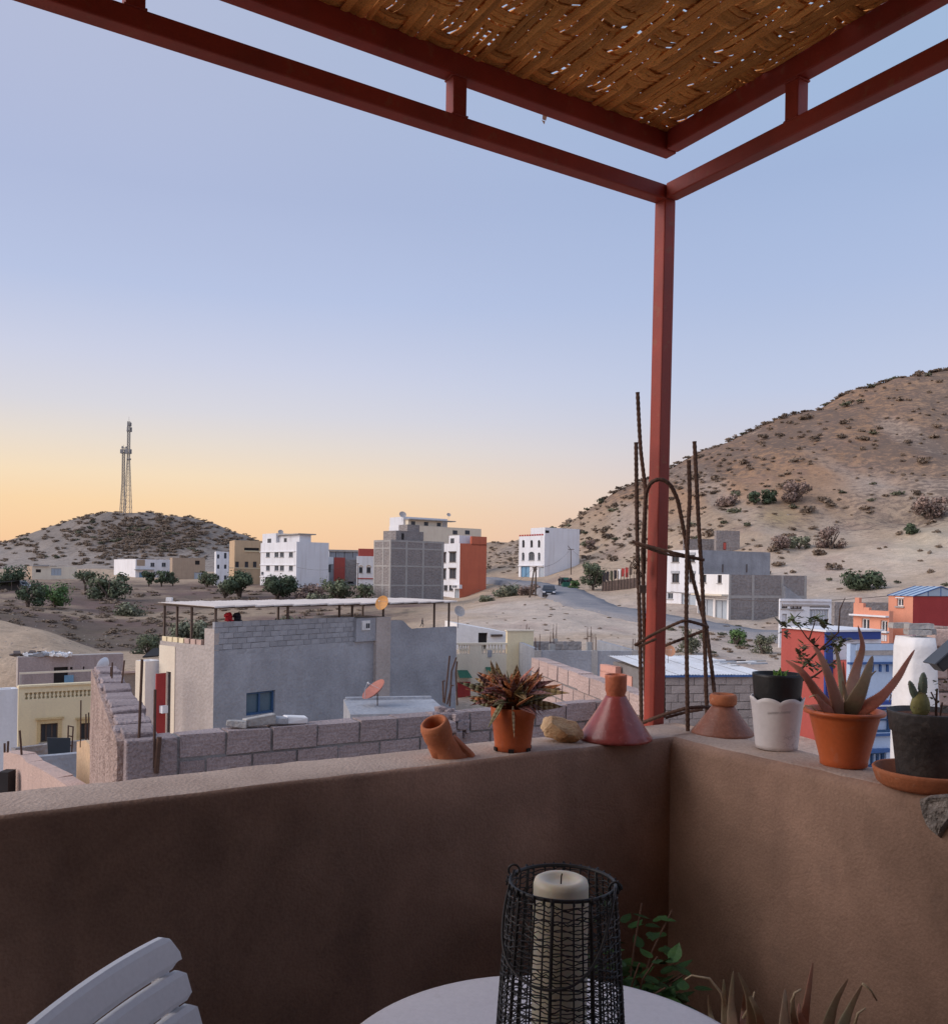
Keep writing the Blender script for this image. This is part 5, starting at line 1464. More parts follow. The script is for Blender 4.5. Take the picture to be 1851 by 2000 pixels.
while x < Lr - .1:
    L_ = rgx.uniform(.24, .42); m = MB(); m.box(x, -.15 + rgx.uniform(-.02, .02), 2.985, min(x + L_ - .02, Lr), .13 + rgx.uniform(-.02, .03), 3.03 + rgx.uniform(0, .035), jit=.012); m.build('cap_block', BLOCKP, w3, bevel=.012, seg=1); x += L_
def rod(parent_thing, a, b, da, db, r=.009, name='starter_bar', mid=None):
    p0, p1 = P(*a, da), P(*b, db); m = MB(); m.tube([p0, p1] if mid is None else [p0, P(*mid, (da + db) / 2), p1], r, 6)
    M_ = Matrix.Rotation(-parent_thing.rotation_euler.z, 3, 'Z')
    m.v = [tuple(M_ @ (Vector(v) - Vector(parent_thing.location))) for v in m.v]
    return m.build(name, RUST, parent_thing)
rod(w3, (271, 1455), (277.5, 1288), 6.95, 6.95, .011); rod(w1, (301, 1500), (303, 1347), 6.9, 6.9, .011); rod(w1, (305, 1510), (311, 1440), 6.9, 6.9, .02)
rod(w3, (218, 1352), (219.5, 1294), 10.3, 10.3); rod(w3, (236, 1352), (243, 1290), 10.1, 10.1); rod(w3, (216, 1345), (216.5, 1303), 10.5, 10.5, .008)
for k, (px, py, L_, w_, hh, rz, mt, lb, cat_) in enumerate(((508, 1407, .26, .11, .075, .55, CONC, 'long grey kerb block lying on the near block parapet', 'block'), (545, 1403, .15, .13, .06, .3, CEMENT, 'short grey slab lying beside the kerb block', 'slab'), (576, 1402, .20, .13, .055, .5, WHITE2, 'white painted slab lying on the near block parapet', 'slab'), (462, 1412, .16, .1, .05, .2, CONC, 'small rubble piece at the left of the kerb block', 'rubble'))):
    p = Pplane(px, py, WL0 + NA * .12, NA); m = MB(); m.box(-L_ / 2, -w_ / 2, 0, L_ / 2, w_ / 2, hh, jit=.012)
    tag(m.build('loose_' + cat_, mt, loc=(p.x, p.y, ZN + .012), rot=(0, -.10 if k == 0 else .06, rz), bevel=.008, seg=1), lb, cat_)

# ---------------------------------------------------------------- cream house with round-holed balustrade, far left
h = House('cream_balustrade_house', 'pale yellow house with a baluster parapet and framed windows at far left', 'house', 39, 45, 32, 36, 215, 1343, z0=-9.2)
h.opening('R', 79, 1413, 113, 1449, 'steel', 2); h.opening('R', 155, 1412, 188, 1444, 'steel', 2)
q = h.rect('R', 48, 1350, 186, 1363)
h.hR.append(q)
h.walls(CREAM, CREAM, parapet=.9)
nB = 18; bw0 = None
for k in range(nB):
    x = q[0] + (q[1] - q[0]) * (k + .0) / (nB - 1)
    if bw0 is None:
        bw0 = baluster(.085, q[3] - q[2]).build('baluster', CREAM, h.e, smooth=True, loc=(x, .08, q[2]))
    else:
        o = bw0.copy(); COL.objects.link(o); o.location = (x, .08, q[2])
h.onface('coping', 'R', (0, h.wr, h.zt - h.z0, h.zt - h.z0 + .1), .12, CREAM, back=.25)
for (x0, x1, y0, y1) in ((72, 120, 1405, 1454), (150, 192, 1404, 1450)):
    qo = h.rect('R', x0, y0, x1, y1); qi = h.rect('R', x0 + 7, y0 + 8, x1 - 7, y1 - 5)
    m = MB()
    for a, b, c, d in rect_cells(*qo, [qi]): m.box(a, -.06, c, b, .0, d)
    m.box(qo[0] - .08, -.14, qo[3], qo[1] + .08, .0, qo[3] + .1)
    m.build('window_surround', mat('ochre_trim', (.66, .50, .27), scale=2, bscale=20), h.e)
h = House('white_side_house', 'plain white house wall at the left edge beside the yellow house', 'house', -70, 41, 38, -75, 38, 1352, z0=-9.2)
h.walls(WHITE, WHITE, parapet=.2)
h = House('ruined_house', 'shabby grey block house with a dark doorway above the yellow house', 'house', 37, 57, 33, 34, 243, 1284, z0=-8)
h.opening('R', 105, 1303, 133, 1345, 'dark', 0, 'door', .2); h.opening('R', 137, 1303, 142, 1308, 'dark', 0); h.opening('R', 162, 1302, 165, 1308, 'dark', 0)
h.walls(mat('shabby_render', (.40, .325, .31), (.32, .255, .245), scale=1.0, bscale=10, bump=.3, streak=.35), CEMENTW, parapet=.0)
q = h.rect('R', 124, 1318, 142, 1345); h.onface('door_leaf', 'R', q, .35, SHUTB, back=-.3)
q = h.rect('R', 38, 1310, 205, 1313.5, -1.4); m = MB(); m.box(q[0], -1.5, q[2], q[1], -1.4, q[3]); m.build('beam', CREAMP, h.e)
m = MB(); m.box(q[0], -1.5, 0, q[0] + .12, -1.4, q[2]); m.build('beam_post', CEMENTW, h.e)
for x in (40, 60): 
    pass
for k, (px, w) in enumerate(((52, 1.0), (72, .8), (94, .9), (112, .5), (129, .35))):
    p = P(px, 1283, 58.2); m = MB()
    for t in range(7): 
        m.box(-w + t * w * .28, -.4, 0, -w + t * w * .28 + w * .35, .5, .10 + .14 * random.random(), jit=.07)
    o = m.build('tarpaulin_heap', [STEELD, WHITE2, CEMENT, WHITE2, WHITE][k], loc=(p.x, p.y, h.zt + .01), rot=(0, 0, .5))
    tag(o, ['dark plastic sheet heap on the left end of the shabby house roof', 'pale folded sheet on the shabby house roof', 'grey sheet heap in the middle of the shabby house roof', 'white bundle on the shabby house roof', 'small white bag at the right of the roof sheets'][k], 'sheet')
h = House('brown_shed', 'small brown block shed behind the rough wall', 'shed', 222, 41, 32, 219, 269, 1315, z0=-8)
h.opening('R', 247, 1343, 254, 1348, 'dark', 0); h.walls(mat('brown_shed_block', (.36, .28, .225), scale=1.2, bscale=10, bump=.35, streak=.2), TANB, parapet=.15)
h.face_px('coping', 'R', 220, 1311, 269, 1315, .1, ROUGHP)
h = House('white_alley_house', 'tall narrow white wall of an alley left of the grey house', 'house', 286, 33, 55, 267, 316, 1292, z0=-8)
h.walls(WHITE2, CREAMP, parapet=.12)
h = House('red_alley_wall', 'dark red painted alley wall beside the grey house', 'wall', 308, 31.5, 52, 306.5, 327, 1316, z0=-8)
h.walls(DARKRED, DARKRED)
m = MB(); q = h.rect('R', 311, 1378, 322, 1392); m.box(q[0], -.2, q[2], q[1], .0, q[3]); m.build('ledge', WHITE, h.e)
# white plate-like dish on the rough wall end
dish('satellite_dish', 'white satellite dish seen edge on above the end of the rough wall', 204, 1300, 12.6, .11, 0, WHITE, .3, 20, -70)
# lower-left yards
def pwall(name, label, pts, d0, d1, thick, zbot, material, cat='wall', top_j=.0):
    """wall whose top follows pixel points from left to right, depth running d0 -> d1"""
    n = len(pts); tops = [P(x, y, d0 + (d1 - d0) * k / (n - 1)) for k, (x, y) in enumerate(pts)]
    dr = Vector((tops[-1].x - tops[0].x, tops[-1].y - tops[0].y, 0)).normalized(); nn = Vector((-dr.y, dr.x, 0))
    e = thing(name, label, cat, (tops[0].x, tops[0].y, zbot)); off = Vector(e.location)
    m = MB()
    for a, b in zip(tops[:-1], tops[1:]):
        a0, b0 = Vector((a.x, a.y, zbot)), Vector((b.x, b.y, zbot))
        m.hexa([v - off for v in (a0, b0, b0 + nn * thick, a0 + nn * thick, a, b, b + nn * thick + Vector((0, 0, random.uniform(-top_j, top_j))), a + nn * thick)])
    m.build('wall', material, e, weld=True)
    return e, tops, nn
e, tp, nn = pwall('yard_wall', 'sloping pink plaster yard wall at the lower left edge', [(7, 1468), (40, 1475), (52, 1489), (80, 1503), (108, 1520), (150, 1549), (190, 1580)], 14.2, 10.5, .22, -4.5, ROUGHP, top_j=.02)
m = MB(); a = P(20, 1499, 13.75) - Vector(e.location); b = P(28.5, 1552, 13.6) - Vector(e.location); m.box(a.x, a.y - .35, b.z - .5, b.x, a.y - .12, a.z); m.build('slot_window', DARKIN, e)
for (x0, y0, x1_, y1) in ((45, 1508, 38.5, 1427), (15, 1470, 16, 1448), (9, 1470, 9, 1452)): 
    p0, p1 = P(x0, y0, 13.6), P(x1_, y1, 13.6); m = MB(); m.tube([p0 - Vector(e.location), p1 - Vector(e.location)], .016, 6); m.build('starter_bar', RUST, e)
e, tp, nn = pwall('yard_wall', 'low grey block yard wall behind the sloping pink wall', [(40, 1480), (80, 1478), (120, 1475), (160, 1471)], 17.5, 18.5, .2, -5.5, CEMENT)
e, tp, nn = pwall('yard_wall', 'grey block wall end below the yellow house', [(30, 1462), (80, 1456), (134, 1449), (190, 1446)], 24, 26, .2, -7, BLOCKF)
e, tp, nn = pwall('cream_yard_wall', 'cream painted yard wall with a crumbling top beside the rough wall', [(150, 1449), (166, 1446), (190, 1470), (210, 1500), (228, 1530)], 14.5, 10.5, .3, -5, mat('cream_yard', (.62, .43, .26), (.52, .36, .23), scale=1.5, bscale=20, bump=.2, streak=.2), top_j=.05)
for k, x in enumerate((157, 168, 173, 178)):
    p0, p1 = P(x, 1460, 14), P(x + random.uniform(-2, 2), [1368, 1395, 1392, 1400][k], 14); m = MB(); m.tube([p0 - Vector(e.location), p1 - Vector(e.location)], .011, 5); m.build('starter_bar', RUST, e)
# black plastic chair in the yard
c = P(117, 1478, 19.5); e = thing('yard_chair', 'black plastic chair standing in the yard below the yellow house', 'chair', c, R(30))
m = MB(); m.box(-.22, -.2, -.02, .22, .2, .02, jit=.01); m.build('seat', bl_, e, bevel=.01); m = MB(); m.raw([(-.22, .18, 0), (.22, .18, 0), (.24, .3, .34), (-.24, .3, .38), (-.22, .22, 0), (.22, .22, 0), (.24, .34, .34), (-.24, .34, .38)], [(0, 1, 2, 3), (7, 6, 5, 4), (0, 3, 7, 4), (1, 5, 6, 2), (3, 2, 6, 7)]); m.build('backrest', bl_, e)
for sx in (-1, 1):
    for sy in (-1, 1): m = MB(); m.tube([(.19 * sx, .17 * sy, -.02), (.22 * sx, .21 * sy, -.45)], .016, 6); m.build('leg', bl_, e)
# leaning iron frame
e = thing('iron_frame', 'narrow rusty iron ladder frame leaning in the yard', 'ladder', P(137, 1472, 20)); off = Vector(e.location)
l0, l1, r0, r1 = P(132, 1470, 20), P(133.5, 1417, 20), P(140, 1472, 20), P(143, 1419, 20)
for a, b in ((l0, l1), (r0, r1)): m = MB(); m.tube([a - off, b - off], .016, 6); m.build('rail', RUST, e)
for t in (.28, .62, .98): m = MB(); m.tube([l0.lerp(l1, t) - off, r0.lerp(r1, t) - off], .014, 6); m.build('rung', RUST, e)

# ================================================================ things on our parapet and terrace
TERRA = mat('terracotta', (0.47, 0.165, 0.075), (0.38, 0.125, 0.06), scale=7, bump=.12, bscale=120, rough=.72, fine=.08, streak=.3, streak_col=(.30, .15, .10), spots=.3, spot_col=(.55, .34, .24))
TERRAP = mat('orange_plastic_pot', (0.54, 0.125, 0.036), (0.47, 0.10, 0.032), scale=5, bump=.04, bscale=90, rough=.45, fine=.05, spec=.4, streak=.4, streak_col=(.33, .14, .09), spots=.14, spot_col=(.48, .26, .18))
GLAZE = mat('red_glaze', (0.36, 0.075, 0.065), (0.29, 0.058, 0.052), scale=9, bump=.05, bscale=60, rough=.30, spec=.5, fine=.1, streak=.3, streak_col=(.22, .06, .055), spots=.4, spot_col=(.46, .2, .17))
CLAYD = mat('dusty_clay', (0.32, 0.135, 0.09), (0.21, 0.09, 0.065), scale=9, bump=.15, bscale=110, rough=.42, fine=.12, streak=.15, streak_col=(.3, .2, .16), spots=.2, spot_col=(.48, .32, .25))
SOILM = mat('potting_soil', (0.12, 0.06, 0.035), (0.07, 0.035, 0.022), scale=30, bump=.8, bscale=120, rough=.95, fine=.3)

def lathe_obj(name, prof, material, parent=None, n=48, loc=None, wob=.0, rot=None, smooth=True):
    m = MB(); m.lathe(prof, n, wob=wob); return m.build(name, material, parent, smooth=smooth, loc=loc, rot=rot)

# rebar cage of the unfinished corner column
e = thing('rebar_cage', 'rusty rebar column cage tied round the red post', 'rebar', (PCB.x, PCB.y, ZP)); off = Vector(e.location)
def rebar(pts, d, r=.0068, name='rebar'):
    ds = d if isinstance(d, (list, tuple)) else [d] * len(pts)
    w = [P(x, y, dd) for (x, y), dd in zip(pts, ds)]
    # resample with ribs
    out, rad = [], []
    for a, b in zip(w[:-1], w[1:]):
        L = (b - a).length; n = max(2, int(L / .009))
        for k in range(n): out.append(a.lerp(b, k / n) - off); rad.append(r * (1.12 if len(out) % 2 else .93))
    out.append(w[-1] - off); rad.append(r)
    for _ in range(4): out = [out[0]] + [(out[k - 1] + 2 * out[k] + out[k + 1]) / 4 for k in range(1, len(out) - 1)] + [out[-1]]
    m = MB(); m.tube(out, rad, 7); return m.build(name, RUST, e)
rebar([(1245, 766), (1248, 830), (1251, 880), (1259, 944), (1261, 963), (1255, 1075), (1257, 1190), (1259, 1300), (1262, 1405)], [3.05] * 5 + [3.04, 3.03, 3.05, 3.05])
rebar([(1242, 864), (1244, 1038), (1249.5, 1226), (1252.5, 1409)], [2.98, 2.98, 2.98, 2.98])
rebar([(1257, 1120), (1258, 1040), (1261, 963), (1270, 941), (1289, 933.6), (1308, 944), (1323, 974), (1338, 1049), (1345, 1098), (1360, 1158), (1379, 1226), (1390, 1308), (1400, 1400)], [3.0, 2.98, 2.95, 2.92, 2.91, 2.91, 2.93, 2.97, 3.0, 3.02, 3.0, 2.95, 2.9])
rebar([(1345, 899), (1347, 970), (1341.5, 1079), (1340, 1218), (1343, 1428)], 2.84)
rebar([(1356, 862), (1364, 1019), (1371.5, 1143), (1375, 1226), (1381, 1408)], 2.93)
rebar([(1295, 1180), (1295, 1263), (1296, 1402)], 3.07)
rebar([(1235, 1058), (1270, 1068), (1320, 1081), (1375, 1094)], [2.93, 2.9, 2.86, 2.86], .0052, 'stirrup')
rebar([(1240, 1062), (1262, 1070), (1300, 1083), (1340, 1088), (1372, 1094)], [2.95, 2.91, 2.9, 2.87, 2.88], .0045, 'stirrup')
rebar([(1240, 1260), (1262, 1246), (1293, 1230), (1336, 1211), (1360, 1217), (1383, 1224), (1376, 1231), (1340, 1245), (1296, 1262)], [2.95, 2.92, 2.9, 2.83, 2.86, 2.9, 2.97, 3.05, 3.12], .0052, 'stirrup')
rebar([(1240, 1258), (1246, 1263), (1262, 1256), (1281, 1248)], [2.95, 2.95, 2.92, 2.91], .0045, 'stirrup')
rebar([(1252, 1413), (1290, 1398), (1341, 1383), (1372, 1381), (1392, 1382)], [2.95, 2.90, 2.85, 2.9, 2.95], .006, 'stirrup')
rebar([(1300, 1402), (1340, 1391), (1372, 1386)], [3.06, 3.02, 3.0], .005, 'stirrup')
tie = MB()
for cx_, cy_ in ((1247, 1120), (1236, 1105), (1241, 1098)):
    pts = []
    for k in range(26):
        t = k * .9; pts.append(P(cx_ + 6 * math.cos(t) * (1 + .3 * math.sin(k)), cy_ + 7 * math.sin(t * 1.13), 2.95 + .01 * math.sin(k * 2)) - off)
    tie.tube(pts, .0012, 4)
tie.tube([P(1240, 1095, 2.95) - off, P(1246, 1078, 2.95) - off, P(1258, 1066, 2.94) - off], .0014, 4)
tie.build('tie_wire', RUST, e)
m = MB(); a = P(1248, 1143, 2.97) - off; m.box(a.x, a.y - .012, a.z - .026, a.x + .022, a.y + .01, a.z); m.build('tag', STEELD, e)

# left: broken terracotta neck lying on its side
b = Pz(872, 1477, ZP); e = thing('terracotta_neck', 'broken terracotta pot neck lying tilted on the left parapet', 'pot neck', b); 
prof_o = [(.062, .0), (.064, .012), (.050, .034), (.038, .05), (.036, .06), (.040, .075), (.0405, .105), (.037, .118), (.031, .121), (.0275, .116), (.0275, .08), (.025, .055), (.03, .03), (.05, .008), (.056, .0)]
m = MB(); m.lathe(prof_o, 40, wob=.05)
# broken skirt: cut the foot unevenly
tl_ = Matrix.Rotation(R(-33), 3, 'Y') @ Matrix.Rotation(R(14), 3, 'X')
tl_ = Matrix.Rotation(R(24), 3, 'X') @ Matrix.Rotation(R(-17), 3, 'Y')
vs = []
for v in m.v:
    v = Vector(v); a = math.atan2(v.y, v.x)
    if v.z < .04: v.z += .0; v = Vector((v.x * (.85 + .15 * math.cos(a + .5)), v.y * .85, v.z - .02))
    vs.append(tl_ @ v)
m.v = [(v.x, v.y, max(v.z - .004, -.002 + .0004 * v.x)) for v in vs]
m.build('neck', TERRA, e, smooth=True)
m = MB(); m.hexa([Vector(v) for v in ((.022, -.015, 0), (.075, -.02, 0), (.08, .015, 0), (.03, .02, 0), (.015, -.012, .058), (.068, -.014, .010), (.072, .01, .012), (.02, .015, .06))]); m.build('shard', TERRA, e, bevel=.004)

# orange pot with the spiky rosette plant
b = Pz(1001, 1466, ZP); dp = b.y; s_ = dp / F_PX
e = thing('orange_plant_pot', 'small orange plastic pot with a bushy rosette plant on the left parapet', 'potted plant', b)
hgt = .125; r0, r1 = .0515, .0625
pt = lathe_obj('pot', [(0, .002), (r0 * .9, .002), (r0, .004), (r0 * 1.01, .02), (r1 * .965, hgt * .74), (r1 * 1.0, hgt * .75), (r1 * 1.03, hgt * .97), (r1 * 1.02, hgt), (r1 * .95, hgt), (r1 * .92, hgt * .8), (0, hgt * .8)], TERRAP, e)
for k in range(6):
    a = k * math.pi / 3 + .4; m = MB(); m.box(-.008, -.003, 0, .008, .003, .010); o = m.build('drain_slot', DARKIN, pt, loc=((r0 + .0012) * math.cos(a), (r0 + .0012) * math.sin(a), .003), rot=(0, 0, a + math.pi / 2))
lathe_obj('soil', [(0, hgt * .9), (r1 * .9, hgt * .88)], SOILM, e)
LEAFR = [mat('rosette_leaf_' + n, c, c2, rough=.5, scale=25, bscale=160, bump=.1, spec=.35, fine=.1, rnd=.25) for n, c, c2 in (('green', (.15, .165, .085), (.22, .16, .09)), ('orange', (.58, .20, .09), (.42, .20, .08)), ('purple', (.26, .10, .10), (.17, .10, .08)), ('olive', (.36, .27, .11), (.30, .17, .08)), ('pink', (.52, .19, .15), (.40, .17, .12)))]
def leaf_mesh(mb, p0, dirv, L, w, curl, up=Vector((0, 0, 1)), nseg=7, fold=.35, twist=0.0):
    """pointed folded leaf along dirv, bending by curl (positive = upwards)"""
    d = Vector(dirv).normalized(); side = d.cross(up)
    if side.length < 1e-3: side = Vector((1, 0, 0))
    side.normalize()
    if twist: side = Matrix.Rotation(twist, 3, d) @ side
    nrm = side.cross(d)
    p = Vector(p0); rows = []
    for k in range(nseg + 1):
        t = k / nseg
        ww = w * (math.sin(math.pi * min(1, .12 + t * .9)) ** .8) * (1 - t) ** .25 if t < 1 else 0.0
        sd = side; nn_ = nrm
        rows.append((p - sd * ww + nn_ * ww * fold, p.copy(), p + sd * ww + nn_ * ww * fold))
        q = Matrix.Rotation(-curl / nseg, 3, side); d = q @ d; nrm = q @ nrm
        p = p + d * (L / nseg)
    for a, b_ in zip(rows[:-1], rows[1:]):
        mb.quad(a[0], a[1], b_[1], b_[0]); mb.quad(a[1], a[2], b_[2], b_[1])
rng = random.Random(11)
cnt = 0
for k in range(165):
    az = rng.uniform(0, 2 * math.pi); el = rng.choice([rng.uniform(.0, .5), rng.uniform(.35, 1.05), rng.uniform(.8, 1.45)])
    rad0 = rng.uniform(0, .05); c0 = Vector((math.cos(az) * rad0, math.sin(az) * rad0, hgt + rng.uniform(0, .045)))
    dv = Vector((math.cos(az) * math.cos(el), math.sin(az) * math.cos(el), math.sin(el)))
    m = MB(); L = rng.uniform(.062, .105) * (1.12 if el < .6 else .92)
    if el < .45: L *= 1.15
    leaf_mesh(m, c0, dv, L, rng.uniform(.011, .0165), rng.uniform(-.1, .45), fold=.25, twist=math.copysign(1, math.cos(az)) * rng.uniform(.5, 1.25) * abs(math.cos(az)))
    top = el > .6 and rng.random() < .75
    mt = rng.choice([LEAFR[1], LEAFR[1], LEAFR[3], LEAFR[2], LEAFR[4]]) if top else rng.choice([LEAFR[0], LEAFR[0], LEAFR[2], LEAFR[3], LEAFR[1]] if el > .3 else [LEAFR[0], LEAFR[2], LEAFR[3]])
    o = m.build('leaf', mt, e, smooth=True); sm = o.modifiers.new('solid', 'SOLIDIFY'); sm.thickness = .0012
for (dx, dz, L) in ((-.125, .05, .0), (-.11, .02, 0), (.10, .05, 0)):
    m = MB(); leaf_mesh(m, (dx * .3, -.02, hgt + .02), Vector((dx, -.02, dz)), .105, .011, .1); o = m.build('leaf', LEAFR[1 if dx < 0 and dz > .03 else 3], e, smooth=True); o.modifiers.new('solid', 'SOLIDIFY').thickness = .0015
m = MB(); leaf_mesh(m, (-.03, -.055, hgt + .02), Vector((-.45, -.3, -.9)), .085, .013, -.2); o = m.build('leaf', LEAFR[0], e, smooth=True); o.modifiers.new('solid', 'SOLIDIFY').thickness = .0015
m = MB(); leaf_mesh(m, (-.004, -.06, hgt + .01), Vector((.05, -.25, -1)), .085, .004, 0); o = m.build('dry_leaf', mat('dry_leaf', (.55, .43, .28)), e, smooth=True); o.modifiers.new('solid', 'SOLIDIFY').thickness = .001
for k in range(12):
    m = MB(); a = rng.uniform(-.9, .3); leaf_mesh(m, (math.cos(a) * .06, math.sin(a) * .06, hgt + .01), Vector((math.cos(a), math.sin(a), -1.0 + rng.uniform(-.3, .5))), rng.uniform(.04, .07), .003, rng.uniform(-.6, .2)); o = m.build('dry_leaf', LEAFR[2], e, smooth=True)

# pale stone
b = Pz(1091, 1448, ZP); m = MB()
bpy_v = []
import bmesh
bmx = bmesh.new(); bmesh.ops.create_icosphere(bmx, subdivisions=4, radius=1)
for v in bmx.verts:
    n_s = fbm(v.co * 1.3 + Vector((3, 1, 2)), 3)
    p = Vector((v.co.x * .066, v.co.y * .045, v.co.z * .038)) * (1 + .55 * n_s)
    # chiselled facets
    for nn_, dd in ((Vector((-.8, -.45, .4)), .042), (Vector((.25, -.5, .83)), .026), (Vector((.75, -.3, .6)), .047), (Vector((-.3, -.9, -.1)), .036), (Vector((0, .2, 1)), .034)):
        nn_ = nn_.normalized(); t = p.dot(nn_)
        if t > dd: p -= nn_ * (t - dd) * .92
    p += v.co * .0016 * mnoise.noise(v.co * 9)
    v.co = p + Vector((0, 0, .026))
mz = min(v.co.z for v in bmx.verts)
for v in bmx.verts: v.co.z -= mz + .003
me = bpy.data.meshes.new('stone'); bmx.to_mesh(me); bmx.free()
me.materials.append(mat('yellow_stone', (.60, .42, .24), (.38, .20, .09), scale=14, amount=.8, bump=.3, bscale=160, rough=.6, fine=.15, spots=.25, spot_col=(.72, .6, .42)))
o = bpy.data.objects.new('stone', me); COL.objects.link(o); o.location = b; o.rotation_euler = (0, .12, -.2)
tag(o, 'pale yellow broken stone between the orange pot and the red tagine lid', 'stone')

# tagine lids
b = Pz(1201, 1444, ZP)
e = thing('tagine_lid', 'tall red glazed conical tagine lid beside the red post', 'tagine lid', b)
m = MB(); R0 = .112; prof_o = [(R0 - .004, .0), (R0, .003), (R0, .008), (R0 * .93, .019), (R0 * .91, .022), (.060, .085), (.034, .128), (.031, .134)]
lathe_obj('cone', prof_o + [(.027, .134), (.056, .085), (R0 * .86, .02), (R0 - .008, .0)], GLAZE, e, 56)
lathe_obj('knob', [(.0285, .131), (.0290, .140), (.0325, .149), (.0330, .19), (.0335, .196), (.031, .199), (.028, .197), (.027, .175), (.02, .168), (0, .167)], mat('knob_clay', (.50, .155, .08), (.42, .12, .065), scale=8, bump=.08, bscale=90, rough=.45, spots=.2, spot_col=(.32, .09, .06)), e, 40)
b = Pz(1411, 1434, ZP) + Vector((0, 0, 0)); 
e = thing('tagine_lid', 'short dusty brown tagine lid with an open collar behind the corner', 'tagine lid', b)
R1 = .098
lathe_obj('cone', [(R1 - .004, 0), (R1, .004), (R1 * .98, .009), (.076, .034), (.054, .064), (.038, .086), (.034, .094), (.030, .092), (.050, .062), (.072, .032), (R1 - .01, .0)], CLAYD, e, 52, wob=.015)
lathe_obj('collar', [(.034, .092), (.041, .096), (.043, .104), (.043, .120), (.040, .127), (.034, .129), (.028, .125), (.025, .112), (.027, .094)], TERRA, e, 40, wob=.03)

# white cachepot with black pot and sprawling plant
b = Pz(1516, 1462, ZP); e = thing('white_cachepot', 'white marbled cachepot with scalloped rim holding a black plant pot', 'plant pot', b)
m = MB(); n = 60; hgt = .155
WMARB = mat('white_marble_print', (.70, .665, .66), (.62, .57, .57), scale=6, bump=.05, bscale=60, rough=.4, fine=.03, spec=.4, spots=.0)
# thin grey veins
mm_ = WMARB.node_tree; nn2, ll2 = mm_.nodes, mm_.links
wv = nn2.new('ShaderNodeTexVoronoi'); wv.feature = 'DISTANCE_TO_EDGE'; wv.inputs['Scale'].default_value = 22
tcx = nn2.new('ShaderNodeTexCoord'); dist = nn2.new('ShaderNodeTexNoise'); dist.inputs['Scale'].default_value = 30; dist.inputs['Detail'].default_value = 4
vadd = nn2.new('ShaderNodeMixRGB'); vadd.inputs[0].default_value = .08
ll2.new(tcx.outputs['Object'], vadd.inputs[1]); ll2.new(tcx.outputs['Object'], dist.inputs['Vector']); ll2.new(dist.outputs['Color'], vadd.inputs[2]); ll2.new(vadd.outputs[0], wv.inputs['Vector'])
mk = nn2.new('ShaderNodeMapRange'); mk.inputs['From Min'].default_value = .0; mk.inputs['From Max'].default_value = .035; mk.inputs['To Min'].default_value = .45; mk.inputs['To Max'].default_value = 0
ll2.new(wv.outputs['Distance'], mk.inputs['Value'])
big = nn2.new('ShaderNodeTexNoise'); big.inputs['Scale'].default_value = 9; ll2.new(tcx.outputs['Object'], big.inputs['Vector'])
bg_ = nn2.new('ShaderNodeMapRange'); bg_.inputs['From Min'].default_value = .48; bg_.inputs['From Max'].default_value = .62; ll2.new(big.outputs['Fac'], bg_.inputs['Value'])
mlt = nn2.new('ShaderNodeMath'); mlt.operation = 'MULTIPLY'; ll2.new(mk.outputs[0], mlt.inputs[0]); ll2.new(bg_.outputs[0], mlt.inputs[1])
prin = nn2['Principled BSDF']; src = prin.inputs['Base Color'].links[0].from_socket
mxv = nn2.new('ShaderNodeMix'); mxv.data_type = 'RGBA'; mxv.inputs['B'].default_value = (.25, .2, .22, 1)
ll2.new(mlt.outputs[0], mxv.inputs['Factor']); ll2.new(src, mxv.inputs['A']); ll2.new(mxv.outputs['Result'], prin.inputs['Base Color'])
rings_ = 12; inner = []
for i in range(rings_ + 1):
    t = i / rings_
    for k in range(n):
        a = 2 * math.pi * k / n; sc_ = abs(math.sin(a * 3.5)) ** .6
        zt_ = hgt * (.90 + .085 * sc_)
        rr = .059 + (.0755 - .059) * t + .002 * max(0, t - .85) / .15
        m.v.append((rr * math.cos(a), rr * math.sin(a), .002 + zt_ * t))
for i in range(rings_):
    for k in range(n):
        a, b2 = i * n + k, i * n + (k + 1) % n; m.f.append((a, b2, b2 + n, a + n)); m.mi.append(0)
o = m.build('cachepot', WMARB, e, smooth=True); sm = o.modifiers.new('solid', 'SOLIDIFY'); sm.thickness = .003; sm.offset = -1
lathe_obj('base', [(0, .003), (.0585, .003), (.0585, .006), (0, .006)], WMARB, e)
# faint script embossed on the front
cu = bpy.data.curves.new('script', 'FONT'); cu.body = 'sweet home'; cu.size = .0135; cu.extrude = .0003; cu.shear = .25
to = bpy.data.objects.new('script_tmp', cu); COL.objects.link(to)
dg = bpy.context.evaluated_depsgraph_get(); tme = bpy.data.meshes.new_from_object(to.evaluated_get(dg)); bpy.data.objects.remove(to)
vy = math.atan2(-b.y, -b.x)
wtx = max(v.co.x for v in tme.vertices)
for v in tme.vertices:
    rr = .0729 + .0004; a = vy + (v.co.x - wtx * .42) / rr; z = .112 + v.co.y + .006 * (v.co.x - wtx / 2) / wtx
    rr = .059 + (.0755 - .059) * (z / .143) + .0006
    v.co = Vector((rr * math.cos(a), rr * math.sin(a), z))
tme.materials.clear(); tme.materials.append(mat('faded_print', (.655, .62, .615), bump=0, rough=.5))
to = bpy.data.objects.new('script', tme); COL.objects.link(to); to.parent = e
bp = thing('black_pot_plant', 'black plastic pot with a sprawling leafy branch set in the white cachepot', 'potted plant', b + Vector((0, 0, .012)))
lathe_obj('pot', [(0, 0), (.052, 0), (.054, .002), (.067, .15), (.0715, .202), (.0715, .209), (.067, .209), (.065, .19), (0, .19)], bl_, bp)
lathe_obj('soil', [(0, .192), (.0645, .19)], SOILM, bp)
STEM = mat('woody_stem', (.17, .10, .07), (.11, .065, .05), rough=.8, bscale=200, bump=.3)
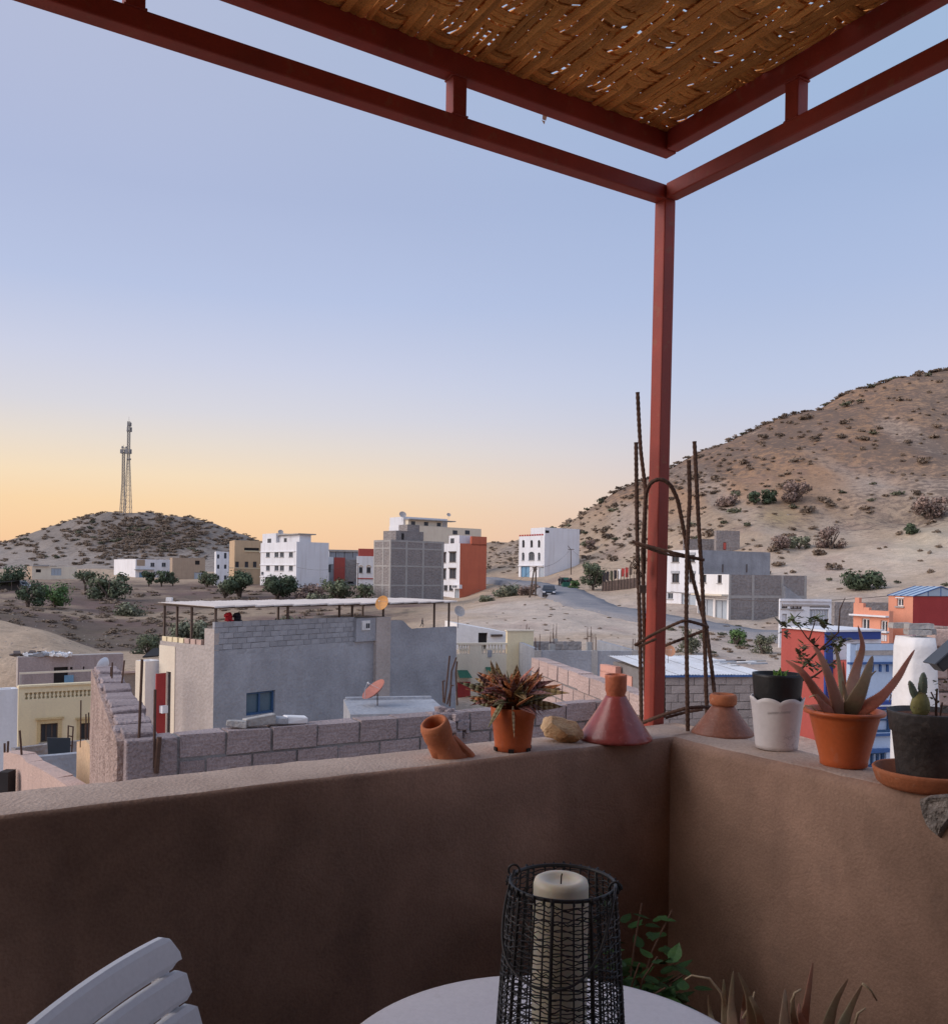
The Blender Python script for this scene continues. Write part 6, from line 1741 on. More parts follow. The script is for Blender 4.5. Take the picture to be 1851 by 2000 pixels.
SLEAF = [mat('small_leaf_' + n, c, rough=.55, scale=30, bscale=200, fine=.1, rnd=.25) for n, c in (('a', (.16, .19, .085)), ('b', (.24, .26, .12)), ('c', (.17, .14, .08)))]
GRN = mat('succulent_green', (.16, .30, .06), (.11, .22, .05), rough=.45, scale=20, bscale=100, rnd=.15, trans=.1)
offp = Vector(bp.location); dd = b.y
def PP(px, py, dz=0.0): return P(px, py, dd + dz) - offp
stems = [
 [(1562, 1330), (1588, 1322), (1612, 1305), (1632, 1290)], [(1556, 1325), (1565, 1306), (1600, 1270), (1637, 1235), (1640, 1190), (1650, 1168)],
 [(1600, 1270), (1575, 1245), (1556, 1218), (1545, 1212)], [(1612, 1305), (1632, 1292), (1640, 1270)], [(1580, 1248), (1588, 1225), (1592, 1212)], [(1580, 1290), (1562, 1285)], [(1600, 1270), (1620, 1260), (1632, 1252)], [(1588, 1322), (1600, 1325)]]
tips = []
for k, s in enumerate(stems):
    m = MB(); w = [PP(x, y, .02 * math.sin(k + i * 1.3)) for i, (x, y) in enumerate(s)]
    m.tube(w, [max(.0012, .0042 * (1 - .75 * i / (len(w) - 1)) * (1 if k < 2 else .6)) for i in range(len(w))], 6); m.build('stem', STEM, bp, smooth=True)
    if k != 7: tips.append((w, k))
rng = random.Random(23)
def leaf_tuft(c, n, L, w, col):
    m = MB()
    for _ in range(n):
        az = rng.uniform(0, 6.28); el = rng.uniform(-.5, .8)
        leaf_mesh(m, c + Vector((rng.uniform(-.01, .01), rng.uniform(-.01, .01), rng.uniform(-.008, .008))), (math.cos(az) * math.cos(el), math.sin(az) * math.cos(el), math.sin(el)), L * rng.uniform(.6, 1.1), w * 1.25, rng.uniform(-.4, .4), nseg=4, fold=.2)
    m.build('leaf_tuft', col, bp, smooth=True)
for (px, py) in ((1534, 1222), (1545, 1212), (1556, 1210), (1525, 1218), (1568, 1222), (1588, 1212), (1598, 1210), (1606, 1216), (1612, 1222), (1580, 1216), (1620, 1248), (1632, 1248), (1640, 1256), (1628, 1262), (1650, 1250), (1636, 1268), (1616, 1270), (1562, 1276), (1572, 1286), (1558, 1292), (1578, 1296), (1570, 1262), (1584, 1300), (1596, 1304), (1534, 1238), (1608, 1300), (1590, 1258), (1622, 1296)):
    leaf_tuft(PP(px, py, rng.uniform(-.03, .03)), 10, .026, .0055, rng.choice(SLEAF))
for k in range(9):
    m = MB(); a = rng.uniform(0, 6.28); leaf_mesh(m, PP(1522 + rng.uniform(-6, 10), 1326, rng.uniform(-.02, .02)), (math.cos(a) * .4, math.sin(a) * .4, .9), rng.uniform(.022, .042), .008, rng.uniform(-.3, .6), fold=.2); o = m.build('leaf', GRN, bp, smooth=True); o.modifiers.new('solid', 'SOLIDIFY').thickness = .002

# orange pot with the aloe
ALOE = mat('aloe_skin', (.36, .22, .15), (.42, .18, .13), scale=9, amount=.75, bscale=120, bump=.08, rough=.5, spec=.35, fine=.08, rnd=.14)
ALOER = mat('aloe_red', (.50, .17, .12), (.40, .17, .11), scale=9, amount=.75, bscale=120, bump=.08, rough=.5, spec=.35, fine=.08, rnd=.1)
ALOEG = mat('aloe_green', (.27, .24, .15), (.36, .22, .15), scale=9, amount=.75, bscale=120, bump=.08, rough=.5, spec=.35, fine=.08, rnd=.1)
def aloe_leaf(parent, pts, off, w0, mt, thorns=True, tw=0.0, name='leaf'):
    """fleshy channelled leaf through world points, tapering to a tip, with marginal teeth"""
    P_ = [Vector(p) - off for p in pts]
    # resample smooth
    n = 26; cr = []
    for k in range(n + 1):
        t = k / n * (len(P_) - 1); i = min(int(t), len(P_) - 2); u = t - i
        p0, p1, p2, p3 = P_[max(i - 1, 0)], P_[i], P_[i + 1], P_[min(i + 2, len(P_) - 1)]
        cr.append(.5 * ((2 * p1) + (-p0 + p2) * u + (2 * p0 - 5 * p1 + 4 * p2 - p3) * u * u + (-p0 + 3 * p1 - 3 * p2 + p3) * u ** 3))
    m = MB(); ns = 12; view = Vector((0, -1, .25))
    rows = []
    for k, p in enumerate(cr):
        t = k / n; tg = (cr[min(k + 1, n)] - cr[max(k - 1, 0)]).normalized()
        side = tg.cross(view).normalized(); side = Matrix.Rotation(tw, 3, tg) @ side; nrm = side.cross(tg)
        w = w0 * ((1 - t) ** .75) * (.85 + .3 * math.sin(min(1, t * 2.2) * math.pi) * .5) + .0006; th = w * .42
        row = []
        for j in range(ns):
            a = 2 * math.pi * j / ns; cx_, sy_ = math.cos(a), math.sin(a)
            y = sy_ * th * (1.0 if sy_ > 0 else .55)
            if sy_ < 0: y += (1 - cx_ * cx_) * th * .25
            row.append(p + side * cx_ * w + nrm * (-y))
        rows.append((row, p, side, w, tg))
        m.v += [tuple(q) for q in row]
    for k in range(n):
        for j in range(ns):
            a, b2 = k * ns + j, k * ns + (j + 1) % ns; m.f.append((a, b2, b2 + ns, a + ns)); m.mi.append(0)
    m.f.append(tuple(n * ns + j for j in range(ns))); m.mi.append(0)
    o = m.build(name, mt, parent, smooth=True)
    if thorns:
        tm_ = MB()
        for k in range(1, n - 1):
            for u in (0, .5):
                p = cr[k].lerp(cr[k + 1], u); _, _, side, w, tg = rows[k]; wn_ = rows[k + 1][3]; ww = w + (wn_ - w) * u
                for sg in (-1, 1):
                    a = p + side * sg * ww * .98; h_ = .0028 * (1 - .5 * k / n)
                    tm_.tri(a - tg * h_ * .6, a + tg * h_ * .6, a + side * sg * h_ + tg * h_ * .5)
        tm_.build('thorns', mat('aloe_thorn', (.42, .25, .16), bump=0), o)
    return o
b = Pz(1647, 1496, ZP); e = thing('aloe_pot', 'wide orange plastic pot with a large reddish aloe on the right parapet', 'potted plant', b)
hgt = .152; ra, rb = .060, .092
lathe_obj('pot', [(0, .002), (ra * .92, .002), (ra, .005), (ra * 1.02, .02), (rb * .93, hgt * .80), (rb * .95, hgt * .84), (rb * .96, hgt * .9), (rb * 1.10, hgt * .925), (rb * 1.12, hgt * .95), (rb * 1.11, hgt * .99), (rb * 1.06, hgt), (rb * .94, hgt * .985), (rb * .90, hgt * .86), (0, hgt * .86)], TERRAP, e, 56)
lathe_obj('soil', [(0, hgt * .93), (rb * .9, hgt * .9)], SOILM, e)
off = Vector(b); db = b.y
def A_(pts, ds): return [P(x, y, db + d) for (x, y), d in zip(pts, ds)]
aloe_leaf(e, A_([(1640, 1402), (1600, 1360), (1572, 1320), (1553, 1302), (1533, 1289)], (0, -.02, -.03, -.02, 0)), off, .017, ALOER)
aloe_leaf(e, A_([(1645, 1402), (1632, 1365), (1616, 1315), (1601, 1280), (1588, 1262)], (-.02, -.05, -.06, -.05, -.04)), off, .021, ALOE)
aloe_leaf(e, A_([(1652, 1395), (1646, 1360), (1640, 1310), (1635, 1280), (1629, 1262)], (.03, .05, .07, .08, .08)), off, .012, ALOEG)
aloe_leaf(e, A_([(1660, 1392), (1662, 1350), (1674, 1300), (1684, 1262), (1675, 1222)], (.02, .05, .08, .08, .06)), off, .0225, ALOE)
aloe_leaf(e, A_([(1655, 1398), (1672, 1365), (1688, 1330), (1698, 1300), (1704, 1281)], (-.02, -.05, -.06, -.05, -.04)), off, .026, ALOEG)
aloe_leaf(e, A_([(1655, 1403), (1690, 1382), (1722, 1360), (1752, 1325), (1770, 1295), (1786, 1269)], (-.01, -.04, -.05, -.04, -.03, -.02)), off, .020, ALOER)
aloe_leaf(e, A_([(1632, 1402), (1612, 1384), (1600, 1368), (1593, 1356)], (-.03, -.06, -.07, -.07)), off, .016, ALOER)
aloe_leaf(e, A_([(1690, 1345), (1695, 1328), (1702, 1318), (1711, 1310)], (.06, .06, .06, .06)), off, .006, ALOEG, thorns=False)
aloe_leaf(e, A_([(1655, 1380), (1651, 1350), (1648, 1320), (1646, 1292)], (.06, .08, .09, .09)), off, .008, ALOER)
aloe_leaf(e, A_([(1656, 1384), (1652, 1362), (1648, 1342), (1645, 1330)], (-.01, -.01, -.01, -.01)), off, .006, ALOEG)
for pts in ([(1600, 1395), (1585, 1380), (1572, 1378), (1568, 1384)], [(1720, 1362), (1733, 1352), (1740, 1358), (1736, 1372)], [(1604, 1372), (1590, 1358), (1580, 1362)]):
    m = MB(); w = [p - off for p in A_(pts, (-.03,) * 4)]; m.tube(w, [.003, .0025, .002, .001][:len(w)], 5); m.build('dry_leaf', mat('dry_leaf', (.55, .43, .28)), e, smooth=True)

# black pot on its saucer with the prickly pear
b = Pz(1806, 1536, ZP); e = thing('terracotta_saucer', 'broad terracotta saucer under the black pot at the right edge', 'saucer', b)
lathe_obj('saucer', [(0, .0), (.098, 0), (.108, .008), (.117, .033), (.119, .040), (.115, .044), (.109, .042), (.100, .012), (0, .010)], TERRA, e, 56, wob=.006)
b2 = b + Vector((.004, 0, .011)); e = thing('cactus_pot', 'weathered black plastic pot with a small prickly pear at the right edge', 'potted plant', b2)
BLKP = mat('weathered_black_pot', (.045, .043, .048), (.11, .095, .085), scale=7, amount=.35, bump=.15, bscale=70, rough=.6, spec=.35, fine=.2, spots=.3, spot_col=(.2, .17, .15))
hgt = .172
lathe_obj('pot', [(0, .0), (.064, 0), (.066, .003), (.079, hgt * .70), (.0845, hgt * .715), (.090, hgt * .97), (.0915, hgt), (.088, hgt * 1.005), (.084, hgt * .93), (0, hgt * .9)], BLKP, e, 56)
lathe_obj('soil', [(0, hgt * .955), (.083, hgt * .93)], mat('red_soil', (.22, .09, .05), (.14, .06, .035), scale=40, bscale=160, bump=.7), e)
CACT = mat('cactus_pad', (.11, .15, .12), (.15, .18, .13), scale=20, bscale=120, rough=.6, spec=.3, spots=.3, spot_col=(.22, .22, .18))
CACY = mat('cactus_pad_yellow', (.30, .26, .09), (.20, .21, .09), scale=12, bscale=120, rough=.6, spec=.3, spots=.3, spot_col=(.2, .14, .07))
offc = Vector(b2); dc = b2.y - .02
def pad(c, L, w, th, ang, mt, spines=16):
    bmx = bmesh.new(); bmesh.ops.create_icosphere(bmx, subdivisions=3, radius=1)
    for v in bmx.verts:
        t = v.co.z; ww = w * (1 - .16 * t)
        v.co = Vector((v.co.x * ww, v.co.y * th, v.co.z * L)) * (1 + .06 * mnoise.noise(v.co * 5))
    me = bpy.data.meshes.new('pad'); bmx.to_mesh(me); bmx.free(); me.materials.append(mt); me.polygons.foreach_set('use_smooth', [True] * len(me.polygons))
    o = bpy.data.objects.new('pad', me); COL.objects.link(o); o.parent = e; o.location = c; o.rotation_euler = (0, ang, 0)
    m = MB(); rg = random.Random(int(L * 9999))
    for k in range(spines):
        a = rg.uniform(0, 6.28); z = rg.uniform(-.9, .9); q = Vector((math.cos(a) * w * math.sqrt(1 - z * z) * (1 - .16 * z), math.sin(a) * th * math.sqrt(1 - z * z), z * L))
        m.tube([q * .98, q * 1.06], .0013, 5)
    m.build('areoles', mat('areole', (.3, .24, .16), bump=0), o)
    return o
pad(P(1797, 1376, dc) - offc, .033, .0225, .016, .0, CACY, 40)
pad(P(1802, 1338, dc) - offc, .031, .0105, .009, .04, CACT, 30)
pad(P(1783, 1350, dc) - offc, .027, .0085, .007, -.36, CACT, 26)
m = MB(); m.tube([P(1828, 1400, dc) - offc, P(1828, 1370, dc) - offc, P(1830, 1345, dc) - offc], [.003, .0028, .002], 6); m.tube([P(1828, 1372, dc) - offc, P(1818, 1352, dc) - offc], .0018, 5); m.tube([P(1836, 1398, dc) - offc, P(1840, 1372, dc) - offc], .002, 5); m.build('stem', STEM, e)
for k in range(18):
    m = MB(); leaf_mesh(m, P(1826 + rng.uniform(-8, 22), 1390 + rng.uniform(-60, 8), dc + rng.uniform(-.02, .02)) - offc, (rng.uniform(-1, 1), rng.uniform(-1, .2), rng.uniform(0, 1)), .012, .004, .2, nseg=4); m.build('leaf', rng.choice(SLEAF), e, smooth=True)

# ---------------------------------------------------------------- table, lantern, candle
TZ = .72; tc_ = Vector((.135, 1.37, 0)); TR = .362
e = thing('round_table', 'round white plastic garden table', 'table', tc_)
WPL = mat('white_plastic', (.80, .755, .77), (.75, .70, .72), scale=7, bump=.05, bscale=120, rough=.42, spec=.45, fine=.04, spots=.22, spot_col=(.62, .57, .56))
lathe_obj('tabletop', [(0, TZ - .02), (TR - .03, TZ - .022), (TR - .01, TZ - .03), (TR - .001, TZ - .026), (TR, TZ - .012), (TR - .004, TZ - .003), (TR - .014, TZ), (0, TZ)], WPL, e, 96)
for k in range(4):
    a = math.pi / 4 + k * math.pi / 2; m = MB(); m.tube([(.2 * math.cos(a), .2 * math.sin(a), TZ - .03), (.27 * math.cos(a), .27 * math.sin(a), .002)], [.024, .018], 10); m.build('leg', WPL, e, smooth=True)
LC = P(1098, 1727, 1.235); LC = Vector((LC.x, LC.y, TZ)); zr_ = P(1103, 1724, 1.235).z - TZ
e = thing('wire_lantern', 'black woven wire lantern standing on the round table', 'lantern', LC)
BWIRE = mat('black_wire', (.022, .021, .024), (.04, .036, .036), rough=.5, scale=20, bump=.1, bscale=200, spec=.4)
rt, rbm = .0735, .095
def rad_at(z):
    t = z / zr_; return rbm + (rt - rbm) * t + .002 * math.sin(math.pi * t)
m = MB(); m.tube([(rt * math.cos(a), rt * math.sin(a), zr_) for a in np.linspace(0, 2 * math.pi, 61)[:-1]], .0028, 8, closed=True); m.build('top_ring', BWIRE, e, smooth=True)
m = MB(); m.tube([(rbm * math.cos(a), rbm * math.sin(a), .004) for a in np.linspace(0, 2 * math.pi, 61)[:-1]], .0032, 8, closed=True); m.build('base_ring', BWIRE, e, smooth=True)
lathe_obj('base_plate', [(0, .002), (rbm, .002), (rbm, .004), (0, .004)], BWIRE, e)
NV = 34; vang = [2 * math.pi * (k + rng.uniform(-.22, .22)) / NV for k in range(NV)]
for k in range(NV):
    a = vang[k]; thick = k % 4 == 0
    m = MB(); m.tube([((rad_at(z)) * math.cos(a), (rad_at(z)) * math.sin(a), z) for z in np.linspace(.004, zr_, 12)] + [((rt + .003) * math.cos(a), (rt + .003) * math.sin(a), zr_ + .003), ((rt + .0045) * math.cos(a), (rt + .0045) * math.sin(a), zr_ - .005)], .0026 if thick else .0013, 6); m.build('upright', BWIRE, e, smooth=True)
m = MB(); z = .008; row = 0
while z < zr_ - .004:
    pts = []
    ph = rng.uniform(0, 6.28)
    for k in range(NV):
        for u in (0, .5):
            a0, a1 = vang[k], vang[(k + 1) % NV] + (2 * math.pi if k == NV - 1 else 0); a = a0 + (a1 - a0) * u
            s = (1 if (k + row) % 2 else -1) * (1 if u == 0 else .0)
            zz_ = z + rng.uniform(-.0026, .0026) + .0016 * math.sin(a * 3 + ph)
            r_ = rad_at(zz_) + s * .0016
            pts.append((r_ * math.cos(a), r_ * math.sin(a), zz_))
    m.tube(pts, .0009, 4, closed=True); z += .0043; row += 1
tag(m.build('woven_wire', BWIRE, e), kind='stuff')
# bail handle hanging down in front, with its two eyes
offl = Vector(e.location)
for (px, py, d) in ((1004, 1701, 1.262), (1202, 1736, 1.215)):
    c = P(px, py, d) - offl; m = MB()
    m.tube([c + Vector((.008 * math.cos(t), .002 * t - .004, .009 * math.sin(t))) for t in np.linspace(0, 6.5, 18)], .0018, 6); m.build('eye', BWIRE, e, smooth=True)
hp = [(1004, 1700, 1.258), (990, 1745, 1.235), (981, 1800, 1.20), (981, 1850, 1.17), (994, 1890, 1.145), (1030, 1925, 1.12), (1075, 1938, 1.105), (1115, 1930, 1.105), (1150, 1903, 1.12), (1175, 1855, 1.14), (1190, 1800, 1.16), (1198, 1760, 1.18), (1202, 1735, 1.20)]
w = [P(*q) - offl for q in hp]
for _ in range(2):
    ww = [w[0]]
    for a, b2 in zip(w[:-1], w[1:]): ww += [a.lerp(b2, .25), a.lerp(b2, .75)]
    w = ww + [w[-1]]
m = MB(); m.tube(w, .0019, 8); m.build('handle', BWIRE, e, smooth=True)
e = thing('pillar_candle', 'thick cream pillar candle standing inside the wire lantern', 'candle', Vector((LC.x - .002, LC.y, TZ + .0045)))
hc = P(1092, 1722, 1.235).z - TZ
WAX = mat('candle_wax', (.88, .81, .66), (.84, .75, .58), scale=5, bump=.03, bscale=60, rough=.45, spec=.4, fine=.02, trans=.35)
lathe_obj('wax', [(0, 0), (.0375, 0), (.0385, .003), (.0385, hc - .008), (.0365, hc - .002), (.031, hc + .001), (.024, hc - .001), (.02, hc - .005), (.012, hc - .0075), (0, hc - .008)], WAX, e, 48)
m = MB(); m.tube([(0, 0, hc - .009), (.0005, 0, hc + .003), (.0015, 0, hc + .0065)], .0011, 6); m.build('wick', mat('burnt_wick', (.015, .013, .012), bump=0), e)

# ---------------------------------------------------------------- white slatted garden chair at lower left
far, near = P(333, 1822, 1.46), P(90, 2001, 1.16)
T = Vector((near.x - far.x, near.y - far.y, 0)).normalized(); Wd = .46
e = thing('garden_chair', 'white plastic garden chair with a slatted back at the lower left', 'chair', (far.x + .25, (far.y + near.y) / 2, 0)); offc2 = Vector(e.location)
Nf = Vector((-T.y, T.x, 0)); Nf = Nf if Nf.x > 0 else -Nf            # faces the table
ztop = far.z
CPL = mat('white_resin', (.80, .80, .83), (.76, .755, .78), scale=4, bump=.03, bscale=120, rough=.4, spec=.45, fine=.03)
def back_pt(s, v, n=0.0):
    """s 0..1 across the back from the far end, v metres down, n towards the sitter"""
    bow = .010 * (1 - (2 * s - 1) ** 2); crown = .012 * (1 - (2 * s - 1) ** 2)
    return Vector((far.x, far.y, ztop)) + T * (s * Wd) + Nf * (.33 * v - bow + n) + Vector((0, 0, crown * (1 - v * 2) - v)) - offc2
def slat(v0, v1, s0=0.0, s1=1.0, round_top=False, th=.016):
    m = MB(); ns = 36; nv = 6
    grid = {}
    for f in (0, 1):
        for i in range(ns + 1):
            s = s0 + (s1 - s0) * i / ns
            for j in range(nv + 1):
                t = j / nv; v = v0 + (v1 - v0) * t
                edge = min(s - s0, s1 - s) * Wd; rr = .03 if round_top else .010
                if edge < rr:
                    k = 1 - edge / rr; sh = rr * (1 - math.sqrt(max(0, 1 - k * k)))
                    if round_top: v = max(v, v0 + sh)
                    v = min(v, v1 - min(sh, .008)); v = max(v, v0 + (min(sh, .008) if not round_top else 0))
                bulge = th * .5 * (.6 + .4 * (1 - (2 * t - 1) ** 8))
                grid[f, i, j] = len(m.v); m.v.append(tuple(back_pt(s, v, bulge if f == 0 else -bulge)))
    for f in (0, 1):
        for i in range(ns):
            for j in range(nv):
                a, b2, c, d = grid[f, i, j], grid[f, i + 1, j], grid[f, i + 1, j + 1], grid[f, i, j + 1]
                m.f.append((a, b2, c, d) if f else (d, c, b2, a)); m.mi.append(0)
    for i in range(ns):
        for j in (0, nv): 
            a, b2, c, d = grid[0, i, j], grid[0, i + 1, j], grid[1, i + 1, j], grid[1, i, j]; m.f.append((a, b2, c, d) if j == 0 else (d, c, b2, a)); m.mi.append(0)
    for j in range(nv):
        for i in (0, ns): 
            a, b2, c, d = grid[0, i, j], grid[0, i, j + 1], grid[1, i, j + 1], grid[1, i, j]; m.f.append((a, b2, c, d) if i else (d, c, b2, a)); m.mi.append(0)
    return m.build('slat', CPL, e, smooth=False, weld=True, bevel=.003)
slat(0, .050, round_top=True); slat(.057, .104, -.006, 1.006); slat(.111, .158, -.012, 1.012); slat(.165, .215, -.012, 1.012); slat(.222, .28, -.012, 1.012)
for s in (.07, .93, .5):
    m = MB(); pts = [back_pt(s, v, -.016) for v in np.linspace(.012, .46, 8)]
    for a, b2 in zip(pts[:-1], pts[1:]): prism(m, a, b2, T, Nf, .03, .016)
    m.build('back_rib', CPL, e)
sc0 = back_pt(.5, .46); 
m = MB(); o_ = back_pt(0, .455); m.obox(Vector((o_.x, o_.y, .42)) , T, Nf, (0, 0, 1), Wd, .42, .02); m.build('seat', CPL, e, bevel=.008)
for s in (0.03, .97):
    for n_ in (0.0, .40):
        o_ = back_pt(s, .455) + Nf * n_; m = MB(); m.tube([(o_.x, o_.y, .425), (o_.x - Nf.x * .05 * (1 if n_ == 0 else -.4), o_.y, .0)], [.022, .016], 8); m.build('leg', CPL, e, smooth=True)

# ---------------------------------------------------------------- plants on the floor in the corner
b = Vector((.40, 2.28, 0)); e = thing('leafy_plant', 'green leafy plant in a pot in the dark terrace corner', 'potted plant', b)
lathe_obj('pot', [(0, 0), (.10, 0), (.14, .30), (.145, .31), (.13, .31), (.12, .27), (0, .27)], TERRA, e)
GL = [mat('corner_leaf_' + n, c, c2, rough=.5, scale=20, bscale=120, fine=.1, rnd=.25) for n, c, c2 in (('a', (.065, .15, .04), (.045, .11, .035)), ('b', (.04, .09, .03), (.03, .07, .025)))]
rng = random.Random(5)
for k in range(24):
    a = rng.uniform(0, 6.28); L = rng.uniform(.06, .34); tip = Vector((math.cos(a) * .16, math.sin(a) * .12, .28 + L))
    m = MB(); m.tube([(0, 0, .27), tip * .6 + Vector((0, 0, .15)), tip], .0025, 5); m.build('stem', STEM, e)
    for q in range(11):
        c = Vector((0, 0, .27)).lerp(tip, rng.uniform(.35, 1.05)) + Vector((rng.uniform(-.05, .05), rng.uniform(-.05, .05), rng.uniform(-.03, .03)))
        m = MB(); az = rng.uniform(0, 6.28); leaf_mesh(m, c, (math.cos(az), math.sin(az), rng.uniform(-.2, .6)), rng.uniform(.035, .06), rng.uniform(.014, .022), rng.uniform(-.5, .2), nseg=5, fold=.15); m.build('leaf', rng.choice(GL), e, smooth=True)
for k, (px, d, lb, leaves) in enumerate(((1420, 2.0, 'reddish aloe plant low in the corner beside the table', [((1432, 2010), (1428, 1960), (1432, 1897)), ((1470, 2020), (1462, 1950), (1441, 1900)), ((1420, 2020), (1415, 1970), (1413, 1913)), ((1450, 2020), (1452, 1975), (1453, 1940)), ((1490, 2030), (1480, 1980), (1455, 1930)), ((1400, 2020), (1388, 1985), (1383, 1945))]),
                                        (1560, 1.9, 'tall reddish aloe plant low on the right beside the parapet', [((1565, 2020), (1575, 1960), (1587, 1880)), ((1532, 2020), (1532, 1970), (1533, 1932)), ((1555, 2020), (1548, 1975), (1550, 1940)), ((1612, 2020), (1630, 1960), (1656, 1912)), ((1640, 2020), (1660, 1970), (1684, 1922)), ((1580, 2020), (1562, 1985), (1560, 1960))]))):
    b = P(px, 2010, d); b = Vector((b.x, b.y, 0)); e = thing('floor_aloe', lb, 'potted plant', b)
    zt = P(px, 2090, d).z
    lathe_obj('pot', [(0, 0), (.11, 0), (.15, zt - .03), (.155, zt), (.14, zt), (.13, zt - .04), (0, zt - .04)], TERRA, e)
    for lv in leaves:
        aloe_leaf(e, [P(x, y, d + .03 * math.sin(i + x)) for i, (x, y) in enumerate(lv)], b, .014 if lv[-1][1] < 1935 else .010, ALOE if (lv[0][0] // 7) % 2 else ALOEG, thorns=False)
    for pts in (([(1415, 1965), (1408, 1940), (1385, 1912), (1350, 1906), (1337, 1914)], [(1450, 1990), (1468, 1960), (1473, 1938)]) if k == 0 else ([(1684, 1922), (1700, 1935), (1712, 1955)], [(1545, 1960), (1552, 1940), (1565, 1933)], [(1668, 2005), (1675, 1980), (1690, 1970)])):
        m = MB(); w = [P(x, y, d) - b for x, y in pts]; m.tube(w, [.0035 * (1 - .6 * i / len(w)) for i in range(len(w))], 5); m.build('dry_leaf', mat('dry_leaf', (.55, .43, .28)), e, smooth=True)

# ================================================================ vegetation and far details
def fast_hit(px, py, dmin=42.0):
    i = int(np.argmin(np.abs(PXC - px))); pyj = HOR(px) + (EYE.z - ZT[i]) * F_PX / DEP
    ok = np.where((pyj <= py) & (DEP > dmin))[0]
    if len(ok) == 0: return None
    j = ok[0]
    if j > 0 and pyj[j - 1] > py:
        t = (pyj[j - 1] - py) / (pyj[j - 1] - pyj[j] + 1e-9); d = DEP[j - 1] + (DEP[j] - DEP[j - 1]) * t
    else: d = DEP[j]
    return G(px, d)

SCRUB = mat('dry_scrub', (.235, .17, .12), (.155, .115, .085), rough=.95, scale=2, bscale=12, bump=0, fine=.2, rnd=.35)
SCRUBG = mat('green_scrub', (.13, .125, .075), (.09, .09, .06), rough=.95, scale=2, bscale=12, bump=0, fine=.2, rnd=.3)
def scrub_mesh(seed, n=110):
    rg = random.Random(seed); vs, fs = [], []
    blobs = [(Vector((rg.uniform(-.3, .3), rg.uniform(-.3, .3), rg.uniform(.1, .3))), rg.uniform(.22, .4)) for _ in range(4)]
    for _ in range(n):
        c, r = rg.choice(blobs); d = Vector((rg.gauss(0, 1), rg.gauss(0, 1), abs(rg.gauss(0, 1)) * .8)).normalized()
        p = c + d * r * rg.uniform(.55, 1.05); p.z = max(p.z * .85, 0.0)
        s = rg.uniform(.07, .15); u = Vector((rg.gauss(0, 1), rg.gauss(0, 1), rg.gauss(0, 1))).normalized(); w = u.cross(d + Vector((.01, .02, .03))).normalized()
        i = len(vs); vs += [p - u * s, p + w * s * .7, p + u * s, p - w * s * .7]; fs.append((i, i + 1, i + 2, i + 3))
    return vs, fs
SCR = []
for k in range(8):
    vs, fs = scrub_mesh(k); me = bpy.data.meshes.new('scrub_bush'); me.from_pydata(vs, [], fs); me.materials.append(SCRUB if k % 4 else SCRUBG); me.update(); SCR.append((me, vs, fs))
rg = random.Random(99)
spots = []                                       # (place, width m, apparent px, label key)
def try_spot(px, py, wpx, key, hf=1.0, dmin=42):
    p = fast_hit(px, py, dmin)
    if p is None: return
    spots.append((p, wpx * p.y / F_PX, wpx, key, hf))
# right-hand hill: denser towards the top, clumped
n = 0
while n < 640:
    px = rg.uniform(1095, 1851); top = np.interp(px, [1075, 1130, 1200, 1350, 1500, 1650, 1780, 1851], [1028, 1003, 958, 882, 822, 763, 724, 716])
    py = rg.uniform(top + 2, 1165 if px > 1440 else 1100)
    t = (py - top) / 350.0; dens = 1.0 - .75 * min(1, t) + .9 * fbm((px * .012, py * .02, 5), 3)
    if rg.random() > dens: continue
    w = (5 + 5 * rg.random() + 16 * rg.random() ** 4) * (1 + .45 * max(0, t))
    try_spot(px, py, w, 'right'); n += 1
# its skyline
for px in np.arange(1082, 1850, 7):
    if rg.random() < .25: continue
    i = int(np.argmin(np.abs(PXC - px))); pyj = HOR(px) + (EYE.z - ZT[i]) * F_PX / DEP; j = int(np.argmin(np.where((DEP > 90) & (DEP < 300), pyj, 9e9)))
    p = G(px, DEP[j] - 1); w = rg.uniform(8, 22); spots.append((p, w * p.y / F_PX, w, 'right', .75))
# mast hill: heavy dark scrub on the right of centre, scattered on the left
n = 0
while n < 760:
    px = rg.uniform(-20, 520); top = np.interp(px, [0, 100, 200, 290, 370, 430, 510], [1057, 1023, 998, 999, 1006, 1024, 1056])
    py = rg.uniform(top, 1112)
    dens = .10 + 1.1 * math.exp(-(((px - 285) / 120) ** 2 + ((py - 1052) / 34) ** 2)) + .55 * fbm((px * .02, py * .04, 8), 3)
    if rg.random() > dens: continue
    try_spot(px, py, rg.uniform(8, 17), 'mast', .8, 290); n += 1
for px in np.arange(-10, 520, 9):
    if rg.random() < .45: continue
    i = int(np.argmin(np.abs(PXC - px))); pyj = HOR(px) + (EYE.z - ZT[i]) * F_PX / DEP; j = int(np.argmin(np.where((DEP > 330) & (DEP < 450), pyj, 9e9)))
    p = G(px, DEP[j]); w = rg.uniform(7, 14); spots.append((p, w * p.y / F_PX, w, 'mast', .7))
# small hill between the houses
for _ in range(70):
    try_spot(rg.uniform(940, 1015), rg.uniform(1052, 1120), rg.uniform(6, 12), 'mid', .8, 150)
# scrubby fields and gully on the left
n = 0
while n < 330:
    px = rg.uniform(-10, 740); py = rg.uniform(1150, 1290)
    if fbm((px * .02, py * .05, 3), 3) + (.35 if 1195 < py < 1275 and px < 420 else 0) < rg.uniform(-.25, .3): continue
    p = fast_hit(px, py)
    if p is None or p.y < 77: continue
    try_spot(px, py, rg.uniform(9, 26), 'field', .55); n += 1
